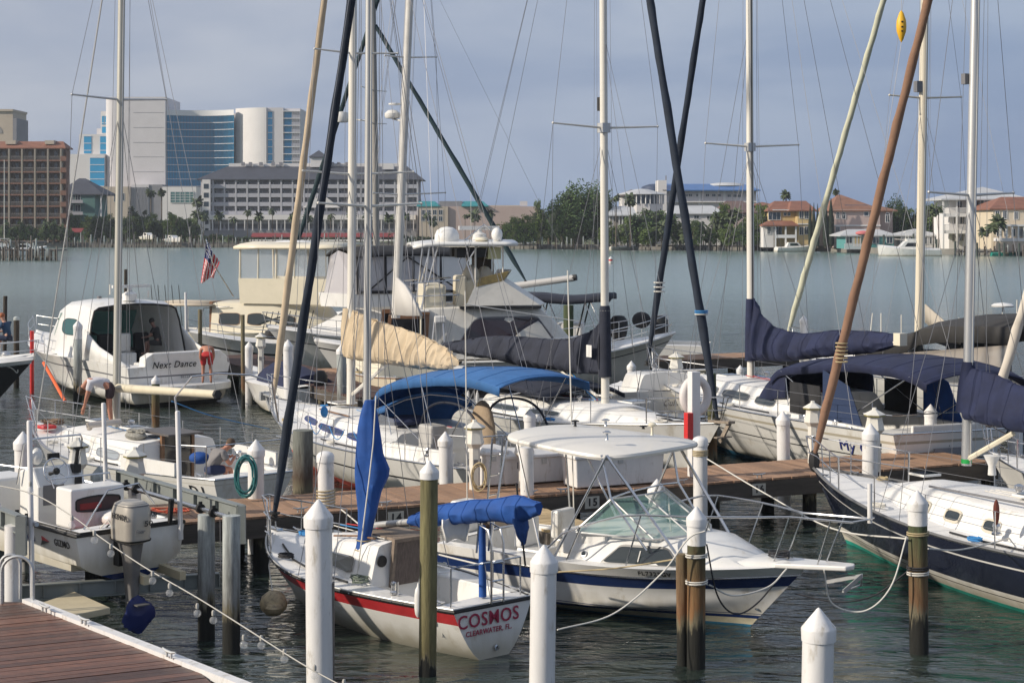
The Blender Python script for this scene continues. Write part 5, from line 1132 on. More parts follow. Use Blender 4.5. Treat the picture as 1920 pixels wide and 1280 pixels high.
def sail_common(b, cab, cockpit, hull_kw, wires=2, rub=steel, toe=True, hatches=(), rails=True, winches=(), cabm=None, ins=.14, cz=None):
    b.hull(**hull_kw); t1 = cockpit[1]/b.L; t0 = cockpit[0]/b.L
    if t0 > .01: b.deck(0, t0)
    b.deck(t1, 1.0); b.well(t0, t1, cockpit[2], cockpit[3])
    if cab: b.house(cab, ins=ins, r=.07, m=cabm or gel, top=deckw)
    if toe: b.band_tube(.015, .02, rub, 'toe_rail')
    for h in hatches: hatch(b, *h)
    for w in winches: winch(b, w)
    rr = random.Random(int(b.L*1000)); x0 = cockpit[1]+.3
    for k in range(5):
        x = lerp(x0, b.L*.86, k/4)+rr.uniform(-.2, .2); sd_ = 1 if k % 2 else -1; y = (b.hb(x/b.L)-.22)*sd_; z = b.zs(x/b.L)+.03; c = Vector((x, y, z)); q = rr.uniform(.08, .14)
        MB().tube([c+Vector((q*1.5*cos(i*.55)*rr.uniform(.7, 1.1), q*sin(i*.55)*rr.uniform(.7, 1.1), .01+i*.0012)) for i in range(44)], .010, 5).build('rope_coil', rr.choice([ropew, ropeb, ropet, roped, ropew]), b.r)
    for sd_ in (1, -1):
        MB().tube([Vector((x, (b.hb(x/b.L)-.30)*sd_, b.zs(x/b.L)+.035)) for x in (x0, x0+.8, x0+1.6, x0+2.4)], .018, 4).build('jib_track', black, b.r)
        for t in (.06, .93): c = b.chain(t*b.L, sd_, .85)+Vector((0, 0, .02)); MB().tube([c+Vector((-.12, 0, .06)), c+Vector((-.05, 0, .04)), c+Vector((.05, 0, .04)), c+Vector((.12, 0, .06))], [.01, .018, .018, .01], 6).build('deck_cleat', steel, b.r)
    if cab:
        xm = lerp(cab[0][0], cab[-2][0], .55); st = b.lastst; zc = b.zs(xm/b.L)+st[1][2]
        MB().lathe([(.05, 0), (.05, .05), (.085, .09), (.085, .13), (.03, .16), (.001, .16)], (xm, -.35, zc-.03), 12).build('deck_vent', steel, b.r)
        for y in (-.12, 0, .12): MB().tube([(cab[0][0]+.1, y*2.5, b.zs(.4)+st[0][2]+.03), (xm+.3, y, zc+.01)], .008, 4).build('deck_line', rr.choice([ropeb, ropew, redp]), b.r)
# ---------- 1. COSMOS ----------
b = Boat('small_sailboat', 'small white sailboat with red stripe and COSMOS on its transom, nearest boat of all', (-.26, 23.6), (-3.95, 27.85), 'sailboat'); C1 = b
sail_common(b, [(2.0, .64, .60), (2.7, .64, .56), (3.4, .54, .46), (4.0, .38, .33), (4.45, .2, .10), (4.6, .12, .02)], (.35, 2.02, .62, .30),
            dict(B=2.25, fb=(.74, .74, 1.02), tw=.64, brake=.75, srake=-.02, draft=.28, am=.46, ab=.9, xm=.5, p=2.2, q=1, tm=1,
                 bands=[(('k', 0), ('a', .0), 0, 3), (('a', 0), ('s', -.22), 1, 5), (('s', -.22), ('s', -.06), 2, 1), (('s', -.06), ('s', 0), 3, 1)], mats=[mat('mossy_white', (.33, .36, .30), .5, var=.2, vs=4), gel, redg, blackg]), toe=False)
b.band_tube(-.02, .028, black, 'rub_rail'); b.band_tube(.012, .012, alu, 'toe_rail')
for i in range(26):
    t = .04+i*.037; p = b.pt(t, b.zs(t)-.015, 1); MB().ball(p+Vector((0, .028, 0)), .010, 6, 4).build('rivet', steel, b.r)
mb = MB(); mb.slab([(1.985, -.42, .70), (1.985, .26, .70), (1.90, .24, 1.34), (1.90, -.40, 1.34)], (-.03, 0, 0)); mb.build('companionway', mat('weathered_teak', (.13, .10, .085), .8, var=.4, vs=8, stretch=(1, 6, 1)), b.r)
for y in (-.44, .28): mb = MB(); mb.beam((1.97, y, .68), (1.88, y, 1.37), .05, .06, up=Vector((1, 0, 0))); mb.build('door_frame', mat('grey_teak', (.22, .17, .13), .8, var=.3, vs=9), b.r)
mb = MB(); mb.beam((1.88, -.47, 1.37), (1.88, .31, 1.37), .07, .05); mb.bx(1.86, 2.7, -.40, .24, 1.355, 1.39); mb.build('sliding_hatch', mat('grey_teak', (.22, .17, .13)), b.r)
mb = MB(); mb.bx(1.93, 1.945, -.22, .06, .98, 1.17); mb.build('vent', lettg, b.r)
mb = MB(); mb.lathe([(.085, 0), (.085, .02), (.06, .03), (.001, .02)], (1.99, .44, 1.08), 14, M=Matrix.Rotation(R(-90), 3, 'Y')); mb.build('compass', black, b.r)
b.side_win(2.5, 3.35, .28, .62, 1, fr=steel, gl=mat('smoky_pane', (.22, .22, .20), .2), rr=.16); b.side_win(2.5, 3.35, .28, .62, -1, fr=steel, gl=mat('smoky_pane', (.22,)*3), rr=.16)
b.rod([(2.2, .40, 1.37), (2.6, .41, 1.36), (3.3, .36, 1.26)], .015, teak, 'handrail')
b.mast(687, 993, 692, 0, .062, mat('mast_dull', (.44, .44, .43), .5, .5, var=.1, vs=2, stretch=(4, 4, .4)), top=11.5)
e1, e2 = b.spreader(387, 597, 790, .022, mastw)
for e, sd_ in ((e1, 1 if e1.y > 0 else -1), (e2, 1 if e2.y > 0 else -1)): b.shroud([b.mt_, e, b.chain(2.75, sd_)])
for x in (2.3, 3.2):
    for sd_ in (1, -1): b.shroud([b.mpt(392), b.chain(x, sd_)])
b.shroud([b.mt_, Vector((.05, 0, .75))], name='backstay')
P = b.pz(515, 962); b.furl(P, b.mt_+Vector((0, 0, -.3)), .075, .058, mat('navy_sleeve', (.012, .020, .036), .85, var=.3, vs=3, bump=.006, bs=14), 3, twist=6)
b.rod([(5.45, 0, .98), P], .015, steel, 'stemhead'); mb = MB(); mb.box((5.52, 0, 1.03), (.35, .12, .03)); mb.build('bow_roller', steel, b.r)
b.pulpit(.80, .52, .12)
# blue bag hanging at the mast
rows = []; n_ = 30; prof = [(750, 684, 702), (775, 676, 708), (800, 671, 712), (850, 667, 719), (878, 665, 731), (893, 665, 729), (920, 667, 716), (960, 671, 706), (1000, 671, 697), (1020, 668, 692), (1045, 663, 687), (1058, 663, 680), (1066, 667, 676)]
dB = 25.2
for k in range(len(prof)-1):
    for u in range(5):
        t = u/5; y, xl, xr = [lerp(prof[k][q], prof[k+1][q], t) for q in range(3)]; c = (xl+xr)/2; w = (xr-xl)/2/F*dB; ring = []
        for j in range(28):
            a = 2*pi*j/28; f = 1+.10*sin(3*a+y*.012)+.13*noise.noise(Vector((cos(a)*2.2, sin(a)*2.2, y*.008)))+.05*noise.noise(Vector((cos(a)*5, sin(a)*5, y*.02)))
            dep = min(w*.75, .15)
            ring.append(atd(c, y, dB)+Vector((w*cos(a)*(f if abs(sin(a)) > .3 else 1), dep*sin(a)*f*1.1, 0)))
        rows.append(ring)
mb = MB(); mb.grid(rows, wrap=True); mb.add(rows[0], [list(range(28))]); o = mb.build('sail_bag', bluec, b.r, True)
for y in (1010, 1030, 1052): mb = MB(); k_ = min(range(len(rows)), key=lambda i: abs(rows[i][0].z-Z(y, dB))); c_ = sum(rows[k_], Vector())/28; mb.tube([c_+(p-c_)*1.06 for p in rows[k_]], .010, 5, closed=True); mb.build('sail_tie', ropet, b.r, True)
MB().tube([atd(705, 742, dB-.25), atd(700, 830, dB-.25), atd(692, 900, dB-.25), atd(682, 980, dB-.25), atd(672, 1060, dB-.2), atd(669, 1085, dB-.2)], .011, 5).build('halyard', ropew, b.r, True)
MB().tube([atd(x, y, dB-.15) for x, y in ((669, 1080), (666, 1090), (668, 1103))], [.03, .04, .025], 8).build('block', steel, b.r, True)
rnd = random.Random(4)
mb = MB(); c = Vector((2.15, .72, .78)); mb.tube([c+Vector((.16*cos(i*.5)*rnd.uniform(.6, 1.1), .12*sin(i*.5)*rnd.uniform(.6, 1.1), .012+i*.0016)) for i in range(56)], .010, 5); mb.build('rope_coil', mat('green_rope', (.16, .19, .15), .9), b.r)
A = b.pz(772, 972); E = b.pz(1012, 948)
b.stick('boom', b.pz(690, 985)+Vector((0, 0, .0)), E+Vector((.05, 0, -.05)), .045, .045, alu)
b.cover(A, E, [.05, .13, .16, .17, .17, .17, .05], [.06, .13, .15, .15, .15, .13, .05], [.09, .15, .14, .14, .15, .22, .12], bluec, 9, wr=.045)
b.cover(b.pz(968, 960), b.pz(985, 1000), [.05, .10, .12, .05], [.05, .10, .10, .03], [.1, .2, .26, .12], mat('deep_blue_canvas', (.010, .05, .19), .8, bump=.01, bs=8), 5, wr=.04, name='sail_tail', n=16)
b.stick('tiller_cover', b.pz(904, 985), b.pz(905, 1118), .05, .055, bluec, 10, 4)
b.stick('mainsheet_post', b.pz(968, 905), b.pz(985, 1060), .014, .014, black)
mb = MB(); q = b.pz(866, 985)+Vector((0, .1, 0)); mb.grid([[q+Vector((.25*cos(a)*.5, .24*(1-.35*max(0, z))*sin(a), -z*.24-.02*sin(a*3))) for a in [pi*k/8-pi/2 for k in range(9)]] for z in (-.45, 0, .5, .9)]); mb.build('spray_cloth', gel, b.r, solid=.01)
for y in (.45, -.45):   # stern rail
    for x in (.15, .75): b.rod([(x, y*1.4, .72), (x, y*1.4, 1.28)], .013)
b.rod([(.95, .63, .74), (.75, .63, 1.28), (.15, .63, 1.28), (.06, 0, 1.30), (.15, -.63, 1.28), (.75, -.63, 1.28)], .013, steel, 'stern_rail')
for y in (.13, .35): b.rod([(-.02, y-.3, .74), (-.02, y-.3, 1.55), (.05, y-.3, 1.75), (.25, y-.3, 1.8), (.30, y-.3, 1.4)], .016, steel, 'boarding_ladder')
for z in (.8, 1.05, 1.3): b.rod([(-.02, -.17, z), (-.02, .05, z)], .014, steel, 'ladder_rung')
ball_fender(b, (.5, .92, .60), .055, .42)
MB().lathe([(.001, 0), (.035, .005), (.045, .03), (.02, .035)], (-.03, -.02, .14), 12, M=Matrix.Rotation(R(-90), 3, 'Y')).build('exhaust', steel, b.r)
b.name_transom('COSMOS', .185, .55, lettm, bold=.002, sx=.98, y=.10); b.name_transom('CLEARWATER, FL.', .07, .385, lettm, bold=.001, sx=.95, y=.10, shear=.1)
hatch(b, 3.9, 0, 1.14, .4, .4); winch(b, (1.3, .74, .76), .7); b.rod([(1.2, .75, .76), (1.2, .75, .95)], .02, steel, 'cleat')
q = MB(); c = at(515, 1152, .32); c = Vector((c.x, 27.3, 0)); zz = Z(1132, 27.3); bx_ = atd(513, 0, 25.4).x; zz = Z(1133, 25.4); q.lathe([(.001, -.17), (.10, -.15), (.19, -.06), (.21, .02), (.17, .13), (.08, .20), (.001, .21)], (bx_, 25.4, zz), 16); q.lathe([(.10, -.04), (.13, .02), (.10, .07), (.001, .09)], (bx_+.03, 25.24, zz-.03), 12); q.build('mooring_buoy', fender, label='dirty tan mooring buoy hanging below the bow of COSMOS', cat='buoy')
MB().tube([atd(516, 1000, 27.4), atd(504, 1060, 26.2), atd(511, 1110, 25.4)], .008, 5).build('buoy_rope', ropew, label='white rope from the COSMOS bow to the hanging buoy', cat='rope')
# ---------- 2. cabin cruiser ----------
b = Boat('cabin_cruiser', 'white cabin cruiser with navy stripe, hardtop and number FL7323GV', (-.52, 28.45), (4.30, 24.8), 'motorboat'); C2 = b
b.hull(B=2.62, fb=(.84, .86, 1.02), tw=.90, brake=.95, draft=.30, xm=.35, p=2.5, chine=.34, bands=[(('k', 0), ('a', .03), 0, 3), (('a', .03), ('a', .13), 5, 1), (('a', .13), ('a', .18), 1, 1), (('a', .18), ('a', .20), 2, 1), (('a', .20), ('a', .21), 1, 1), (('a', .21), ('s', -.34), 2, 5), (('s', -.34), ('s', -.17), 1, 1), (('s', -.17), ('s', -.155), 4, 1), (('s', -.155), ('s', 0), 2, 2)],
       mats=[blueb, blueg, gel, gel, mat('chrome_brown', (.25, .15, .12), .4, .5), mat('stained_white', (.55, .50, .36), .4, var=.2, vs=3)])
b.deck(.42, 1, dz=0); b.well(.02, .42, 1.0, .38, thick=.2); b.deck(0, .02)
b.house([(4.9, .50, .10), (5.3, .40, .12), (5.7, .24, .10), (5.9, .15, .02)], ins=.08, r=.03, name='foredeck', camber=.03)
b.house([(2.55, 1.06, .33, -.1), (3.2, 1.05, .40), (4.0, .93, .40), (4.55, .78, .36), (5.0, .58, .20), (5.25, .45, .05)], ins=.20, r=.09, camber=.06)
for sd_ in (1, -1): b.side_win(3.15, 4.35, .12, .70, sd_, fr=mat('dark_frame', (.10, .10, .10), .4, .5), gl=glass, rr=.10, sl0=.22, sl1=-.22, fw=.03)
mb = MB(); q = b.side_pt(3.72, .2, -1, .02); q2 = b.side_pt(3.72, .58, -1, .02); mb.beam(q, q2, .02, .012); mb.build('window_divider', mat('dark_frame', (.10,)*3), b.r)
b.port(2.8, .35, -1, .05)
# windscreen
zb = 1.27; base = [(2.62, -.98, zb), (3.9, -.78, zb+.0), (4.25, -.30, zb+.03), (4.30, .20, zb+.03), (3.95, .80, zb), (2.62, .98, zb)]; top = [(2.62, -.98, zb+.03), (3.10, -.72, zb+.52), (3.42, -.28, zb+.56), (3.46, .2, zb+.56), (3.12, .74, zb+.52), (2.62, .98, zb+.03)]
fr = MB(); fr.tube(base, .018, 6); fr.tube(top, .018, 6)
for k in (1, 2, 3, 4): fr.tube([base[k], top[k]], .016, 6)
ws = fr.build('windscreen', alu, b.r)
for k in range(5): mb = MB(); mb.add([base[k], base[k+1], top[k+1], top[k]], [(0, 1, 2, 3)]); mb.build('pane', clear, ws)
b.rod([(3.35, -.5, zb+.52), (3.9, .3, zb+.06)], .014, mastw, 'brace'); b.rod([(3.35, .5, zb+.52), (3.9, -.3, zb+.06)], .014, mastw, 'brace')
# dash and seats inside
mb = MB(); mb.bx(2.3, 3.1, -.9, .9, .9, 1.28); mb.build('dashboard', gel, b.r, bevel=.03)
for y in (-.5, .5): mb = MB(); mb.bx(1.3, 1.75, y-.25, y+.25, .38, .85); mb.bx(1.25, 1.4, y-.25, y+.25, .85, 1.30); mb.build('seat', gel, b.r, bevel=.03)
# hardtop
zt = 2.54; cor = [(.95, -.80, zt+.10), (3.32, -1.12, zt-.02), (3.50, 1.45, zt-.02), (1.0, 1.25, zt+.10)]; rows = []
for i in range(13):
    u = i/12; rr_ = []
    for j in range(13):
        v = j/12; a = Vector(cor[0]).lerp(Vector(cor[1]), u); c = Vector(cor[3]).lerp(Vector(cor[2]), u); p = a.lerp(c, v)
        e = max(abs(2*u-1)**6, abs(2*v-1)**6); cx = (Vector(cor[0])+Vector(cor[2]))/2; k = 1-.07*(abs(2*u-1)**4*abs(2*v-1)**4)*1.6
        p = cx+(p-cx)*k; p.z += .05*(1-(2*v-1)**2)*(1-.3*u)-.045*e; p.x += .16*(1-(2*v-1)**2)*u**3; rr_.append(p)
    rows.append(rr_)
mb = MB(); mb.grid(rows); bot = [[p-Vector((0, 0, .075)) for p in r_] for r_ in rows]; mb.grid([list(reversed(r_)) for r_ in bot])
edge = [rows[0][j] for j in range(13)]+[rows[i][12] for i in range(1, 13)]+[rows[12][j] for j in range(11, -1, -1)]+[rows[i][0] for i in range(11, 0, -1)]
mb.grid([edge, [p+((p-cx)*.012)-Vector((0, 0, .035)) for p in edge], [p-Vector((0, 0, .075)) for p in edge]], wrap=True); mb.build('hardtop', cream_ := mat('hardtop_white', (.72, .69, .63), .35, var=.03, vs=1), b.r)
for x, y, h, m_ in ((2.9, -.55, .14, steel), (3.15, .35, .20, cream), (1.5, .6, .1, black), (1.9, .9, .12, steel), (2.6, .95, .05, black)): mb = MB(); mb.lathe([(.03, 0), (.02, .02), (.02, h*.7), (.06, h*.72), (.07, h*.85), (.03, h), (.001, h)], (x, y, zt+.12), 12); mb.build('antenna_base', m_, b.r)
TT = lambda p, q, r_=.019: b.rod([p, q] if len(p) == 3 and not isinstance(p, list) else p, r_, steel, 'hardtop_leg')
for sd_ in (-1, 1):
    y0 = 1.0*sd_; TT((3.2, y0, zt-.05), (2.35, 1.16*sd_, .90)); TT((3.2, y0, zt-.05), (4.4, .80*sd_, 1.0), .024); b.rod([(3.1, y0, zt-.05), (3.25, .97*sd_, 1.85), (3.85, .90*sd_, 1.12)], .019, steel, 'hardtop_leg')
    TT((1.15, .78*sd_, zt), (1.05, 1.12*sd_, .86)); TT((1.35, .80*sd_, zt), (2.1, 1.16*sd_, .88))
b.rod([(3.25, -.95, 1.85), (3.25, -.5, 1.88), (3.25, .5, 1.88), (3.25, .95, 1.85)], .014, steel, 'grab_rail')
for y in (-.78, -.50): b.rod([(.85, y, zt+.02), (.75, y, 1.5), (.62, y, 1.25), (.6, y, .8)], .017, steel, 'ladder')
for z in (1.3, 1.62, 1.94, 2.26): b.rod([(.74+(z-1.5)*.08, -.78, z), (.74+(z-1.5)*.08, -.50, z)], .013, steel, 'ladder_rung')
b.rod([(1.2, 1.0, .9), (1.1, .95, 5.2)], .011, mastw, 'aerial'); b.rod([(.5, -.98, .9), (.45, -.98, 4.9)], .010, mastw, 'aerial')
# bow rail and pulpit platform
mb = MB(); mb.slab([(5.65, -.30, .98), (6.72, -.15, 1.04), (6.78, 0, 1.045), (6.72, .15, 1.04), (5.65, .30, .98)], (0, 0, .07)); mb.build('bow_platform', gel, b.r, bevel=.02)
def rl(sd_):
    P = []
    for i in range(15):
        u = i/14; x = lerp(2.15, 6.75, u); t = min(x/b.L, .985); y = max(.20, b.hb(t)-.05); z = b.zs(min(1, t))+.02; P.append((Vector((x, y*sd_, z)), Vector((x+.10, (y+.02)*sd_, 1.02+.62*min(1, (u*3.2))**.6+.12*u))))
    P[0] = (P[0][0], P[0][0]+Vector((0, 0, .03))); return P
R1_, R2_ = rl(1), rl(-1)
b.rod([q for p, q in R1_]+[(7.02, .12, 1.80), (7.04, 0, 1.80), (7.02, -.12, 1.80)]+[q for p, q in reversed(R2_)], .016, steel, 'bow_rail', 8)
for Rr in (R1_, R2_):
    for i in (2, 5, 8, 11, 13): p, q = Rr[i]; b.rod([p-Vector((.18, 0, 0)) if i < 12 else Vector((p.x-.15, p.y*.7, 1.08)), q], .012, steel, 'rail_post')
b.rod([(7.02, 0, 1.74), (7.02, 0, 2.30)], .035, pvc, 'rod_holder', 10)
mb = MB(); mb.beam((6.9, 0, .98), (6.35, 0, .82), .03, .05); mb.beam((6.9, 0, .98), (6.75, -.28, .78), .02, .06); mb.beam((6.9, 0, .98), (6.75, .28, .78), .02, .06); mb.beam((6.75, -.30, .78), (6.75, .3, .78), .03, .02); mb.build('anchor', galv, b.r)
mb = MB(); mb.lathe([(.03, 0), (.03, .02), (.001, .03)], tuple(b.pt(.955, .28, -1)), 10); mb.build('tow_eye', steel, b.r)
mb = MB(); mb.tube([Vector((5.6+.16*cos(i*.45), .12*sin(i*.45)-.05, 1.10+i*.002)) for i in range(46)], .012, 5); mb.build('rope_coil', roped, b.r)
b.hull_text('FL7323GV', .672, b.zs(.672)-.075, .095, -1, lettb, sx=.78, bold=.002)
b.band_tube(-.155, .018, steel, 'rub_rail', nn=6)
mb = MB(); mb.bx(-.55, -.05, -.3, .3, .25, .85); mb.bx(-.5, -.1, -.22, .22, .85, 1.35); mb.build('outboard_bracket', gel, b.r, bevel=.05)
# ---------- 3. left white sailboat with cream boom ----------
b = Boat('sailboat', 'white sailboat on the left with bare cream boom and a man bending at the mast', (-5.1, 33.8), (-11.5, 41.0), 'sailboat'); C3 = b
sail_common(b, [(3.0, 1.05, .50), (3.8, 1.08, .52), (5.5, .98, .48), (6.8, .70, .38), (7.6, .42, .20), (7.9, .3, .03)], (.5, 3.05, .95, .45),
            dict(B=3.0, fb=(.98, .92, 1.22), tw=.62, brake=1.0, srake=.25, draft=.35, am=.4, ab=.8, bands=[(('k', 0), ('a', .06), 0, 3), (('a', .06), ('a', .12), 1, 1), (('a', .12), ('s', -.12), 2, 5), (('s', -.12), ('s', -.09), 3, 1), (('s', -.09), ('s', 0), 2, 1)], mats=[blackb, blueg, gel, offw]),
            hatches=[(6.3, 0, 1.52, .5, .5), (4.6, .1, 1.52, .45, .5)])
mb = MB(); mb.bx(2.94, 2.985, -.32, .32, .62, 1.50); mb.build('companionway', glassd, b.r)
for y in (-.36, .36): mb = MB(); mb.beam((2.95, y, .6), (2.95, y, 1.54), .07, .08, up=Vector((1, 0, 0))); mb.build('door_frame', teak, b.r)
mb = MB(); mb.bx(2.6, 3.9, -.42, .42, 1.545, 1.585); mb.build('sliding_hatch', mat('dark_hatch', (.10, .09, .085), .5), b.r)
b.mast(218, 800, 228, 0, .088, mat('old_mast', (.46, .45, .40), .5, .35, var=.1, vs=2, stretch=(4, 4, .4)), top=14.0); m0 = b.mb_.x
b.stick('boom', b.pz(222, 727), b.pz(405, 739), .095, .085, mat('cream_boom', (.62, .56, .42), .45, var=.08, vs=4), 14)
b.rod([b.pz(405, 739), b.pz(409, 739)], .095, black, 'boom_end')
e = b.spreader(187, 135, 312, .028, alu)
for q in e: sd_ = 1 if q.y > 0 else -1; b.shroud([b.mt_, q, b.chain(m0, sd_)]); b.shroud([b.mpt(195), b.chain(m0-.55, sd_)]); b.shroud([b.mpt(195), b.chain(m0+.55, sd_)])
b.rod([b.mt_, (9.45, 0, 1.25)], .020, alu, 'forestay_foil'); b.shroud([b.mt_, Vector((.05, .0, 1.0))], name='backstay'); b.shroud([b.mt_+Vector((-.2, 0, -.1)), b.pz(405, 735)], name='topping_lift')
b.pulpit(.84, .60, .25)
b.rail_line(.06, .84, 6, .60, (.6, .32), 1); b.rail_line(.06, .84, 6, .60, (.6, .32), -1)
b.rod([(.9, 1.12, 1.6), (.25, .95, 1.62), (.1, 0, 1.64), (.25, -.95, 1.62), (.9, -1.12, 1.6)], .014, steel, 'stern_rail')
for y in (.95, -.95): b.rod([(.25, y, .98), (.25, y, 1.62)], .014, steel, 'stern_post')
b.rod([b.pz(337, 815, 1.1), b.pz(328, 745, 1.1), b.pz(360, 706, 0.9), b.pz(410, 700, .3), b.pz(470, 703, -.2), b.pz(510, 715, -.5), b.pz(522, 790, -.7)], .02, steel, 'stern_arch', 8)
winch(b, (2.2, 1.05, 1.0), 1.1, tealh); winch(b, (2.2, -1.05, 1.0), 1.1)
mb = MB(); mb.ball((3.6, .62, 1.50), (.32, .2, .10), 12, 6); rr_ = random.Random(2); mb.tube([Vector((3.6+.3*cos(i*.6)*rr_.uniform(.4, 1), .6+.18*sin(i*.6)*rr_.uniform(.4, 1), 1.56+.05*rr_.random())) for i in range(60)], .02, 5); mb.build('rope_pile', mat('speckled_rope', (.26, .25, .22), .9, var=.5, vs=30), b.r)
mb = MB()
rr_ = random.Random(8); mb.tube([Vector((8.6+.35*cos(i*.7)*rr_.uniform(.3, 1), .28*sin(i*.7)*rr_.uniform(.3, 1), 1.24+.12*rr_.random())) for i in range(90)], .016, 5); mb.build('anchor_rope', mat('brown_rope', (.22, .15, .10), .9), b.r)
mb = MB(); mb.bx(8.1, 8.5, .15, .5, 1.2, 1.28); mb.build('red_cloth', redp, b.r, bevel=.03)
b.side_win(3.6, 4.6, .25, .55, 1, rr=.3, gl=mat('pale_pane', (.30, .33, .36), .2)); b.side_win(5.0, 5.8, .25, .55, 1, rr=.3, gl=mat('pale_pane', (.3,)*3))
b.hull_text('D.J', .055, .70, .26, 1, lettb, sx=.9)
mb = MB(); mb.slab([(1.0, 1.22, .98), (2.9, 1.36, .94), (2.9, 1.36, 1.24), (1.0, 1.22, 1.24)], (0, -.05, 0)); mb.slab([(1.0, -1.22, .98), (2.9, -1.36, .94), (2.9, -1.36, 1.24), (1.0, -1.22, 1.24)], (0, .05, 0)); mb.build('coaming', gel, b.r)
MB().tube([b.W(5.1, .9, 1.55), b.W(5.0, 1.0, 1.62), atd(225, 790, 37.5)], .07, 8).build('work_bucket', mat('bucket_white', (.55, .5, .45), .5), label='small white bucket on the cabin roof beside the bending man', cat='bucket')
# ---------- 4. sailboat with blue dodger and tan sail cover ----------
b = Boat('sailboat', 'large white sailboat with tan sail cover, blue dodger and red bottom paint', (.43, 34.5), (-6.3, 44.9), 'sailboat'); C4 = b
sail_common(b, [(3.6, 1.35, .42), (5.0, 1.40, .48), (7.0, 1.25, .46), (8.8, .85, .36), (10.0, .5, .16), (10.4, .35, .03)], (.8, 3.65, 1.15, .55),
            dict(B=3.9, fb=(1.08, 1.02, 1.38), tw=.70, brake=1.3, srake=.5, draft=.4, am=.36, ab=.8, bands=[(('k', 0), ('a', .16), 0, 3), (('a', .16), ('a', .22), 1, 1), (('a', .22), ('s', -.42), 1, 5), (('s', -.42), ('s', -.38), 2, 1), (('s', -.38), ('s', 0), 1, 3)], mats=[redb, gel, lettb]),
            hatches=[(8.4, 0, 1.60, .55, .55), (6.2, .3, 1.62, .4, .4)], ins=.26)
for x0, x1 in ((4.2, 5.7), (6.0, 7.6), (7.9, 9.0)): b.side_win(x0, x1, .30, .52, 1, fr=lettbl, gl=mat('blue_pane', (.02, .035, .10), .1), rr=.3); b.side_win(x0, x1, .30, .52, -1, fr=lettbl, gl=mat('blue_pane', (.02,)*3), rr=.3)
b.rod([(6.2, .95, 1.55), (7.2, .88, 1.55), (8.2, .7, 1.52)], .02, teak, 'handrail')
b.mast(658, 757, 662, 0, .105, mastw, top=17.4); m0 = b.mb_.x
A = b.pz(658, 662); E = b.pz(872, 693); b.stick('boom', A, E, .10, .085, alu, 14); b.rod([b.pz(855, 690), b.pz(878, 697)], .08, blackc, 'boom_end')
b.cover(A+Vector((.12, 0, .02)), b.pz(862, 686), [1.05, .95, .86, .78, .70, .62, .52, .38, .10], [.16, .26, .28, .28, .28, .27, .24, .18, .08], [.14, .16, .17, .17, .17, .16, .15, .12, .06], tanc, 2, n=110, na=30, wr=.085, pl=.035)
MB().tube([A+Vector((.1+.0, 0, .1)), A+Vector((.1, 0, .6)), A+Vector((.1, 0, 1.08))], [.19, .20, .15], 14).build('mast_boot', tanc, b.r)
b.rod([b.pz(660, 740), b.pz(730, 678)], .045, mastw, 'boom_vang')
e = b.spreader(327, 568, 775, .03, mastw); f_ = b.spreader(100, 590, 745, .028, mastw)
for q, q2 in zip(e, f_): sd_ = 1 if q.y > 0 else -1; b.shroud([b.mt_, q2, q, b.chain(m0-.1, sd_)]); b.shroud([b.mpt(335), b.chain(m0-.7, sd_)]); b.shroud([b.mpt(335), b.chain(m0+.6, sd_)])
b.shroud([b.mt_, Vector((.05, .4, 1.1))], name='backstay'); b.shroud([b.mt_, Vector((.05, -.4, 1.1))], name='backstay')
b.furl(b.pz(512, 752), b.mt_-Vector((0, 0, .3)), .095, .075, beigec, 5, twist=10)
b.pulpit(.87, .62, .2); b.rail_line(.07, .87, 8, .62, (.62, .33), 1); b.rail_line(.07, .87, 8, .62, (.62, .33), -1)
b.rod([(1.0, 1.5, 1.7), (.2, 1.25, 1.72), (.08, 0, 1.74), (.2, -1.25, 1.72), (1.0, -1.5, 1.7)], .015, steel, 'stern_rail')
mb = MB(); mb.beam((12.2, 0, 1.42), (12.85, 0, 1.46), .18, .05); mb.beam((12.9, 0, 1.5), (12.5, 0, 1.05), .05, .08); mb.box((12.85, 0, 1.40), (.1, .3, .22)); mb.build('anchor', galv, b.r)
bimini(b, [(778, 748), (785, 718), (812, 700), (870, 691), (930, 688), (980, 693), (1022, 706)], 1.08, bluetop, arch=.18, valance=.16, frames=(1, 3, 5), foot=1.9)
P = bimini(b, [(762, 798), (764, 772), (776, 748), (806, 736)], 1.1, bluetop, name='dodger', arch=.25, valance=.10, frames=(3,), foot=3.8)
for sd_ in (1, -1):
    mb = MB(); a = P[0]; c = P[-1]; mb.add([a+Vector((0, 1.25*sd_, -.35)), Vector((c.x-.9, 1.25*sd_, a.z-.35)), Vector((c.x-.6, 1.25*sd_, c.z-.45)), c+Vector((0, 1.25*sd_, -.4))], [(0, 1, 2, 3)]); mb.build('dodger_window', vinyl, b.r)
for y_ in (-1.1, .6): MB().tube(curve3([b.pz(x, y, 0)+Vector((0, y_, 0)) for x, y in ((832, 802), (842, 768), (868, 752), (905, 756), (930, 775), (945, 805))], 5), .028, 6).build('arch_tube', mat('navy_tube', (.012, .016, .03), .7), b.r)
mb = MB(); q = b.pz(905, 838, .2); z0 = b.pz(905, 842, .2).z
rows = [[(q.x+.42*cos(a)*k, q.y+.20*sin(a)*k2, z0+h) for a in [2*pi*j/16 for j in range(16)]] for h, k, k2 in ((0, 1, 1), (.5, .98, .9), (.78, .78, .7), (.95, .45, .5), (1.02, .12, .2))]
mb.grid(rows, wrap=True); mb.build('wheel_cover', brownc, b.r)
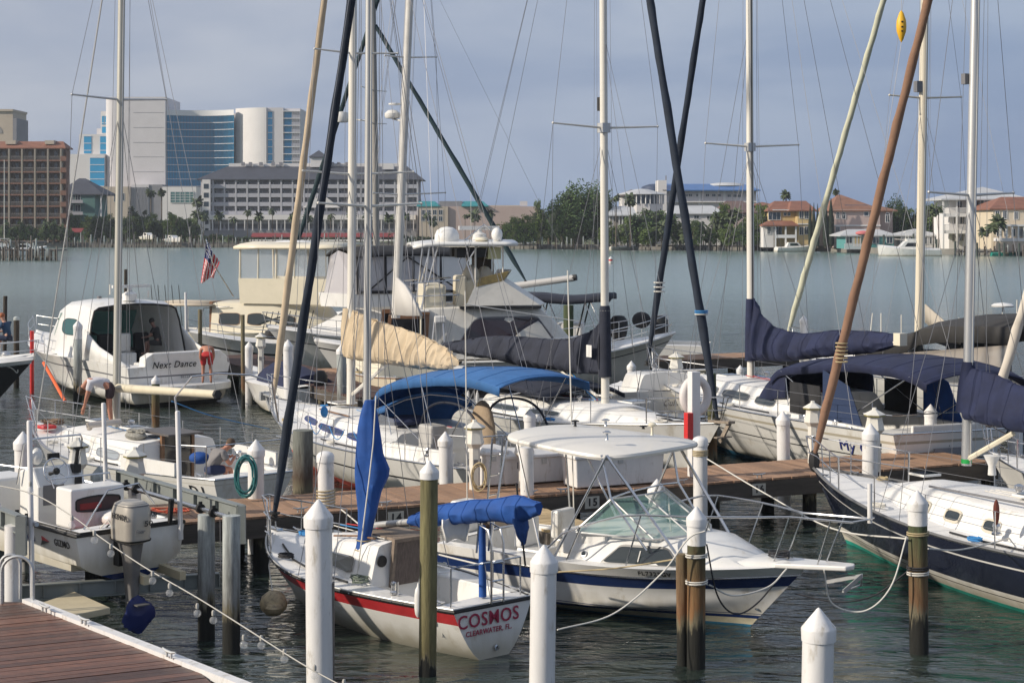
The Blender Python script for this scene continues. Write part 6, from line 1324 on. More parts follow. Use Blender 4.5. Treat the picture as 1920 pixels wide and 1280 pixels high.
mb = MB(); q = b.pz(815, 850, .9); mb.bx(q.x-.28, q.x+.28, .75, 1.15, q.z, q.z+.62); mb.build('instrument_cover', mat('grey_vinyl_cover', (.42, .41, .39), .7, bump=.01, bs=8), b.r, bevel=.05)
for p in ((3.2, 1.45, 1.15), (1.8, 1.4, 1.18), (3.2, -1.45, 1.15)): winch(b, p, 1.2)
mb = MB(); mb.slab([(.9, 1.42, 1.06), (3.7, 1.62, 1.02), (3.7, 1.55, 1.32), (.9, 1.36, 1.34)], (0, -.08, 0)); mb.slab([(.9, -1.42, 1.06), (3.7, -1.62, 1.02), (3.7, -1.55, 1.32), (.9, -1.36, 1.34)], (0, .08, 0)); mb.build('coaming', gel, b.r)
mb = MB(); mb.ball((4.3, .5, 1.62), (.35, .5, .12), 12, 6); mb.build('sail_bag', mat('navy_bag', (.02, .03, .08), .9), b.r)
b.rod([(10.3, 1.05, 1.3), (10.3, 1.05, 2.0)], .012); mb = MB(); mb.ball(b.pz(608, 772, 1.3), (.12, .08, .14), 8, 6); mb.build('line_bundle', ropeb, b.r)
for i in range(3): mb = MB(); mb.tube(line(b.chain(3.5+i*1.1, 1)+Vector((0, .02, .45)), b.chain(4.2+i*1.1, 1)+Vector((0, .02, .45)), 8, .25), .011, 5); mb.build('blue_line', ropeb, b.r)
for sd_ in (1, -1): b.shroud([b.mt_, Vector((1.6, 1.5*sd_, 1.1))], name='running_backstay'); b.shroud([f_[0 if sd_ > 0 else 1], b.chain(m0-.6, sd_)], name='lower_shroud')
# ---------- 5. sailboat with slate sail cover ----------
b = Boat('sailboat', 'white sailboat in the middle with dark slate sail cover, bow towards the life ring', (-1.6, 48.5), (4.75, 38.9), 'sailboat'); C5 = b
sail_common(b, [(3.2, 1.3, .42), (4.6, 1.35, .46), (6.4, 1.2, .42), (8.0, .85, .32), (9.2, .5, .14), (9.6, .35, .03)], (.8, 3.25, 1.1, .6),
            dict(B=3.7, fb=(1.10, 1.06, 1.42), tw=.72, brake=1.1, srake=.4, draft=.4, am=.36, ab=.8, bands=[(('k', 0), ('a', .10), 0, 3), (('a', .10), ('s', -.5), 1, 5), (('s', -.5), ('s', -.47), 2, 1), (('s', -.47), ('s', 0), 1, 3)], mats=[blueb, gel, lettb]), hatches=[(8.3, 0, 1.62, .6, .6), (6.9, .1, 1.66, .35, .35)], ins=.25)
b.mast(1135, 757, 1131, 0, .105, mastw, top=19.3, groove=black); m0 = b.mb_.x
A = b.pz(1138, 690); E = b.pz(838, 648); b.stick('boom', A, E, .085, .08, alu)
b.cover(A-Vector((.10, 0, 0)), E, [1.20, .85, .66, .58, .54, .52, .50, .46, .40, .30, .18, .12], [.17, .24, .28, .3, .3, .3, .3, .28, .26, .24, .2, .1], [.16, .22, .26, .25, .24, .23, .22, .2, .2, .2, .16, .1], slatec, 7, n=80, wr=.10, pl=.02)
w0, w1 = b.mpt(706), b.mpt(573); MB().tube([w0, w0.lerp(w1, .5), w1-Vector((0, 0, .1)), w1], [.165, .155, .14, .12], 14).build('mast_boot', slatec, b.r); mb = MB(); mb.tube([w1+Vector((.13*cos(a), .13*sin(a), -.12)) for a in [2*pi*k/12 for k in range(12)]], .012, 5, closed=True); mb.build('boot_tie', ropew, b.r)
mb = MB(); q = b.pz(1105, 658, -.30); q = Vector((q.x, -.31, q.z)); mb.box(q, (.22, .012, .30)); mb.build('cover_patch', gel, b.r)
e = b.spreader(240, 1037, 1233, .03, mastw)
for q in e: sd_ = 1 if q.y > 0 else -1; b.shroud([b.mt_, q, b.chain(m0-.1, sd_)]); b.shroud([b.mpt(248), b.chain(m0-.7, sd_)]); b.shroud([b.mpt(248), b.chain(m0+.6, sd_)])
b.shroud([b.mt_, Vector((.05, 0, 1.1))], name='backstay'); b.shroud([b.mt_+Vector((-.1, 0, -.1)), E], name='topping_lift')
mb = MB(); q = b.mpt(195)+Vector((-.12, 0, 0)); mb.box(q, (.10, .16, .34)); mb.build('deck_light', black, b.r); mb = MB(); q = b.mpt(240)+Vector((0, 0, 0)); mb.box(q, (.24, .24, .24)); mb.build('spreader_bracket', alu, b.r)
b.furl(b.pz(1345, 785), b.mt_-Vector((0, 0, .3)), .100, .078, mat('navy_sleeve', (.012,)*3), 11, twist=7, sag=-.0)
q0 = b.pz(1315, 585); 
for k in range(3): MB().tube([q0+Vector((.15*cos(a), .15*sin(a), k*.04-.05)) for a in [2*pi*j/12 for j in range(12)]], .014, 5, closed=True).build('sleeve_tie', ropeb if k else ropew, b.r)
b.pulpit(.85, .62, .2); b.rail_line(.07, .85, 7, .62, (.62, .33), 1); b.rail_line(.07, .85, 7, .62, (.62, .33), -1)
mb = MB(); mb.box((9.9, .25, 1.42), (1.1, .8, .03)); mb.build('solar_panel', glassd, b.r)
mb = MB(); mb.beam((11.2, 0, 1.45), (11.9, 0, 1.48), .2, .06); mb.beam((11.85, 0, 1.5), (11.5, 0, 1.0), .05, .1); mb.beam((11.6, -.22, 1.12), (11.6, .22, 1.12), .12, .03); mb.build('anchor', mat('rusty_galv', (.30, .25, .20), .7, .3, var=.3, vs=12), b.r)
b.rod([b.pz(1045, 690), b.pz(1120, 742)], .04, mastw, 'boom_vang')
for i, m_ in enumerate((ropeb, ropet, ropeb)): MB().tube(line(b.pz(1065+i*4, 700), b.pz(1118, 750+i*3), 3), .018, 5).build('vang_line', m_, b.r)
bimini(b, [(905, 745), (925, 715), (985, 700), (1060, 712), (1100, 728)], 1.2, slatec, name='cockpit_awning', arch=.2, frames=(1, 3), foot=2.0)
for x0, x1 in ((3.8, 5.0), (5.5, 6.6)): b.side_win(x0, x1, .30, .55, -1, rr=.3)
for i in range(5): ball_fender(b, (2.6+.15*i, -1.2, 1.2), .05, .3, mat('flaky_white', (.5, .5, .5), .7)) if i in (0, 3) else None
for sd_ in (1, -1): b.shroud([b.mt_, Vector((1.2, 1.5*sd_, 1.2))], name='running_backstay'); b.shroud([b.mpt(60), Vector((9.8, .5*sd_, 1.4))], name='inner_stay')
# ---------- 6. MY GIRL ----------
b = Boat('sailboat', 'white sailboat named My Girl with navy sail cover and navy bimini', (9.6, 37.3), (4.15, 50.3), 'sailboat'); C6 = b
sail_common(b, [(4.4, 1.4, .48), (5.8, 1.42, .52), (8.0, 1.3, .48), (10.0, .95, .36), (11.4, .5, .18), (11.8, .35, .03)], (.9, 4.45, 1.2, .6),
            dict(B=4.1, fb=(1.42, 1.40, 1.70), tw=.74, brake=1.4, srake=.3, draft=.4, am=.36, ab=.8, bands=[(('k', 0), ('a', .14), 0, 3), (('a', .14), ('s', -.62), 1, 4), (('s', -.62), ('s', -.59), 2, 1), (('s', -.59), ('s', -.22), 1, 2), (('s', -.22), ('s', -.16), 3, 1), (('s', -.16), ('s', 0), 1, 1)], mats=[blueb, gel, lettb, mat('tan_line', (.42, .38, .30), .5)]), ins=.3)
for x0, x1 in ((5.2, 6.1), (6.5, 7.9), (8.3, 9.4)): b.side_win(x0, x1, .28, .60, 1, rr=.28, fr=mat('grey_frame', (.2, .2, .2), .4)); b.side_win(x0, x1, .28, .60, -1, rr=.28, fr=mat('grey_frame', (.2,)*3))
b.mast(1408, 714, 1405, 0, .10, mastw, top=20, groove=black); m0 = b.mb_.x
A = b.pz(1408, 664); E = b.pz(1690, 640); b.stick('boom', A, E, .09, .085, mastw); mb = MB(); q = b.pz(1688, 636); mb.box(q, (.25, .2, .28)); mb.build('boom_end', cream, b.r)
b.cover(A, b.pz(1682, 640), [1.55, .95, .62, .48, .42, .40, .38, .36, .32, .26, .16], [.15, .24, .27, .28, .28, .27, .26, .25, .22, .2, .1], [.16, .22, .24, .25, .25, .24, .24, .22, .22, .2, .1], navyc, 17, n=80, wr=.07, pl=.02)
w0, w1 = b.mpt(676), b.mpt(560); MB().tube([w0, w0.lerp(w1, .5), w1], [.16, .15, .12], 14).build('mast_boot', navyc, b.r)
e = b.spreader(275, 1323, 1497, .03, mastw); mb = MB(); mb.box(b.mpt(276), (.22, .22, .22)); mb.build('spreader_bracket', alu, b.r)
for q in e: sd_ = 1 if q.y > 0 else -1; b.shroud([b.mt_, q, b.chain(m0-.1, sd_)]); b.shroud([b.mpt(282), b.chain(m0-.8, sd_)]); b.shroud([b.mpt(282), b.chain(m0+.7, sd_)])
b.shroud([b.mt_, Vector((.05, 0, 1.1))], name='backstay', m=wired); b.shroud([b.mt_, Vector((3, .1, 3.0))], name='halyard', m=wired)
b.furl(b.pz(1214, 678), b.mt_-Vector((0, 0, .3)), .098, .078, mat('navy_sleeve', (.012,)*3), 21, twist=8)
q0 = b.pz(1236, 540)
for k in range(3): MB().tube([q0+Vector((.15*cos(a), .15*sin(a), k*.13-.1)) for a in [2*pi*j/12 for j in range(12)]], .02, 5, closed=True).build('sleeve_tie', ropew, b.r)
b.pulpit(.87, .64, .2); b.rail_line(.05, .87, 8, .64, (.64, .34), 1); b.rail_line(.05, .87, 8, .64, (.64, .34), -1)
b.rod([(1.0, 1.6, 1.8), (.2, 1.4, 1.82), (.08, 0, 1.84), (.2, -1.4, 1.82), (1.0, -1.6, 1.8)], .016, steel, 'stern_rail')
bimini(b, [(1530, 690), (1550, 674), (1610, 668), (1680, 664), (1750, 670), (1800, 682), (1832, 700)], 1.3, navyc, arch=.20, valance=.16, frames=(1, 3, 5), foot=2.4)
P = bimini(b, [(1494, 744), (1510, 712), (1528, 690), (1556, 684)], 1.25, navyc, name='dodger', arch=.25, valance=.5, frames=(3,), foot=4.6)
for sd_ in (1, -1):
    mb = MB(); mb.grid([[Vector((x, 1.35*sd_, z)) for z in (1.2, 1.7, 2.2)] for x in (3.1, 3.8, 4.4)]); mb.build('side_curtain', blackc, b.r, solid=.02)
    mb = MB(); mb.add([(2.9, 1.40*sd_, 1.15), (1.2, 1.36*sd_, 1.15), (1.9, 1.36*sd_, 2.3), (2.9, 1.40*sd_, 2.6)], [(0, 1, 2, 3)]); mb.build('side_curtain', bluec if sd_ < 0 else mat('navy_panel', (.014, .03, .08), .85), b.r, solid=.02)
b.hull_text('My Girl', b.s_at(1583, 1.95)/b.L, 1.0, .26, 1, lettbl, shear=.2, sx=1.15, bold=0)
hatch(b, 9.6, 0, 1.85, .5, .5); hatch(b, 11.9, 0, 1.47, .6, .6); winch(b, (3.4, 1.55, 1.35), 1.3); winch(b, (2.2, 1.5, 1.35), 1.3); winch(b, (1.6, 1.5, 1.25), 1.1)
mb = MB(); mb.slab([(1.0, 1.55, 1.12), (4.4, 1.72, 1.10), (4.4, 1.60, 1.5), (1.0, 1.45, 1.45)], (0, -.1, 0)); mb.slab([(1.0, -1.55, 1.12), (4.4, -1.72, 1.10), (4.4, -1.60, 1.5), (1.0, -1.45, 1.45)], (0, .1, 0)); mb.build('coaming', gel, b.r)
mb = MB(); mb.bx(.02, .1, -1.0, 1.0, 1.3, 1.6); mb.build('stern_seat', gel, b.r, bevel=.03)
for k in range(3): mb = MB(); mb.bx(-.03, .02, -.45, .45, .45+.25*k, .58+.25*k); mb.build('transom_vent', conc, b.r)
for sd_ in (1, -1): b.shroud([b.mt_, Vector((1.4, 1.6*sd_, 1.5))], name='running_backstay'); b.shroud([b.mpt(40), Vector((11.2, .5*sd_, 1.7))], name='inner_stay')
# ---------- 7. navy sailboat ----------
b = Boat('sailboat', 'navy blue hulled sailboat with white deck, green bottom and rust brown furled sail', (10.95, 22.9), (5.8, 32.8), 'sailboat'); C7 = b
sail_common(b, [(3.0, 1.2, .50), (4.6, 1.28, .50), (6.4, 1.1, .48), (7.8, .8, .42), (8.6, .5, .22), (8.95, .3, .03)], (.8, 3.05, 1.0, .5),
            dict(B=3.6, fb=(1.05, 1.0, 1.28), tw=.68, brake=1.0, srake=.5, draft=.45, am=.30, ab=.72, bands=[(('k', 0), ('a', .07), 0, 3), (('a', .07), ('a', .20), 1, 1), (('a', .20), ('a', .215), 4, 1), (('a', .215), ('a', .30), 1, 1), (('a', .30), ('s', -.24), 2, 5), (('s', -.24), ('s', -.21), 3, 1), (('s', -.21), ('s', 0), 2, 2)], mats=[teal, gel, navyg, gel, lettb]), ins=.28)
b.band_tube(.02, .03, mat('toe_rail_grey', (.16, .16, .16), .5, .3), 'toe_rail', nn=4)
for x in (4.0, 5.0, 6.0, 6.9): b.side_win(x, x+.36, .30, .58, 1, fr=mat('beige_frame', (.55, .50, .40), .4), gl=glass, rr=.3, fw=.035); b.side_win(x, x+.36, .3, .58, -1, fr=mat('beige_frame', (.55,)*3), gl=glass, rr=.3, fw=.035)
b.rod([(4.2, .85, 1.60), (5.5, .80, 1.58), (7.2, .6, 1.52)], .02, lettg, 'handrail')
hatch(b, 5.2, .1, 1.58, .55, .6); hatch(b, 8.0, 0, 1.56, .4, .4); mb = MB(); mb.bx(3.1, 4.2, -.45, .45, 1.54, 1.62); mb.build('sliding_hatch', gel, b.r, bevel=.02)
b.mast(1812, 872, 1829, 0, .088, alu, top=13.6); m0 = b.mb_.x
A = b.pz(1817, 770); E = A+Vector((-4.3, 0, .05)); b.stick('boom', A, E, .08, .075, alu)
b.cover(A, E, [.72, .66, .50, .36, .30, .26, .24, .18], [.17, .24, .27, .26, .25, .23, .2, .1], [.14, .20, .22, .22, .20, .18, .16, .1], navyc, 27, n=60, wr=.07, pl=.02)
w0, w1 = b.mpt(772), b.mpt(678); MB().tube([w0, w0.lerp(w1, .5), w1], [.20, .17, .10], 14).build('mast_boot', navyc, b.r)
b.rod([b.mpt(862), b.pz(1900, 812)], .045, cream, 'boom_vang')
mb = MB(); mb.tube([b.mpt(868), b.mpt(860)], .092, 12); mb.build('green_band', mat('green_tape', (.02, .4, .08), .5), b.r)
e = b.spreader(366, 1742, 1900, .026, alu)
for q in e: sd_ = 1 if q.y > 0 else -1; b.shroud([b.mt_, q, b.chain(m0-.1, sd_)]); b.shroud([b.mpt(372), b.chain(m0-.6, sd_)]); b.shroud([b.mpt(372), b.chain(m0+.6, sd_)])
b.shroud([b.mt_, Vector((.05, 0, 1.1))], name='backstay'); b.shroud([b.mt_+Vector((-.1, 0, -.1)), E], name='topping_lift')
mb = MB(); q = b.mpt(148)+Vector((.1, .1, 0)); mb.box(q, (.10, .10, .18)); mb.build('deck_light', lettg, b.r)
b.furl(b.pz(1525, 862), b.mt_-Vector((0, 0, .3)), .088, .07, rustc, 31, twist=11)
q0 = b.pz(1578, 668)
for k in range(6): MB().tube([q0+Vector((.11*cos(a), .11*sin(a), k*.07-.1)) for a in [2*pi*j/12 for j in range(12)]], .013, 5, closed=True).build('sleeve_tie', ropet, b.r)
b.pulpit(.84, .6, .15); b.rail_line(.10, .84, 6, .6, (.6, .32), 1); b.rail_line(.10, .84, 6, .6, (.6, .32), -1)
mb = MB(); mb.ball((11.15, 0, 1.42), (.12, .1, .22), 8, 6); mb.build('furling_drum_cover', blackc, b.r)
mb = MB(); mb.ball(b.pz(1868, 960, 1.6), (.05, .05, .2), 8, 6); mb.build('rope_hank', mat('maroon_rope', (.12, .03, .02), .9), b.r)
mb = MB(); q = b.pz(1860, 890, .3); mb.lathe([(.07, 0), (.06, .15), (.12, .28), (.14, .32), (.02, .34)], tuple(q), 12); mb.build('cowl_vent', gel, b.r)
for x in (5.6, 7.4): winch(b, (x-2.6, 1.35, 1.15), 1.1)
# ---------- 8. cream mast boat with black canopy ----------
b = Boat('sailboat', 'cream masted sailboat under a large black canopy at the right', (15.2, 48.5), (10.2, 62), 'sailboat'); C8 = b
sail_common(b, [(4.0, 1.5, .7), (7.0, 1.5, .7), (9.5, 1.1, .5), (11.5, .6, .2), (12, .4, .03)], (.9, 4.05, 1.2, .7), dict(B=4.2, fb=(1.3, 1.2, 1.6), tw=.8, brake=1.3, srake=.2, draft=.4, mats=[blackb, blueg, gel]), ins=.3)
b.mast(1722, 700, 1734, 0, .15, mastc, top=18.3, rt=.12); m0 = b.mb_.x
e = b.spreader(184, 1668, 1802, .035, mastc); mb = MB(); mb.box(b.mpt(163)+Vector((0, .2, 0)), (.2, .2, .35)); mb.build('deck_light', lettg, b.r)
for q in e: sd_ = 1 if q.y > 0 else -1; b.shroud([b.mt_, q, b.chain(m0-.1, sd_)]); b.shroud([b.mpt(190), b.chain(m0-.9, sd_)]); b.shroud([b.mpt(190), b.chain(m0+.9, sd_)])
b.furl(b.pz(1473, 640), b.mt_-Vector((0, 0, .3)), .115, .09, palegc, 41, twist=13, k=80); b.shroud([b.mt_, Vector((.05, 0, 1.2))], name='backstay')
A = b.pz(1732, 600); mb = MB(); mb.grid([[b.pz(px, py+dy) for px, py in ((1735, 570+0), (1752, 585), (1775, 605), (1800, 612))] for dy in (0, 18, 34)]); mb.build('folded_sail', mat('dirty_sail', (.42, .38, .32), .9, bump=.02, bs=5), b.r, solid=.05)
rows = []
for px, py in ((1690, 632), (1715, 625), (1760, 616), (1790, 608), (1815, 595), (1850, 590), (1925, 588), (1990, 590)):
    c = b.pz(px, py); rows.append([c+Vector((0, 1.75*k, -.35*abs(k)**2-(.45 if abs(k) == 1 else 0))) for k in (-1, -.97, -.6, 0, .6, .97, 1)])
mb = MB(); mb.grid(rows); mb.build('canopy', charc, b.r, solid=.03)
mb = MB(); a, c = rows[0], rows[-1]; mb.add([a[-1]-Vector((0, .02, 0)), c[-1]-Vector((0, .02, 0)), Vector((c[-1].x, 1.73, 1.7)), Vector((a[-1].x, 1.73, 1.7))], [(0, 1, 2, 3)]); mb.build('clear_curtain', vinylb, b.r)
for k in range(8): x = lerp(rows[0][0].x, rows[-1][0].x, k/7); zt_ = lerp(rows[0][-1].z, rows[-1][-1].z, k/7)+.1; b.rod([(x, 1.70, 1.2), (x, 1.70, zt_)], .03, charc, 'canopy_post')
mb = MB(); q = b.pz(1880, 586); mb.lathe([(.02, -.3), (.02, 0), (.32, .02), (.34, .06), (.25, .12), (.001, .15)], tuple(q+Vector((0, 0, .15))), 16); mb.build('antenna_dome', gel, b.r)
for px, y0, y1 in ((1632, 625, 587), (1652, 628, 587), (1690, 632, 590), (1907, 588, 562), (1798, 606, 596)): b.rod([b.pz(px, y0), b.pz(px+(4 if px == 1632 else 0), y1)], .02, mastw, 'aerial')
b.rail_line(.1, .87, 7, .64, (.64, .34), 1); b.pulpit(.87, .6)
b.name_transom('Mizzy', .3, .85, lettb, .3)
# ---------- 9. right edge boat ----------
b = Boat('sailboat', 'white sailboat at the right edge with off white furled sail over cluttered foredeck', (14.6, 26.6), (9.95, 35.6), 'sailboat'); C9 = b
sail_common(b, [(3.4, 1.1, .4), (6.4, 1.0, .4), (7.8, .6, .2), (8.2, .4, .03)], (.8, 3.45, 1.0, .5), dict(B=3.2, fb=(1.0, .95, 1.2), tw=.7, brake=1.0, srake=.4, draft=.4, mats=[blackb, gel, gel]), ins=.25)
b.furl(b.pz(1856, 790), b.pz(1922, 568)+(b.pz(1922, 568)-b.pz(1856, 790))*3.2, .10, .075, mat('off_white_sleeve', (.60, .55, .48), .8, var=.1, vs=3), 51, twist=10); b.rod([b.pz(1856, 790), (10.0, 0, 1.2)], .015)
b.mast(2080, 800, 2090, 0, .09, mastw, top=14); b.pulpit(.85, .6); b.rail_line(.2, .85, 5, .6, (.6, .3), 1)
rr_ = random.Random(12)
for k, m_ in enumerate((ropeb, ropew, roped, ropet, redp)): MB().tube([Vector((8.6-k*.3+.5*rr_.uniform(-1, 1), .6*rr_.uniform(-1, 1), 1.2+.5*rr_.random()**2)) for i in range(16)], .014, 5).build('loose_rope', m_, b.r)
mb = MB(); mb.bx(8.0, 8.25, .2, .4, 1.3, 1.7); mb.build('fuel_can', redp, b.r, bevel=.03)
# ================= BACK ROW =================
# ---------- NEXT DANCE ----------
b = Boat('motor_cruiser', 'white hardtop motor cruiser with Next Dance on its transom', (-10.95, 56.2), (-18.0, 64.6), 'motorboat'); B2 = b
b.hull(B=4.1, fb=(1.30, 1.42, 1.85), tw=.92, brake=1.4, draft=.5, xm=.4, p=2.6, chine=.36, bands=[(('k', 0), ('a', .12), 0, 3), (('a', .12), ('s', -.35), 1, 5), (('s', -.35), ('s', -.30), 2, 1), (('s', -.30), ('s', 0), 1, 2)], mats=[blackb, gel, lettg])
b.deck(.5, 1, camber=.12); b.well(.06, .5, 1.35, .85, thick=.3); b.deck(0, .06)
b.house([(7.6, 1.2, .25), (8.6, .9, .22), (9.6, .5, .12), (10, .3, .02)], ins=.3, r=.1, name='foredeck')
b.house([(2.9, 1.85, 1.72, .15), (3.6, 1.86, 1.86), (5.2, 1.8, 1.86), (6.2, 1.6, 1.6), (7.2, 1.35, .9), (8.1, 1.0, .15)], ins=.26, r=.22, z=1.38, close=(False, True), camber=.10, name='hardtop')
for sd_ in (1, -1): b.side_win(3.9, 5.2, .42, .70, sd_, fr=black, gl=mat('teal_tint', (.03, .10, .10), .05), rr=.35)
rim = [Vector(p) for p in b.last[0]]; MB().tube(rim, .035, 6).build('opening_trim', black, b.r)
mb = MB(); mb.grid([[(6.0, y, 1.5), (6.2, y, 2.1), (5.7, y, 2.85)] for y in (-1.5, -.7, 0, .7, 1.5)]); mb.build('windscreen', mat('teal_screen', (.16, .36, .33), .08, alpha=.75), b.r)
mb = MB(); mb.tube([(6.0+.1*cos(a), 1.45*cos(a+pi/2)*-1, 2.0+.62*sin(a)) for a in [pi*k/12 for k in range(13)]], .03, 5); mb.build('screen_frame', black, b.r)
for y, m_ in ((.62, blackc), (-.05, gel), (-.75, blackc)): mb = MB(); mb.bx(3.6, 4.1, y-.30, y+.30, .85, 1.5); mb.bx(4.0, 4.2, y-.28, y+.28, 1.5, 2.15); mb.build('seat', m_, b.r, bevel=.06)
mb = MB(); mb.bx(.9, 1.5, -1.2, .9, .85, 1.35); mb.build('aft_seat', gel, b.r, bevel=.05)
mb = MB(); mb.slab([(.05, -1.85, .72), (.05, 1.30, .72), (-.05, 1.25, 1.60), (-.08, 1.0, 1.74), (-.08, -1.5, 1.74), (-.05, -1.8, 1.50)], (.45, 0, 0)); tp = mb.build('transom', gel, b.r, bevel=.04)
mb = MB(); n_ = 14; o_ = [(-1.15*cos(pi*(i/n_-.5))**.5 if 0 < i < n_ else 0, -1.9+3.8*i/n_) for i in range(n_+1)]; mb.prism([(.05, 1.9), (-.0, 1.9)]+[(x, -y) for x, y in o_[1:-1]]+[(0, -1.9), (.05, -1.9)], .50, .74); mb.build('swim_platform', gel, b.r, bevel=.03)
text('Next Dance', (-.10, .25, 1.34), (0, -1, 0), (0, 0, 1), .21, lettb, tp, .3, False, sx=.98, bold=.004); text('BELLEAIR', (-.10, -.28, .93), (0, -1, 0), (0, 0, 1), .09, lettg, tp, 0, False, bold=.002)
for sd_ in (1, -1): mb = MB(); mb.grid([[Vector((x, (b.hb(x/b.L)-.12-.1*k)*sd_, b.zs(x/b.L)+h*f)) for k, f in ((0, 0), (.4, .6), (1, 1))] for x, h in ((.3, .02), (1.2, .25), (2.2, .5), (3.2, 1.0))]); mb.build('side_coaming', gel, b.r, solid=.06)
q = b.pz(243, 553); mb = MB(); mb.lathe([(.10, -.25), (.24, -.2), (.26, .02), (.12, .10)], tuple(q+Vector((0, 0, .02))), 14); mb.beam(q+Vector((0, .65, .30)), q+Vector((0, -.75, .30)), .10, .10); mb.cyl(q, q+Vector((0, 0, .3)), .08, n=8); mb.build('radar', gel, b.r)
b.rod([b.pz(206, 552), b.pz(206, 533)], .04, mastw, 'horn'); mb = MB(); mb.box(b.pz(196, 558)+Vector((0, .2, 0)), (.12, .12, .12)); mb.build('deck_light', lettg, b.r); b.rod([b.pz(278, 558), b.pz(278, 545)], .03, steel, 'aerial')
b.pulpit(.55, .62, .15)
mb = MB(); q = b.pz(352, 727, -.3); mb.slab([(q.x, q.y-.35, q.z), (q.x, q.y+.35, q.z), (q.x-.3, q.y+.3, q.z), (q.x-.3, q.y-.3, q.z)], (0, 0, .14)); mb.build('tender_pad', mat('teal_pad', (.02, .10, .12), .6), b.r)
# ---------- black hulled boat, left edge ----------
b = Boat('motorboat', 'black hulled motorboat with white deck cut by the left edge', (-24.5, 57.5), (-15.3, 54.6), 'motorboat')
b.hull(B=3.2, fb=(1.2, 1.25, 1.62), tw=.9, brake=1.6, draft=.5, xm=.4, p=2.4, chine=.36, bands=[(('k', 0), ('a', .10), 0, 3), (('a', .10), ('s', -.12), 1, 5), (('s', -.12), ('s', 0), 2, 1)], mats=[blackb, blackg, gel])
b.deck(0, 1, camber=.22); b.house([(3.0, 1.3, .5), (5.0, 1.2, .55), (6.6, .9, .45), (7.8, .5, .12), (8.2, .35, .02)], ins=.5, r=.2, camber=.12); hatch(b, 6.6, 0, 2.25, .6, .6)
b.pulpit(.5, .62, .15); b.band_tube(-.12, .03, steel, 'rub_rail'); mb = MB(); mb.ball((8.6, 0, 1.75), (.2, .1, .12), 8, 6); mb.build('windlass', steel, b.r); mb = MB(); mb.tube([b.pt(.93+.05*sin(i*.3), .0+1.3+.12*sin(i*.6+2), -1) for i in range(8)], .02, 5); mb.build('bow_line', ropew, b.r)
# ---------- cream trawler with enclosed flybridge ----------
b = Boat('trawler_yacht', 'cream yacht with glazed upper helm and long beige awning behind Next Dance', (-15.8, 78), (-5.6, 74.5), 'motorboat')
b.hull(B=4.0, fb=(1.1, 1.15, 1.9), tw=.9, brake=1.2, draft=.5, p=2.5, chine=.3, bands=[(('k', 0), ('a', .12), 0, 3), (('a', .12), ('s', 0), 1, 5)], mats=[blackb, cream])
b.deck(.35, 1); b.well(.02, .35, 1.6, .6)
b.house([(3.2, 1.7, 1.35), (6.2, 1.7, 1.4), (7.8, 1.4, 1.1), (8.8, 1.0, .2)], ins=.2, r=.1, m=cream, z=1.1)
for sd_ in (-1, 1): b.side_win(3.6, 4.6, .3, .66, sd_, fr=teak); b.side_win(5.0, 7.2, .3, .66, sd_, fr=teak)
mb = MB(); mb.bx(3.05, 3.2, -1.5, 1.5, 1.0, 2.5); mb.build('bulkhead', mat('varnished_wood', (.20, .10, .05), .4), b.r); mb = MB(); mb.bx(3.02, 3.05, -.9, .2, 1.1, 2.3); mb.build('door', glassd, b.r)
zA = b.pz(320, 568).z; mb = MB(); mb.grid([[(x, y, zA+.10*(1-(y/1.9)**2)) for y in (-1.9, -1, 0, 1, 1.9)] for x in (b.s_at(322), 1.5, 3.3)]); mb.build('awning', mat('beige_awning', (.55, .47, .36), .85), b.r, solid=.06)
for x in (.15, 1.5):
    for y in (-1.7, 1.7): b.rod([(x, y, 1.1), (x, y, zA)], .03, steel, 'awning_post')
x0, x1 = b.s_at(482), b.s_at(664); z0 = 2.45; z1 = Z(520, 76); z2 = Z(466, 76)
mb = MB(); mb.grid([[(x0, -1.6, z0), (x0-.05, -1.65, z1)], [(x1-.6, -1.6, z0), (x1-.2, -1.65, z1)], [(x1, -.9, z0), (x1+.3, -.9, z1)], [(x1, .9, z0), (x1+.3, .9, z1)], [(x1-.6, 1.6, z0), (x1-.2, 1.65, z1)], [(x0, 1.6, z0), (x0-.05, 1.65, z1)]], wrap=False, sm=False); mb.build('flybridge', cream, b.r, solid=.05)
mb = MB(); mb.grid([[(x0, -1.6, z1), (x0, -1.6, z2)], [(x1-.3, -1.6, z1), (x1-.4, -1.5, z2)], [(x1, 0, z1), (x1-.1, 0, z2)], [(x1-.3, 1.6, z1), (x1-.4, 1.5, z2)], [(x0, 1.6, z1), (x0, 1.6, z2)]], sm=False); mb.build('curtain', vinyl, b.r)
for i in range(6):
    for y in (-1.62, 1.62): x = lerp(x0, x1-.35, i/5); b.rod([(x, y, z1), (x, y*.97, z2)], .045 if i not in (1, 3) else .03, cream, 'post')
mb = MB(); mb.grid([[(x, y, z2+.04+.22*(1-(y/1.9)**2)*(1-.3*((x-x0)/(x1-x0)-.4)**2)) for y in (-1.85, -1.2, 0, 1.2, 1.85)] for x in (x0-.2, x0+1, x0+2.5, x1-.8, x1+.2)]); mb.build('roof', cream, b.r, solid=.12)
mb = MB(); mb.ball(((x0+x1)/2-.4, -.2, z2+.28), (1.0, .7, .10), 12, 6); mb.build('roof_hatch', gel, b.r)
for y in (-1.6, 1.6): b.rod([(x0-2.2, y, 1.1), (x0-1.8, y, 2.2), (x0-.5, y, 2.3)], .02, steel, 'rail')
for i in range(5): b.rod([(.4+.3*i, -1.7+.1*i, 1.1), (.1+.35*i, -1.5, 3.2)], .015, black, 'fishing_rod')
fl = thing('flag', 'United States flag drooping from a slanted staff at the cream yacht stern', 'flag', (X(405, 77), 77, Z(560, 77)))
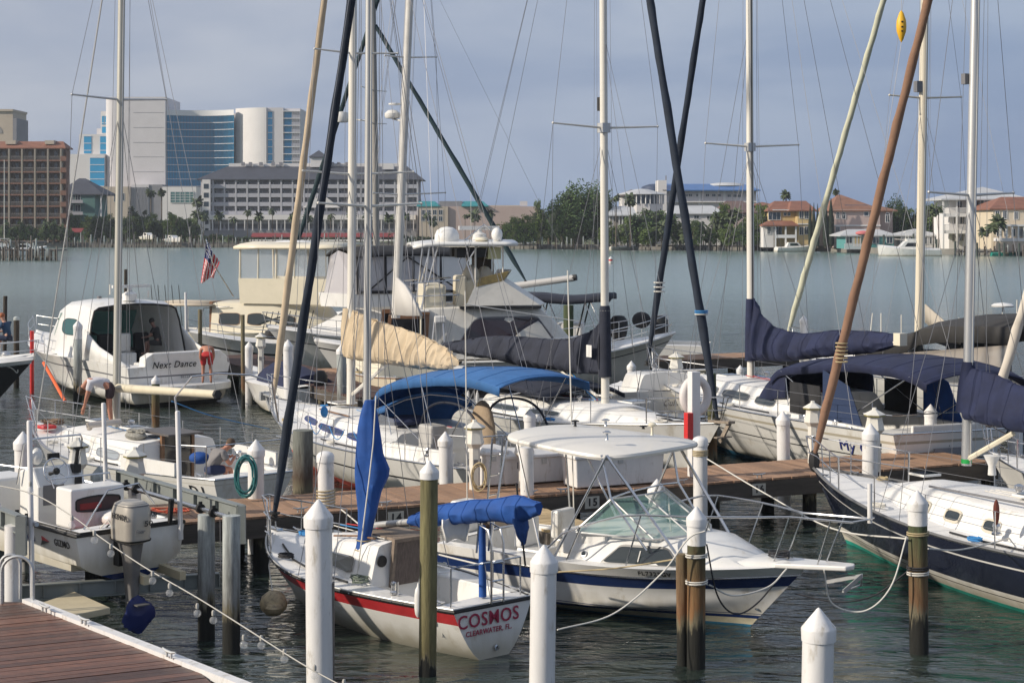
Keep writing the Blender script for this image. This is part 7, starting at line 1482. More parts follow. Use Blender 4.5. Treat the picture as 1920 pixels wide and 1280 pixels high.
d = 77; MB().tube([atd(438, 556, d), atd(398, 492, d-.1), atd(386, 448, d-.1)], .03, 6).build('staff', steel, fl, True)
redf = mat('flag_red', (.50, .02, .03), .8); whf = mat('flag_white', (.62, .60, .60), .8); blf = mat('flag_blue', (.015, .03, .14), .8)
# hoist along the staff, the fly hanging down: stripes run down the cloth
ns, nl = 13, 12; TL, TR, BL, BR = (387, 450), (411, 492), (375, 530), (402, 520); G_ = []
for i in range(nl+1):
    u = i/nl; row = []
    for j in range(ns*2+1):
        v = j/(ns*2); x = lerp(lerp(TL[0], TR[0], v), lerp(BL[0], BR[0], v), u)+1.6*sin(v*9+u*2); y = lerp(lerp(TL[1], TR[1], v), lerp(BL[1], BR[1], v), u)+(3*sin(v*7) if u > .9 else 0); row.append(atd(x, y, d+.10*sin(v*10+u*3)))
    G_.append(row)
mb = MB()
for i in range(nl):
    for j in range(ns*2): mb.add([G_[i][j], G_[i][j+1], G_[i+1][j+1], G_[i+1][j]], [(0, 1, 2, 3)], 2 if (i < 5 and j < 14) else (0 if (j//2) % 2 == 0 else 1), True)
mb.build('cloth', [redf, whf, blf], fl, True, solid=.01)
mb = MB()
for i in range(4):
    for j in range(5): p = G_[i][2*j+2]+Vector((0, -.02, -.05)); mb.ball(p, .028, 5, 4)
mb.build('star', whf, fl, True, kind='stuff')
# ---------- low white boat with fenders, left of the spine dock ----------
b = Boat('motorboat', 'low white open boat with dark side stripe beyond the man in red shorts', (-7.0, 69.5), (-12.6, 66.5), 'motorboat')
b.hull(B=2.8, fb=(1.2, 1.25, 1.75), tw=.9, brake=1.2, draft=.4, p=2.4, chine=.34, bands=[(('k', 0), ('a', .10), 0, 3), (('a', .10), ('s', -.5), 3, 4), (('s', -.5), ('s', -.42), 2, 1), (('s', -.42), ('s', 0), 1, 2)], mats=[blackb, gel, lettb, gel])
b.deck(.4, 1, camber=.15); b.well(.03, .4, 1.0, .6); b.pulpit(.4, .5, .1); rr_ = random.Random(3)
for i in range(9): b.rod([(1.0+.25*i, -1.1, 1.3), (.8+.25*i, -.9, 2.4)], .018, black, 'rod')
for p in ((1.6, -.6, 1.6), (2.3, -.3, 1.55), (3.0, .2, 1.5)): mb = MB(); mb.ball(p, (.32, .3, .3), 10, 7); mb.build('black_bag', blackc, b.r)
# ---------- big white yacht with black bimini ----------
b = Boat('flybridge_yacht', 'large white yacht with black bimini and clear curtains on its flybridge', (0.2, 71.5), (-9.6, 66.8), 'motorboat')
b.hull(B=4.2, fb=(1.3, 1.35, 1.9), tw=.92, brake=1.6, draft=.5, p=2.5, chine=.32, bands=[(('k', 0), ('a', .12), 0, 3), (('a', .12), ('s', -.5), 1, 4), (('s', -.5), ('s', -.45), 2, 1), (('s', -.45), ('s', 0), 1, 2)], mats=[blackb, gel, lettg])
b.deck(.2, 1, camber=.15); b.well(.02, .2, 1.7, .7)
b.house([(1.6, 1.95, 1.85), (3.6, 1.95, 2.0), (5.6, 1.85, 1.9), (7.0, 1.6, 1.2), (8.4, 1.1, .55), (9.4, .6, .1)], ins=.45, r=.3, z=1.35, camber=.2)
for sd_ in (-1, 1): b.side_win(2.0, 3.2, .25, .55, sd_, fr=steel, gl=mat('teal_tint', (.03,)*3)); b.side_win(3.6, 5.2, .25, .55, sd_, fr=steel, gl=mat('teal_tint', (.03,)*3))
mb = MB(); x0, x1 = b.s_at(855), b.s_at(612); zf = b.pz(700, 548).z; mb.grid([[(x0, 1.7, zf-.5), (x0, 1.7, zf)], [(x1-.6, 1.6, zf-.5), (x1-.5, 1.6, zf+.02)], [(x1+.2, 0, zf-.5), (x1+.3, 0, zf+.04)], [(x1-.6, -1.6, zf-.5), (x1-.5, -1.6, zf+.02)], [(x0, -1.7, zf-.5), (x0, -1.7, zf)]], sm=False); mb.build('flybridge', gel, b.r, solid=.06)
zt_ = b.pz(700, 462).z; mb = MB(); mb.grid([[(x, y, zt_-.30*(abs(y)/1.7)**2-.12*((x-x0)/(x1-x0)*2-1)**2) for y in (-1.75, -1.3, -.6, 0, .6, 1.3, 1.75)] for x in [lerp(x0+.2, x1-.6, i/6) for i in range(7)]]); mb.build('bimini', blackc, b.r, solid=.08)
mb = MB(); mb.grid([[(x0+.2, 1.68, zf), (x0+.2, 1.68, zt_-.35)], [(x1-.7, 1.6, zf), (x1-.7, 1.55, zt_-.4)], [(x1+.1, 0, zf), (x1-.5, 0, zt_-.15)], [(x1-.7, -1.6, zf), (x1-.7, -1.55, zt_-.4)], [(x0+.2, -1.68, zf), (x0+.2, -1.68, zt_-.35)]], sm=False); mb.build('clear_curtain', mat('grey_vinyl', (.50, .48, .50), .2, alpha=.72), b.r)
for k in range(5):
    for y in (-1.66, 1.66): x = lerp(x0+.2, x1-.7, k/4); b.rod([(x, y, zf), (x, y*.97, zt_-.38)], .05, blackc, 'curtain_seam')
for y in (-1.67, 1.67): b.rod([(x0+.2, y, zf+.05), (x1-.7, y, zf+.08)], .07, blackc, 'curtain_hem'); b.rod([(x0+.4, y, zf), (lerp(x0, x1, .5), y, zt_-.4)], .03, black, 'strut'); b.rod([(x1-1, y, zf), (lerp(x0, x1, .5), y, zt_-.4)], .03, black, 'strut')
mb = MB(); mb.box(b.pz(800, 540)+Vector((0, 2.0, -.35)), (.55, .03, .22)); mb.build('badge', lettb, b.r)
b.pulpit(.45, .6, .15)
# ---------- convertible yacht in the middle ----------
b = Boat('convertible_yacht', 'white convertible yacht with hardtop, radar dome and dark salon window', (-4.3, 60.2), (5.9, 61.6), 'motorboat'); B5 = b
b.hull(B=4.2, fb=(1.15, 1.25, 2.05), tw=.92, brake=1.5, draft=.5, p=2.4, chine=.32, bands=[(('k', 0), ('a', .12), 0, 3), (('a', .12), ('s', -.35), 1, 4), (('s', -.35), ('s', -.31), 2, 1), (('s', -.31), ('s', 0), 1, 2)], mats=[blackb, offw, lettb])
b.deck(.28, 1, m=gel); b.well(.02, .28, 1.7, .65); b.band_tube(-.02, .05, gel, 'rub_rail')
xs = b.s_at(800, -1.8); xe = b.s_at(1010, -1.8); xf = b.s_at(1095, -1.6)
b.house([(xs, 1.85, 1.75), (xe-1, 1.85, 1.85), (xe, 1.8, 1.85), ((xe+xf)/2, 1.65, 1.1), (xf, 1.45, .15)], ins=.30, r=.12, z=1.3, m=offw)
for sd_ in (-1, 1): b.side_win(xs+.95, (xe+xf)/2+.15, .16, .76, sd_, fr=lettg, gl=mat('maroon_glass', (.022, .010, .014), .08, spec=.8), rr=.12, sl0=.75, sl1=-.9, fw=.05)
mb = MB(); a_ = b.side_pt((xs+1.55+xf)/2-.2, .14, -1, .05); c_ = b.side_pt((xs+1.55+xf)/2-.45, .60, -1, .05); mb.beam(a_, c_, .05, .02); mb.build('window_divider', offw, b.r)
for y in (-1.80, 1.80): mb = MB(); mb.slab([(xs-1.5, y, 1.15), (xs, y, 1.15), (xs+.1, y, 2.85), (xs-1.3, y, 2.85)], (0, .05, 0)); q_ = mb.build('side_screen', mat('varnished_wood', (.2,)*3), b.r); mb = MB(); mb.slab([(xs-1.35, y-.03, 1.6), (xs-.15, y-.03, 1.6), (xs-.08, y-.03, 2.7), (xs-1.2, y-.03, 2.7)], (0, .11, 0)); mb.build('pane', glassd, q_)
mb = MB(); mb.bx(xs-.02, xs+.02, -1.5, 1.5, 1.3, 2.95); mb.build('bulkhead', mat('varnished_wood', (.2,)*3), b.r)
for y in (-.9, .3): mb = MB(); mb.bx(xs-.05, xs-.02, y-.42, y+.42, 1.35, 2.75); mb.build('door', glassd, b.r)
z3 = b.pz(880, 573).z; xo = b.s_at(770, -1.8)
mb = MB(); mb.bx(xo, xs+.1, -1.9, 1.9, 2.92, 3.0); mb.build('overhang', gel, b.r, bevel=.03); mb = MB(); mb.bx(xo, xs+.1, -1.92, 1.92, 2.86, 2.915); mb.build('overhang_trim', teak, b.r)
for y in (-1.8, 1.8): b.rod([(xo+.35, y, 1.1), (xo+.35, y, 2.9)], .05, cream, 'overhang_post')
# flybridge front fairing: three stacked leaning panels
x0 = b.s_at(862, -1.6)
mb = MB(); mb.grid([[(x0+.2, -1.75, 3.12), (x0+.5, -1.6, 3.75)], [(xe+.05, -1.7, 3.12), (xe-1.2, -1.5, 3.95)], [(xe+.5, 0, 3.1), (xe-.9, 0, 4.0)], [(xe+.05, 1.7, 3.12), (xe-1.2, 1.5, 3.95)], [(x0+.2, 1.75, 3.12), (x0+.5, 1.6, 3.75)]], sm=False); mb.build('fairing', offw, b.r, solid=.05)
mb = MB(); mb.bx(x0, xe+.1, -1.78, 1.78, 3.02, 3.10); mb.build('fairing_trim', lettb, b.r)
mb = MB(); mb.grid([[(x0+.6, -1.62, 3.78), (x0+.7, -1.55, 4.08)], [(xe-1.2, -1.5, 3.98), (xe-1.0, -1.42, 4.30)], [(xe-.9, 0, 4.02), (xe-.7, 0, 4.32)], [(xe-1.2, 1.5, 3.98), (xe-1.0, 1.42, 4.3)]], sm=False); mb.build('wind_deflector', mat('yellowed_acrylic', (.20, .15, .05), .3, var=.5, vs=4), b.r, solid=.03)
xb = b.s_at(795, -1.2); mb = MB(); mb.bx(xb, xb+.75, -1.4, 1.4, 3.0, 3.85); mb.build('aft_seat', cream, b.r, bevel=.1); mb = MB(); mb.bx(xb+1.1, xb+1.5, -1.2, -.2, 3.0, 4.15); mb.bx(xb+1.4, xb+2.3, -1.1, .9, 3.0, 4.0); mb.build('helm_console', cream, b.r, bevel=.08)
for p in ((xb+1.7, -.7, 4.1), (xb+2.2, -.5, 4.05)): mb = MB(); mb.ball(p, (.32, .35, .42), 10, 7); mb.build('seat_cover', mat('cream_cover', (.55, .50, .40), .9, bump=.01, bs=8), b.r)
mb = MB(); mb.bx(xb+1.9, xb+2.5, -.1, .9, 3.4, 5.0); mb.build('backrest', mat('brown_curtain', (.08, .065, .055), .9), b.r)
zt_ = b.pz(870, 458).z; xa, xc = b.s_at(773, -1.4), b.s_at(970, -1.4)
mb = MB(); mb.grid([[(x, y, zt_+.12*(1-(y/1.7)**2)-.10*max(0, (xa+1.0-x))**2) for y in (-1.65, -1.4, -.7, 0, .7, 1.4, 1.65)] for x in [lerp(xa, xc, i/8) for i in range(9)]]); mb.build('hardtop', gel, b.r, solid=.10)
for x in (xa+.6, xa+2.2, xc-.5):
    for y in (-1.35, 1.35): b.rod([(x-.25 if x < xa+1 else x, y, 3.0 if x < xc-1 else 3.9), (x, y, zt_-.02)], .035, steel if x < xa+1 else mastw, 'hardtop_leg')
for y in (-1.35, 1.35): b.rod([(xa+.3, y, 3.0), (xa+.9, y, zt_-.02)], .03, steel, 'hardtop_leg'); b.rod([(xa+2.5, y, 3.0), (xa+1.9, y, 4.6), (xa+2.3, y, zt_)], .03, steel, 'hardtop_leg')
mb = MB(); mb.bx(xa+1.55, xa+2.6, -1.3, -.5, zt_-.45, zt_-.12); mb.build('electronics_box', black, b.r, bevel=.03); mb = MB(); mb.bx(xa+1.55, xa+2.6, .4, 1.2, zt_-.45, zt_-.12); mb.build('electronics_box', black, b.r, bevel=.03); mb = MB(); mb.bx(xa+2.65, xa+3.1, -1.3, 1.2, zt_-.5, zt_-.1); mb.build('electronics_box', mat('pale_yellow', (.55, .52, .28), .5), b.r)
q = b.pz(838, 452, -.6); mb = MB(); mb.lathe([(.40, 0), (.44, .10), (.43, .25), (.36, .42), (.20, .52), (.001, .55)], (q.x, q.y, zt_+.08), 20); mb.build('radar_dome', gel, b.r)
q = b.pz(898, 445, -.2); mb = MB(); mb.lathe([(.25, 0), (.25, .28), (.1, .36), (.1, .45)], (q.x, q.y, zt_+.08), 12); mb.box((q.x, q.y, zt_+.58), (1.45, .16, .14), .1); mb.build('open_radar', gel, b.r)
text('Raymarine', (q.x+.25, q.y-.12, zt_+.58), (1, .1, 0), (0, 0, 1), .07, lettb, bpy.data.objects[mb and 'open_radar'], 0, False)
b.rod([(xa+1.7, -.8, zt_), (xa+2.6, -.6, zt_+.7), (xa+3.4, -.7, zt_)], .03, steel, 'radar_arch'); mb = MB(); mb.ball((xc-.65, -.9, zt_+.35), (.2, .2, .25), 10, 7); mb.cyl((xc-.65, -.9, zt_), (xc-.65, -.9, zt_+.2), .06); mb.build('searchlight', gel, b.r); mb = MB(); mb.lathe([(.02, 0), (.2, .02), (.26, .07), (.2, .14), (.001, .17)], (xc-1.2, -1.0, zt_+.1), 14); mb.build('gps_antenna', cream, b.r)
for y in (-1.5, 1.5): b.rod([(xb-.5, y, 3.0), (xb-.5, y, 3.9), (xb+1.2, y, 4.0)], .025, steel, 'flybridge_rail'); b.rod([(xb-.5, y, 3.45), (xb+1.2, y, 3.5)], .02, steel, 'flybridge_rail')
q = b.pz(825, 600, -1.9); mb = MB(); mb.bx(q.x-.2, q.x+.2, -2.0, -1.8, q.z-.1, q.z+.15); mb.build('bait_station', gel, b.r, bevel=.05)
for dx in (-.35, .2): b.rod([(q.x+dx, -1.9, 1.1), (q.x+dx*.5, -1.8, q.z)], .035, steel, 'cockpit_leg')
b.rail_line(.45, .97, 8, .7, (.7, .35), -1, steel, .016, pr=.016); b.rail_line(.45, .97, 8, .7, (.7, .35), 1, steel, .016, pr=.016)
mb = MB(); mb.ball((9.0, -.2, 2.5), (.35, .3, .30), 10, 7); mb.build('windlass_cover', blackc, b.r)
b.rod([(b.s_at(870, -1.9), -1.95, 3.2), (b.s_at(1240, -1.9)-3.0, -2.4, 2.6)], .02, alu, 'outrigger')
# ---------- sailboat with leaning white mast (behind the tan cover) ----------
b = Boat('sailboat', 'cream hulled sailboat with thick leaning white mast behind the tan sail cover', (-2.2, 51.2), (-5.0, 58.6), 'sailboat')
sail_common(b, [(2.4, 1.2, .6), (6, 1.2, .6), (8, .8, .4), (8.8, .5, .1)], (.5, 2.45, 1.0, .7), dict(B=3.4, fb=(1.35, 1.2, 1.5), tw=.8, brake=.8, srake=0, draft=.4, mats=[blackb, cream, cream]), rub=teak, cabm=cream)
b.mast(742, 596, 768, 0, .145, mat('chalky_mast', (.60, .58, .54), .6, var=.12, vs=3), top=19, rt=.12); m0 = b.mb_.x
for py, a, c in ((108, 722, 818), (365, 700, 835)):
    e = b.spreader(py, a, c, .03, alu)
    for q in e: sd_ = 1 if q.y > 0 else -1; b.shroud([b.mt_, q, b.chain(m0, sd_)])
b.shroud([b.mt_, Vector((.1, 0, 1.3))], name='backstay'); b.shroud([b.mt_, Vector((9.7, 0, 1.5))], name='forestay')
q = b.mpt(222); mb = MB(); q = b.pz(736, 222); mb.lathe([(.22, 0), (.26, .06), (.26, .16), (.15, .26), (.001, .28)], tuple(q), 16); mb.cyl(q+Vector((0, 0, -.02)), b.mpt(228), .03, n=6); mb.build('radome', gel, b.r); mb = MB(); mb.lathe([(.02, 0), (.2, .02), (.2, .07), (.001, .09)], tuple(b.pz(740, 198)), 14); mb.build('gps_antenna', gel, b.r)
q = b.mpt(420); mb = MB(); mb.grid([[b.pz(745, 520), b.pz(742, 590)], [b.pz(760, 535), b.pz(765, 592)], [b.pz(775, 560), b.pz(790, 592)]]); mb.build('stowed_sail', mat('sail_white', (.55, .53, .50), .9), b.r, solid=.12)
b.rail_line(.1, .85, 5, .6, (.6, .3), -1); b.rail_line(.1, .85, 5, .6, (.6, .3), 1)
# ---------- far dark masted boat with green furled stay ----------
b = Boat('sailboat', 'far sailboat with dull grey mast and dark green furled sails behind the yachts', (1.6, 82), (-11.2, 86), 'sailboat')
sail_common(b, [(2.4, 1.2, .5), (9, 1.2, .5), (11, .4, .1)], (.5, 2.45, 1.0, .7), dict(B=3.6, fb=(1.3, 1.2, 1.6), tw=.8, brake=.8, srake=0, draft=.4, mats=[blackb, gel, gel]))
b.mast(706, 500, 699, 0, .16, mat('dull_grey_mast', (.26, .25, .23), .6, var=.1, vs=3), top=24, rt=.13); m0 = b.mb_.x
for py, a, c in ((170, 678, 724), (232, 676, 724)): b.spreader(py, a, c, .03, alu)
q = b.pz(641, 222); mb = MB(); mb.lathe([(.3, 0), (.36, .1), (.36, .35), (.3, .5), (.001, .55)], tuple(q-Vector((0, 0, .2))), 14); mb.build('radome', gel, b.r); b.rod([q, b.mpt(228)], .04, mastw, 'radar_bracket')
b.furl(b.pz(512, 590), b.pz(712, -10), .13, .10, dkgreenc, 61, twist=4); b.furl(b.pz(986, 527), b.pz(704, 48), .12, .10, dkgreenc, 62, twist=4)
b.stick('boom', b.pz(880, 548), b.pz(1076, 521), .19, .16, mat('grey_boom', (.45, .44, .43), .5), 12); b.rod([b.pz(1074, 521), b.pz(1081, 520)], .17, black, 'boom_end')
b.shroud([b.mt_, b.pz(1080, 520)], name='topping_lift')
# ---------- centre console boat with T-top behind the yacht ----------
b = Boat('centre_console_boat', 'open fishing boat with slate T-top and two black outboards behind the convertible yacht', (7.8, 67.5), (-1.5, 69), 'motorboat')
b.hull(B=2.9, fb=(1.2, 1.25, 1.8), tw=.92, brake=1.2, draft=.4, p=2.4, chine=.34, bands=[(('k', 0), ('a', .10), 0, 3), (('a', .10), ('s', 0), 1, 5)], mats=[blackb, gel])
b.deck(.75, 1); b.well(.03, .75, 1.1, .6)
x0, x1 = b.s_at(990), b.s_at(1150); zt_ = b.pz(1070, 560).z
mb = MB(); mb.grid([[(x, y, zt_+.10*(1-(y/1.4)**2)+.06*sin(x*2)) for y in (-1.4, -.7, 0, .7, 1.4)] for x in [lerp(x0, x1, i/6) for i in range(7)]]); mb.build('t_top', slatec, b.r, solid=.22)
for x in (lerp(x0, x1, .2), lerp(x0, x1, .7)):
    for y in (-.9, .9): b.rod([(x+.4, y, 1.2), (x, y, zt_-.1)], .035, black, 't_top_leg'); b.rod([(x-.6, y, 1.4), (x, y, zt_-.1)], .025, steel, 't_top_brace')
mb = MB(); mb.bx(lerp(x0, x1, .35), lerp(x0, x1, .65), -.5, .5, .7, 2.0); mb.build('console', gel, b.r, bevel=.06)
for px in (1160, 1236):
    q = b.pz(px, 612); mb = MB(); mb.lathe([(.2, -.55), (.32, -.35), (.38, 0), (.36, .25), (.22, .42), (.001, .45)], tuple(q), 14); mb.lathe([(.12, -1.6), (.14, -.5)], tuple(q), 10); mb.build('outboard', black, b.r)
    b.rod([q+Vector((.6, 0, -.6)), q+Vector((-.5, 0, .1))], .03, mastw, 'engine_bracket')
# ---------- tender named Gulliver III ----------
b = Boat('tender', 'small white boat with cursive lettering ending in III on its stern beside the white pedestal', (4.45, 46.2), (3.2, 50.4), 'motorboat')
b.hull(B=2.4, fb=(1.45, 1.3, 1.3), tw=.95, brake=.5, draft=.3, chine=.34, bands=[(('k', 0), ('a', .06), 0, 3), (('a', .06), ('s', 0), 1, 5)], mats=[blueb, gel]); b.deck(); b.house([(.8, .8, .5), (2.2, .8, .5), (3.0, .5, .1)], ins=.15)
b.name_transom('Gulliver III', .17, 1.12, lettg, .35, y=-.1, sx=.9); b.rod([(.1, 1.1, 1.4), (.05, 1.0, 2.0), (.05, -1.0, 2.0), (.1, -1.1, 1.4)], .02, steel, 'stern_rail')
# ================= WHALER ON THE LIFT =================
b = Boat('skiff', 'small open white skiff named GIZMO hoisted on the boat lift', (-5.45, 24.45), (-8.85, 28.1), 'motorboat'); G1 = b; b.lift(1.03)
b.hull(B=1.86, fb=(.60, .62, .86), tw=.95, brake=.5, draft=.22, xm=.4, p=3.0, chine=.40, bands=[(('k', 0), ('a', -.02), 0, 3), (('a', -.02), ('a', .05), 1, 1), (('a', .05), ('s', -.05), 2, 5), (('s', -.05), ('s', 0), 1, 1)], mats=[blueg, mat('dark_trim', (.05, .05, .055), .6), gel], tm=2)
b.well(.07, .82, .78, .02, thick=.13); b.deck(.82, 1); b.deck(0, .07); b.band_tube(-.015, .028, black, 'rub_rail'); b.band_tube(.015, .014, black, 'gunwale_trim', out=-.06)
mb = MB(); z = .50; mb.bx(.95, 1.42, -.44, .44, z, z+.58); sb = mb.build('seat_box', gel, b.r, bevel=.03)
mb = MB(); P_ = [(.945, .0+.36*max(-1, min(1, 1.35*cos(a))), z+.34+.11*sin(a)) for a in [2*pi*k/24 for k in range(24)]]; mb.tube(P_, .014, 5, closed=True); mb.build('opening_trim', black, sb)
mb = MB(); mb.slab([(.944, y, zz) for x, y, zz in P_], (.002, 0, 0)); mb.build('opening', mat('dark_interior', (.06, .035, .035), .7), sb); mb = MB(); mb.bx(.938, .943, -.05, .30, z+.27, z+.36); mb.build('life_vest', mat('dull_red', (.22, .03, .03), .8), sb)
for y in (-.45, .43):
    for x in (1.0, 1.35): b.rod([(x, y, .02), (x, y, z)], .02, steel, 'seat_leg')
b.rod([(1.42, -.48, z+.55), (1.5, -.5, z+.68), (1.5, .48, z+.68), (1.42, .46, z+.55)], .014, steel, 'seat_rail')
mb = MB(); mb.slab([(1.95, -.36, .02), (2.55, -.36, .02), (2.55, -.36, 1.20), (2.15, -.36, 1.28), (1.95, -.36, 1.0)], (0, .80, 0)); cs = mb.build('console', gel, b.r, bevel=.03)
mb = MB(); mb.bx(1.935, 1.948, -.28, -.16, .86, 1.12); mb.build('switch_panel', black, cs); mb = MB(); mb.slab([(1.94, .02, .72), (1.94, .36, .72), (1.94, .36, 1.02), (1.94, .02, 1.02)], (.006, 0, 0)); mb.build('gauge_panel', lettg, cs)
wc = Vector((1.80, .22, 1.24)); mb = MB(); M_ = Matrix.Rotation(R(-68), 3, 'Y')
mb.tube([wc+M_@Vector((.20*cos(a), .20*sin(a), 0)) for a in [2*pi*k/28 for k in range(28)]], .012, 6, closed=True)
for k in range(5): a = 2*pi*k/5+.3; mb.tube([wc, wc+M_@Vector((.2*cos(a), .2*sin(a), 0))], .008, 5)
wh = mb.build('steering_wheel', steel, b.r); mb = MB(); mb.ball(wc, .055, 10, 7); mb.cyl(wc, wc+Vector((.2, 0, -.06)), .03, n=8); mb.build('hub', black, wh)
mb = MB(); mb.bx(2.0, 2.12, -.30, -.18, 1.15, 1.28); mb.tube([(2.06, -.24, 1.25), (2.0, -.24, 1.48), (2.0, -.24, 1.52)], [.03, .03, .045], 8); mb.beam((2.0, -.17, 1.53), (2.0, -.33, 1.53), .03, .03); mb.build('throttle', black, b.r)
mb = MB(); mb.ball((2.3, .28, 1.42), (.09, .09, .13), 10, 7); mb.build('compass', gel, b.r); mb = MB(); mb.bx(2.15, 2.2, -.02, .16, 1.36, 1.46); mb.build('depth_sounder', black, b.r)
b.rod([(2.5, .50, 1.0), (2.3, .50, 1.62), (2.2, .42, 1.70), (2.2, -.40, 1.70), (2.3, -.48, 1.62), (2.5, -.48, 1.0)], .016, steel, 'console_rail'); mb = MB(); mb.add([(2.3, .4, 1.3), (2.3, -.38, 1.3), (2.22, -.36, 1.66), (2.22, .38, 1.66)], [(0, 1, 2, 3)]); mb.build('windshield', vinyl, b.r)
mb = MB(); mb.bx(2.9, 3.6, .05, .75, .02, 1.05); q = mb.build('cooler', gel, b.r, bevel=.05); mb = MB(); mb.box((3.3, .76, .6), (.12, .01, .18)); mb.build('latch', black, q)
mb = MB(); mb.bx(.35, .85, -.05, .70, .05, .52); mb.build('fuel_tank', mat('tank_red', (.32, .02, .03), .4), b.r, bevel=.04); mb = MB(); mb.ball((.75, -.15, .62), (.20, .20, .13), 10, 7); mb.build('cushion', gel, b.r)
for sd_ in (1, -1): b.rod([b.pt(.45, .62, sd_)+Vector((0, -.08*sd_, 0)), b.pt(.5, .70, sd_)+Vector((0, -.08*sd_, .16)), b.pt(.75, .75, sd_)+Vector((0, -.10*sd_, .2)), b.pt(.95, .8, sd_)+Vector((0, -.06*sd_, .22))], .014, steel, 'bow_rail')
b.rod([(.25, .62, .62), (.15, .30, 1.15), (.15, -.2, 1.2), (.3, -.55, .85)], .015, steel, 'stern_rail'); mb = MB(); mb.tube([(-.02, -.62, .60), (-.06, -.62, .95)], [.035, .045], 8); mb.build('rod_holder', black, b.r)
ob = thing('outboard_motor', 'silver grey outboard motor with HONDA 50 lettering on the skiff stern', 'outboard', tuple(b.W(-.35, .22, -.5)), b.rz)
def obp(mb, name, m, par=None, **k): return mb.build(name, m, par or ob, **k)
ring = lambda x, z, lx, ly, k=3.2: [(x+lx*(abs(cos(a))**(2/k))*(1 if cos(a) > 0 else -1), ly*(abs(sin(a))**(2/k))*(1 if sin(a) > 0 else -1), z) for a in [2*pi*j/28 for j in range(28)]]
mb = MB(); mb.grid([ring(0, .98, .23, .17), ring(0, 1.02, .29, .215), ring(0, 1.25, .30, .225), ring(-.01, 1.42, .29, .215), ring(-.02, 1.52, .25, .19), ring(-.03, 1.56, .18, .13)], wrap=True); mb.add(ring(-.03, 1.56, .18, .13), [list(range(28))]); mb.add(ring(0, .98, .23, .17), [list(reversed(range(28)))]); cw = obp(mb, 'cowl', outb)
mb = MB(); mb.grid([ring(-.02, 1.50, .268, .20), ring(-.025, 1.535, .225, .17)], wrap=True); obp(mb, 'cowl_vent', mat('vent_dark', (.08, .08, .085), .5), cw); mb = MB(); mb.grid([ring(0, 1.005, .295, .222), ring(0, 1.03, .305, .23)], wrap=True); obp(mb, 'seam', black, cw)
text('HONDA', (-.10, .236, 1.36), (-1, 0, 0), (0, 0, 1), .078, lettb, cw, 0, False, bold=.001, sx=.95); text('HONDA', (-.13, -.236, 1.36), (1, 0, 0), (0, 0, 1), .062, lettb, cw, 0, False, bold=.003, sx=.95)
text('50', (-.318, -.10, 1.26), (0, -1, 0), (0, 0, 1), .075, lettb, cw, 0, False, bold=.001, sx=1.2); text('Four', (-.314, .04, 1.16), (0, -1, 0), (0, 0, 1), .055, lettg, cw, .4, False)
mb = MB(); mb.grid([ring(0, .98, .20, .14), ring(-.02, .75, .15, .10), ring(-.03, .45, .13, .075), ring(-.04, .15, .13, .05), ring(-.05, -.02, .16, .05)], wrap=True); obp(mb, 'leg', mat('outboard_leg', (.13, .125, .12), .5, var=.2, vs=5))
mb = MB(); mb.slab([(-.35, -.10, .13), (.15, -.06, .13), (.15, .06, .13), (-.35, .10, .13)], (0, 0, .015)); mb.slab([(-.14, -.02, -.0), (.08, -.02, -.0), (-.02, -.02, -.22)], (0, .03, 0)); mb.tube([(.2, 0, -.03), (.05, 0, -.03), (-.2, 0, -.03)], [.01, .06, .05], 10); obp(mb, 'gearcase', mat('outboard_leg', (.1,)*3))
mb = MB(); rows = []
for i in range(9): a = pi*i/8; rows.append([(-.20-.14*(k-.5), (.22*sin(a)+.02)*cos(2*pi*j/20)*(1+.22*sin(j*.95+i)), -.02+.24*sin(a)*sin(2*pi*j/20)*(1+.18*sin(j*1.3+i*2))) for j in range(20) for k in (i/8,)])
mb.grid(rows, wrap=True); obp(mb, 'propeller_bag', dkblue)
mb = MB(); mb.bx(.15, .30, -.10, .10, .62, 1.0); obp(mb, 'bracket', black)
for k in range(3): MB().tube([(.2, .05-.05*k, .95), (.35, .15-.1*k, 1.25), (.55, .2-.1*k, 1.1)], .014, 5).build('cable', black if k else ropew, ob)
b.hull_text('GIZMO', .085, .42, .10, 1, lettb, bold=.001, dt=.03, sx=.9); b.hull_text('.Club', .31, .40, .17, 1, lettbl, bold=.001, shear=.1, dt=.03)
a_ = b.pt(.185, .40, 1)+Vector((0, .012, 0)); mb = MB()
mb.add([a_+Vector((.12, .0, .07)), a_+Vector((-.13, .002, 0)), a_+Vector((.09, 0, 0))], [(0, 1, 2)], 0); mb.add([a_+Vector((.12, 0, -.08)), a_+Vector((-.13, .002, 0)), a_+Vector((.09, 0, 0))], [(0, 1, 2)], 1); mb.build('logo', [redg, lettb], b.ho, solid=.004)
b = Boat('motorboat', 'low white cuddy boat with rub rail tucked between the spine dock and the yachts', (-0.8, 65.2), (-7.4, 63.6), 'motorboat')
b.hull(B=2.6, fb=(1.2, 1.25, 1.6), tw=.92, brake=1.1, draft=.4, p=2.4, chine=.34, bands=[(('k', 0), ('a', .10), 0, 3), (('a', .10), ('s', -.3), 1, 4), (('s', -.3), ('s', -.24), 2, 1), (('s', -.24), ('s', 0), 1, 2)], mats=[blueb, gel, lettb]); b.deck(.45, 1, camber=.15); b.well(.03, .45, 1.0, .6)
b.house([(2.8, 1.1, .55), (4.0, 1.0, .6), (5.2, .6, .3), (5.8, .3, .03)], ins=.3, r=.1); b.side_win(3.0, 4.2, .25, .62, 1); b.pulpit(.5, .5, .1); b.rod([(2.6, 1.1, 1.3), (2.7, 1.0, 2.6), (2.7, -1.0, 2.6), (2.6, -1.1, 1.3)], .03, steel, 'arch')
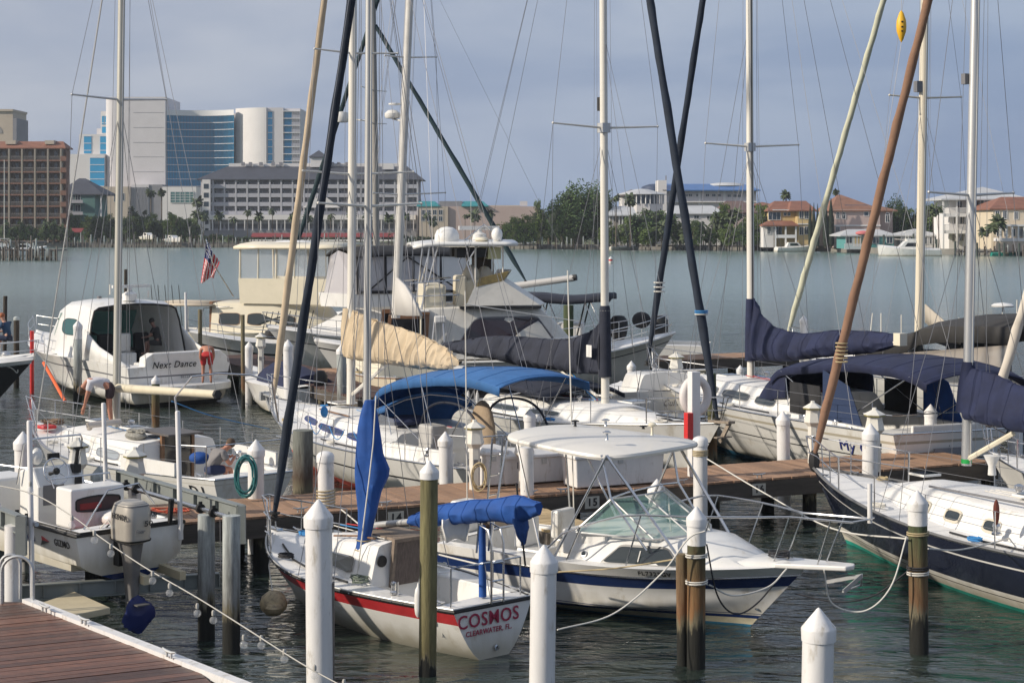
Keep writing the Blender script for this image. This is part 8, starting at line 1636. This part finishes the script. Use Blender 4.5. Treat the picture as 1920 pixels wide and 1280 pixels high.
b = Boat('motorboat', 'small white runabout with blue canvas cover moored at the spine dock end', (-6.0, 52.6), (-8.9, 57.6), 'motorboat')
b.hull(B=2.2, fb=(.9, .9, 1.15), tw=.92, brake=.9, draft=.4, p=2.4, chine=.34, bands=[(('k', 0), ('a', .08), 0, 3), (('a', .08), ('s', 0), 1, 5)], mats=[blackb, gel]); b.deck(0, 1, camber=.1)
b.house([(.5, .9, .35), (1.6, .9, .55), (3.0, .85, .6), (4.0, .5, .15)], ins=.4, r=.2, m=navyc, top=navyc, name='cover'); mb = MB(); mb.lathe([(.1, .3), (.12, .9), (.2, 1.0), (.22, 1.3), (.12, 1.45), (.001, 1.47)], (-.25, 0, 0), 12); mb.build('outboard', black, b.r)
# ================= PEOPLE =================
skin = mat('skin', (.42, .22, .15), .6); skinr = mat('sunned_skin', (.44, .20, .13), .6)
def sk(name, V_, E_, m, parent, lv=2):
    me = bpy.data.meshes.new(name); I = Rm(parent).inverted(); me.from_pydata([tuple(I@Vector(v[:3])) for v in V_], E_, []); me.materials.append(m)
    o = bpy.data.objects.new(name, me); S.collection.objects.link(o); o.parent = parent
    o.modifiers.new('skin', 'SKIN'); 
    for i, v in enumerate(V_): me.skin_vertices[0].data[i].radius = (v[3], v[3] if len(v) < 5 else v[4]); me.skin_vertices[0].data[i].use_root = (i == 0)
    s_ = o.modifiers.new('subsurf', 'SUBSURF'); s_.levels = lv; s_.render_levels = lv
    for p in me.polygons: p.use_smooth = True
    return o
def person(label, J, shirt=None, shorts=None, hairm=None, skinm=skin, d=1, hair_r=.105, cap=None):
    J = {k: Vector(v) for k, v in J.items()}; r = thing('person', label, 'person', tuple(Vector((J['pel'].x, J['pel'].y, min(v.z for v in J.values())))))
    V_ = []; E_ = []; ix = {}
    def add(k, p, rad): ix[k] = len(V_); V_.append((*p, rad))
    add('pel', J['pel'], .125); add('waist', J['pel'].lerp(J['chest'], .45), .105); add('chest', J['chest'], .13); add('neck', J['neck'], .055); hd = (J['head']-J['neck']).normalized()
    add('chin', J['head']-hd*.06, .070); add('head', J['head']+hd*.02, .088); add('crown', J['head']+hd*.10, .06)
    E_ += [(0, 1), (1, 2), (2, 3), (3, 4), (4, 5), (5, 6)]
    for s_ in 'lr':
        add('sh'+s_, J['sh'+s_], .062); add('el'+s_, J['el'+s_], .042); add('wr'+s_, J['wr'+s_], .027); hv = (J['wr'+s_]-J['el'+s_]).normalized(); hp = J['wr'+s_]+hv*.07; add('pa'+s_, hp, .030)
        E_ += [(ix['chest'], ix['sh'+s_]), (ix['sh'+s_], ix['el'+s_]), (ix['el'+s_], ix['wr'+s_]), (ix['wr'+s_], ix['pa'+s_])]
        sdv = hv.orthogonal().normalized()
        for k in range(4): add('f'+s_+str(k), hp+hv*(.085-.008*abs(k-1.5))+sdv*(.018*(k-1.5)), .009); E_.append((ix['pa'+s_], ix['f'+s_+str(k)]))
        add('t'+s_, J['wr'+s_]+hv*.07+sdv*.055, .010); E_.append((ix['wr'+s_], ix['t'+s_]))
        add('hi'+s_, J['hi'+s_], .088); add('kn'+s_, J['kn'+s_], .058); add('ca'+s_, J['kn'+s_].lerp(J['an'+s_], .35), .055); add('an'+s_, J['an'+s_], .036); add('to'+s_, J['to'+s_], .032)
        E_ += [(0, ix['hi'+s_]), (ix['hi'+s_], ix['kn'+s_]), (ix['kn'+s_], ix['ca'+s_]), (ix['ca'+s_], ix['an'+s_]), (ix['an'+s_], ix['to'+s_])]
    body = sk('body', V_, E_, skinm, r)
    if shirt:
        v = [(*J['pel'].lerp(J['chest'], .02), .145), (*J['pel'].lerp(J['chest'], .5), .135), (*J['chest'], .158), (*J['chest'].lerp(J['neck'], .55), .10)]; e = [(0, 1), (1, 2), (2, 3)]
        for s_ in 'lr': v += [(*J['sh'+s_], .085), (*J['sh'+s_].lerp(J['el'+s_], .6), .068)]; n_ = len(v); e += [(2, n_-2), (n_-2, n_-1)]
        sk('shirt', v, e, shirt, r)
    if shorts:
        v = [(*J['pel'], .150)]; e = []; v.append((*J['pel'].lerp(J['chest'], .22), .128)); e.append((0, 1))
        for s_ in 'lr': v += [(*J['hi'+s_], .108), (*J['hi'+s_].lerp(J['kn'+s_], .75), .098)]; n_ = len(v); e += [(0, n_-2), (n_-2, n_-1)]
        sk('shorts', v, e, shorts, r)
    if hairm: mb = MB(); mb.ball(J['head']+hd*.045+Vector((0, .012, .012)), (.100, .108, .105), 12, 9); mb.build('hair', hairm, r, True)
    fw = J.get('face', Vector((0, -1, 0))); mb = MB(); mb.ball(J['head']+fw*.095, (.016, .016, .022), 6, 5); mb.build('nose', skinm, r, True)
    return r
def stand(px, py, d, face, J):   # J in figure axes: x = to its front, y = to its left, z up, feet at 0
    o = atd(px, py, d); f = Vector((cos(face), sin(face), 0)); l = Vector((-f.y, f.x, 0)); return {k: (o+f*v[0]+l*v[1]+Vector((0, 0, v[2])) if k != 'face' else f) for k, v in J.items()}
BEND = dict(pel=(0, 0, .95), chest=(.36, 0, 1.15), neck=(.50, 0, 1.12), head=(.62, 0, 1.03), shl=(.38, .19, 1.10), shr=(.38, -.19, 1.10), ell=(.42, .22, .84), elr=(.42, -.22, .84), wrl=(.50, .16, .62), wrr=(.50, -.16, .62),
            hil=(-.02, .10, .88), hir=(-.02, -.10, .88), knl=(.03, .12, .48), knr=(.03, -.12, .48), anl=(-.02, .13, .07), anr=(-.02, -.13, .07), tol=(.15, .14, .03), tor=(.15, -.14, .03), face=(1, 0, 0))
person('bare backed man in red shorts bending forward on the stern platform', stand(388, 719, 55.35, R(100), BEND), None, mat('red_shorts', (.48, .03, .03), .8), mat('short_brown_hair', (.08, .05, .03), .8), skinr)
B_ = dict(BEND, chest=(.36, 0, 1.02), neck=(.52, 0, .92), head=(.60, 0, .78), shl=(.42, .17, .92), shr=(.42, -.17, .92), ell=(.50, .2, .62), elr=(.50, -.2, .62), wrl=(.56, .1, .36), wrr=(.58, -.12, .36), pel=(0, 0, .84), hil=(0, .1, .78), hir=(0, -.1, .78))
person('man in white shirt and dark shorts bending over on the sailboat cabin roof', stand(207, 795, 37.6, R(190), B_), mat('white_shirt', (.60, .58, .60), .85), mat('dark_shorts', (.035, .02, .025), .85), mat('short_brown_hair', (.08,)*3), skinr)
SIT = dict(pel=(0, 0, .42), chest=(.12, 0, .80), neck=(.20, 0, .97), head=(.25, 0, 1.10), shl=(.12, .19, .88), shr=(.12, -.19, .88), ell=(.25, .24, .64), elr=(.25, -.24, .64), wrl=(.47, .14, .60), wrr=(.47, -.14, .60),
           hil=(.02, .1, .40), hir=(.02, -.1, .40), knl=(.42, .13, .42), knr=(.42, -.13, .42), anl=(.45, .13, .05), anr=(.45, -.13, .05), tol=(.6, .14, .03), tor=(.6, -.14, .03), face=(1, 0, 0))
person('man in grey shirt crouching in the cockpit of the left sailboat', stand(392, 918, 34.9, R(35), dict(SIT, pel=(0, 0, .40), chest=(.22, 0, .70), neck=(.36, 0, .80), head=(.45, 0, .88), shl=(.22, .20, .74), shr=(.22, -.20, .74), ell=(.34, .27, .52), elr=(.34, -.27, .52))), mat('grey_shirt', (.19, .18, .18), .85), mat('navy_shorts', (.02, .03, .08), .85), mat('short_brown_hair', (.08,)*3), skinr)
MB().ball(atd(374, 858, 35.3), (.22, .15, .13), 12, 7).build('cushion', bluec, label='bright blue cushion behind the man in the grey shirt', cat='cushion')
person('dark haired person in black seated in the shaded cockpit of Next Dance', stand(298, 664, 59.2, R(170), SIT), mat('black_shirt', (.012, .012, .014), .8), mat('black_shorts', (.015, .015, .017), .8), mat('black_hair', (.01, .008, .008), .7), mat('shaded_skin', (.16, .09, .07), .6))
person('red haired person in a blue top sitting at the far left edge', stand(16, 656, 57.5, R(160), SIT), mat('blue_top', (.02, .055, .11), .85), mat('navy_trousers', (.012, .02, .05), .85), mat('red_hair', (.30, .09, .03), .7), skin)
# ================= ROPES, LIGHTS, SMALL THINGS =================
def rope(pts, m, label, r=.012, n=10): return MB().tube(curve3([atd(*p) for p in pts], n), r, 6).build('mooring_line', m, label=label, cat='rope')
rope([(1475, 1066, 24.2), (1440, 1100, 24.0), (1375, 1116, 23.6), (1330, 1096, 23.1)], ropew, 'white rope drooping from the cruiser bow to the roped brown pilings')
rope([(1470, 1070, 24.2), (1420, 1130, 23.9), (1378, 1150, 23.6), (1345, 1115, 23.2), (1325, 1020, 23.0)], roped, 'thin black rope drooping below the cruiser bow')
rope([(1322, 995, 22.8), (1290, 1010, 22.8), (1240, 1075, 22.8), (1150, 1150, 22.6), (1045, 1180, 22.2)], ropew, 'white rope curving from the mossy piling down towards the COSMOS transom')
rope([(1042, 1072, 25.5), (1150, 1065, 24.6), (1265, 1048, 23.4)], ropet, 'thin tan rope along the side of the cabin cruiser')
rope([(1326, 860, 32.2), (1430, 922, 30), (1560, 990, 26.5), (1702, 1010, 23.7)], ropew, 'long white rope from the dock piling to the piling before the navy sailboat')
rope([(1740, 1028, 23.7), (1800, 1030, 24.6), (1880, 1012, 26.2), (1925, 998, 27.5)], ropew, 'white rope from the half white piling to the side of the navy sailboat')
rope([(1700, 1005, 23.7), (1670, 1100, 23.6), (1620, 1145, 23.6), (1560, 1130, 23.7), (1545, 1068, 23.6)], ropew, 'slack white rope looping down beside the half white piling')
rope([(1490, 1112, 24.2), (1570, 1128, 24), (1640, 1115, 23.9), (1705, 1068, 23.8)], roped, 'slack black rope across the water beside the half white piling')
rope([(322, 752, 35.5), (400, 780, 38), (505, 804, 43.5)], ropeb, 'taut bright blue line between the cream boom and the tan covered sailboat')
rope([(640, 955, 29.5), (700, 1000, 28.0), (790, 1030, 25.6), (900, 1058, 24.2)], ropew, 'white line across the deck of the blue covered sailboat')
rope([(1045, 640, 61), (1180, 700, 55), (1320, 800, 42)], ropew, 'thin white line running across the middle boats') if 0 else None
for px, y, d in ((1306, 1095, 23.0), (1306, 1045, 23.0)): p = atd(px, y, d); wraps((p.x, d), .135, p.z, 2, ropew).name = 'rope_wrap'; tag([o for o in S.objects if o.name.startswith('rope_wrap') and 'label' not in o][-1], ('white rope wound round the mossy brown piling, lower turn' if y == 1095 else 'white rope wound round the mossy brown piling, upper turn'), 'rope')
for y, m_, lb in ((1068, roped, 'black rope wound round the half white piling'), (1078, ropew, 'white rope wound round the half white piling'), (1004, ropet, 'tan rope wound round the upper mossy part of the half white piling')):
    p = atd(1721, y, 23.8); wraps((p.x, 23.8), .14, p.z, 2, m_); tag([o for o in S.objects if o.name.startswith('rope_wrap') and 'label' not in o][-1], lb, 'rope')
p = atd(1313, 855, 32.4); wraps((p.x, 32.4), .135, p.z, 4, ropet); tag([o for o in S.objects if o.name.startswith('rope_wrap') and 'label' not in o][-1], 'tan rope wound round the dome topped dock piling', 'rope')
sl_ = thing('string_lights', 'string of clear globe bulbs hanging across the near left corner', 'string lights', tuple(atd(330, 1100, 11)))
P = curve3([atd(x, y, d) for x, y, d in ((-30, 905, 12.2), (60, 925, 12), (135, 967, 11.7), (190, 1008, 11.5), (270, 1062, 11.2), (370, 1120, 10.9), (450, 1170, 10.6), (560, 1240, 10.3), (650, 1290, 10.1))], 10); MB().tube(P, .0045, 5).build('cable', mat('clear_cable', (.42, .40, .36), .4), sl_, True)
bulb = mat('bulb_glass', (.75, .75, .75), .03, alpha=.20, spec=1.0)
for x, y in ((57, 898+22), (135, 984), (177, 1012), (208, 1037), (286, 1088), (318, 1111), (370, 1149), (400, 1162), (457, 1208), (490, 1209), (533, 1235), (590, 1265), (645, 1292)):
    d = lerp(11.9, 10.3, x/560); mb = MB(); mb.ball(atd(x, y, d), .025, 14, 10); bo = mb.build('bulb', bulb, sl_, True)
    q = atd(x, y-9, d); mb = MB(); mb.lathe([(.011, 0), (.012, .02), (.008, .032), (.004, .034)], tuple(q), 8); mb.build('socket', mat('clear_cable', (.4,)*3), bo, True)
q = atd(1690, 50, 40); mb = MB(); mb.lathe([(.001, -.38), (.05, -.30), (.11, -.12), (.12, 0), (.11, .14), (.05, .32), (.001, .38)], tuple(q), 16); fl_ = mb.build('float', yellow, label='yellow spindle shaped float hanging from a line high at the right', cat='float', kind=None)
for k, z in enumerate((.10, -.02, -.12)): mb = MB(); mb.box(q+Vector((-.005, -.118, z)), (.045, .012, .035)); mb.build('mark', lettb, fl_, True)
MB().tube([q+Vector((.05, 0, 3)), q+Vector((0, 0, .38))], .006, 4).build('flag_halyard', wirem, label='thin line above the yellow float', cat='line'); MB().tube([q-Vector((0, 0, .38)), q+Vector((-.7, .3, -5.5))], .006, 4).build('flag_halyard', wirem, label='thin line below the yellow float', cat='line')
MB().tube([atd(82, 680, 44), atd(100, 712, 43.3), atd(122, 752, 42.5)], .045, 8).build('orange_tube', orange, label='bright orange tube leaning beside the bow of the left sailboat', cat='tube')
mb = MB(); rr_ = random.Random(6); c = at(325, 957, 1.03); mb.tube([c+Vector((.5*rr_.uniform(-1, 1), .3*rr_.uniform(-1, 1), .02*rr_.random())) for i in range(26)], .012, 5); mb.build('orange_rope', mat('red_orange_rope', (.45, .08, .04), .8), label='tangled red orange rope lying on the dock near the lift', cat='rope')
hz = bpy.data.materials.new('haze'); hz.use_nodes = True; n = hz.node_tree.nodes; n.remove(n['Principled BSDF'])
pv = n.new('ShaderNodeVolumePrincipled'); pv.inputs['Color'].default_value = (.80, .86, .95, 1); pv.inputs['Density'].default_value = .0002; pv.inputs['Anisotropy'].default_value = .2
hz.node_tree.links.new(pv.outputs[0], n['Material Output'].inputs['Volume'])
mb = MB(); mb.bx(-1100, 1100, -40, 1250, -2.2, 75); mb.build('haze', hz, kind='stuff')
# ---- singling labels out: look-alikes are told apart by their order in the photograph ----
from collections import defaultdict
ORD = ['first', 'second', 'third', 'fourth', 'fifth', 'sixth', 'seventh', 'eighth', 'ninth', 'tenth', 'eleventh', 'twelfth', 'thirteenth', 'fourteenth', 'fifteenth', 'sixteenth', 'seventeenth', 'eighteenth', 'nineteenth', 'twentieth',
       'twenty-first', 'twenty-second', 'twenty-third', 'twenty-fourth', 'twenty-fifth', 'twenty-sixth', 'twenty-seventh', 'twenty-eighth', 'twenty-ninth', 'thirtieth']
dd = defaultdict(list)
for o in S.objects:
    if o.parent is None and 'label' in o: dd[o['label']].append(o)
for lb, L_ in dd.items():
    if len(L_) > 1:
        L_.sort(key=lambda o: o.location.x/max(o.location.y, 1))
        for k, o in enumerate(L_): o['label'] = f'{lb}, {ORD[min(k, 29)]} from the left'
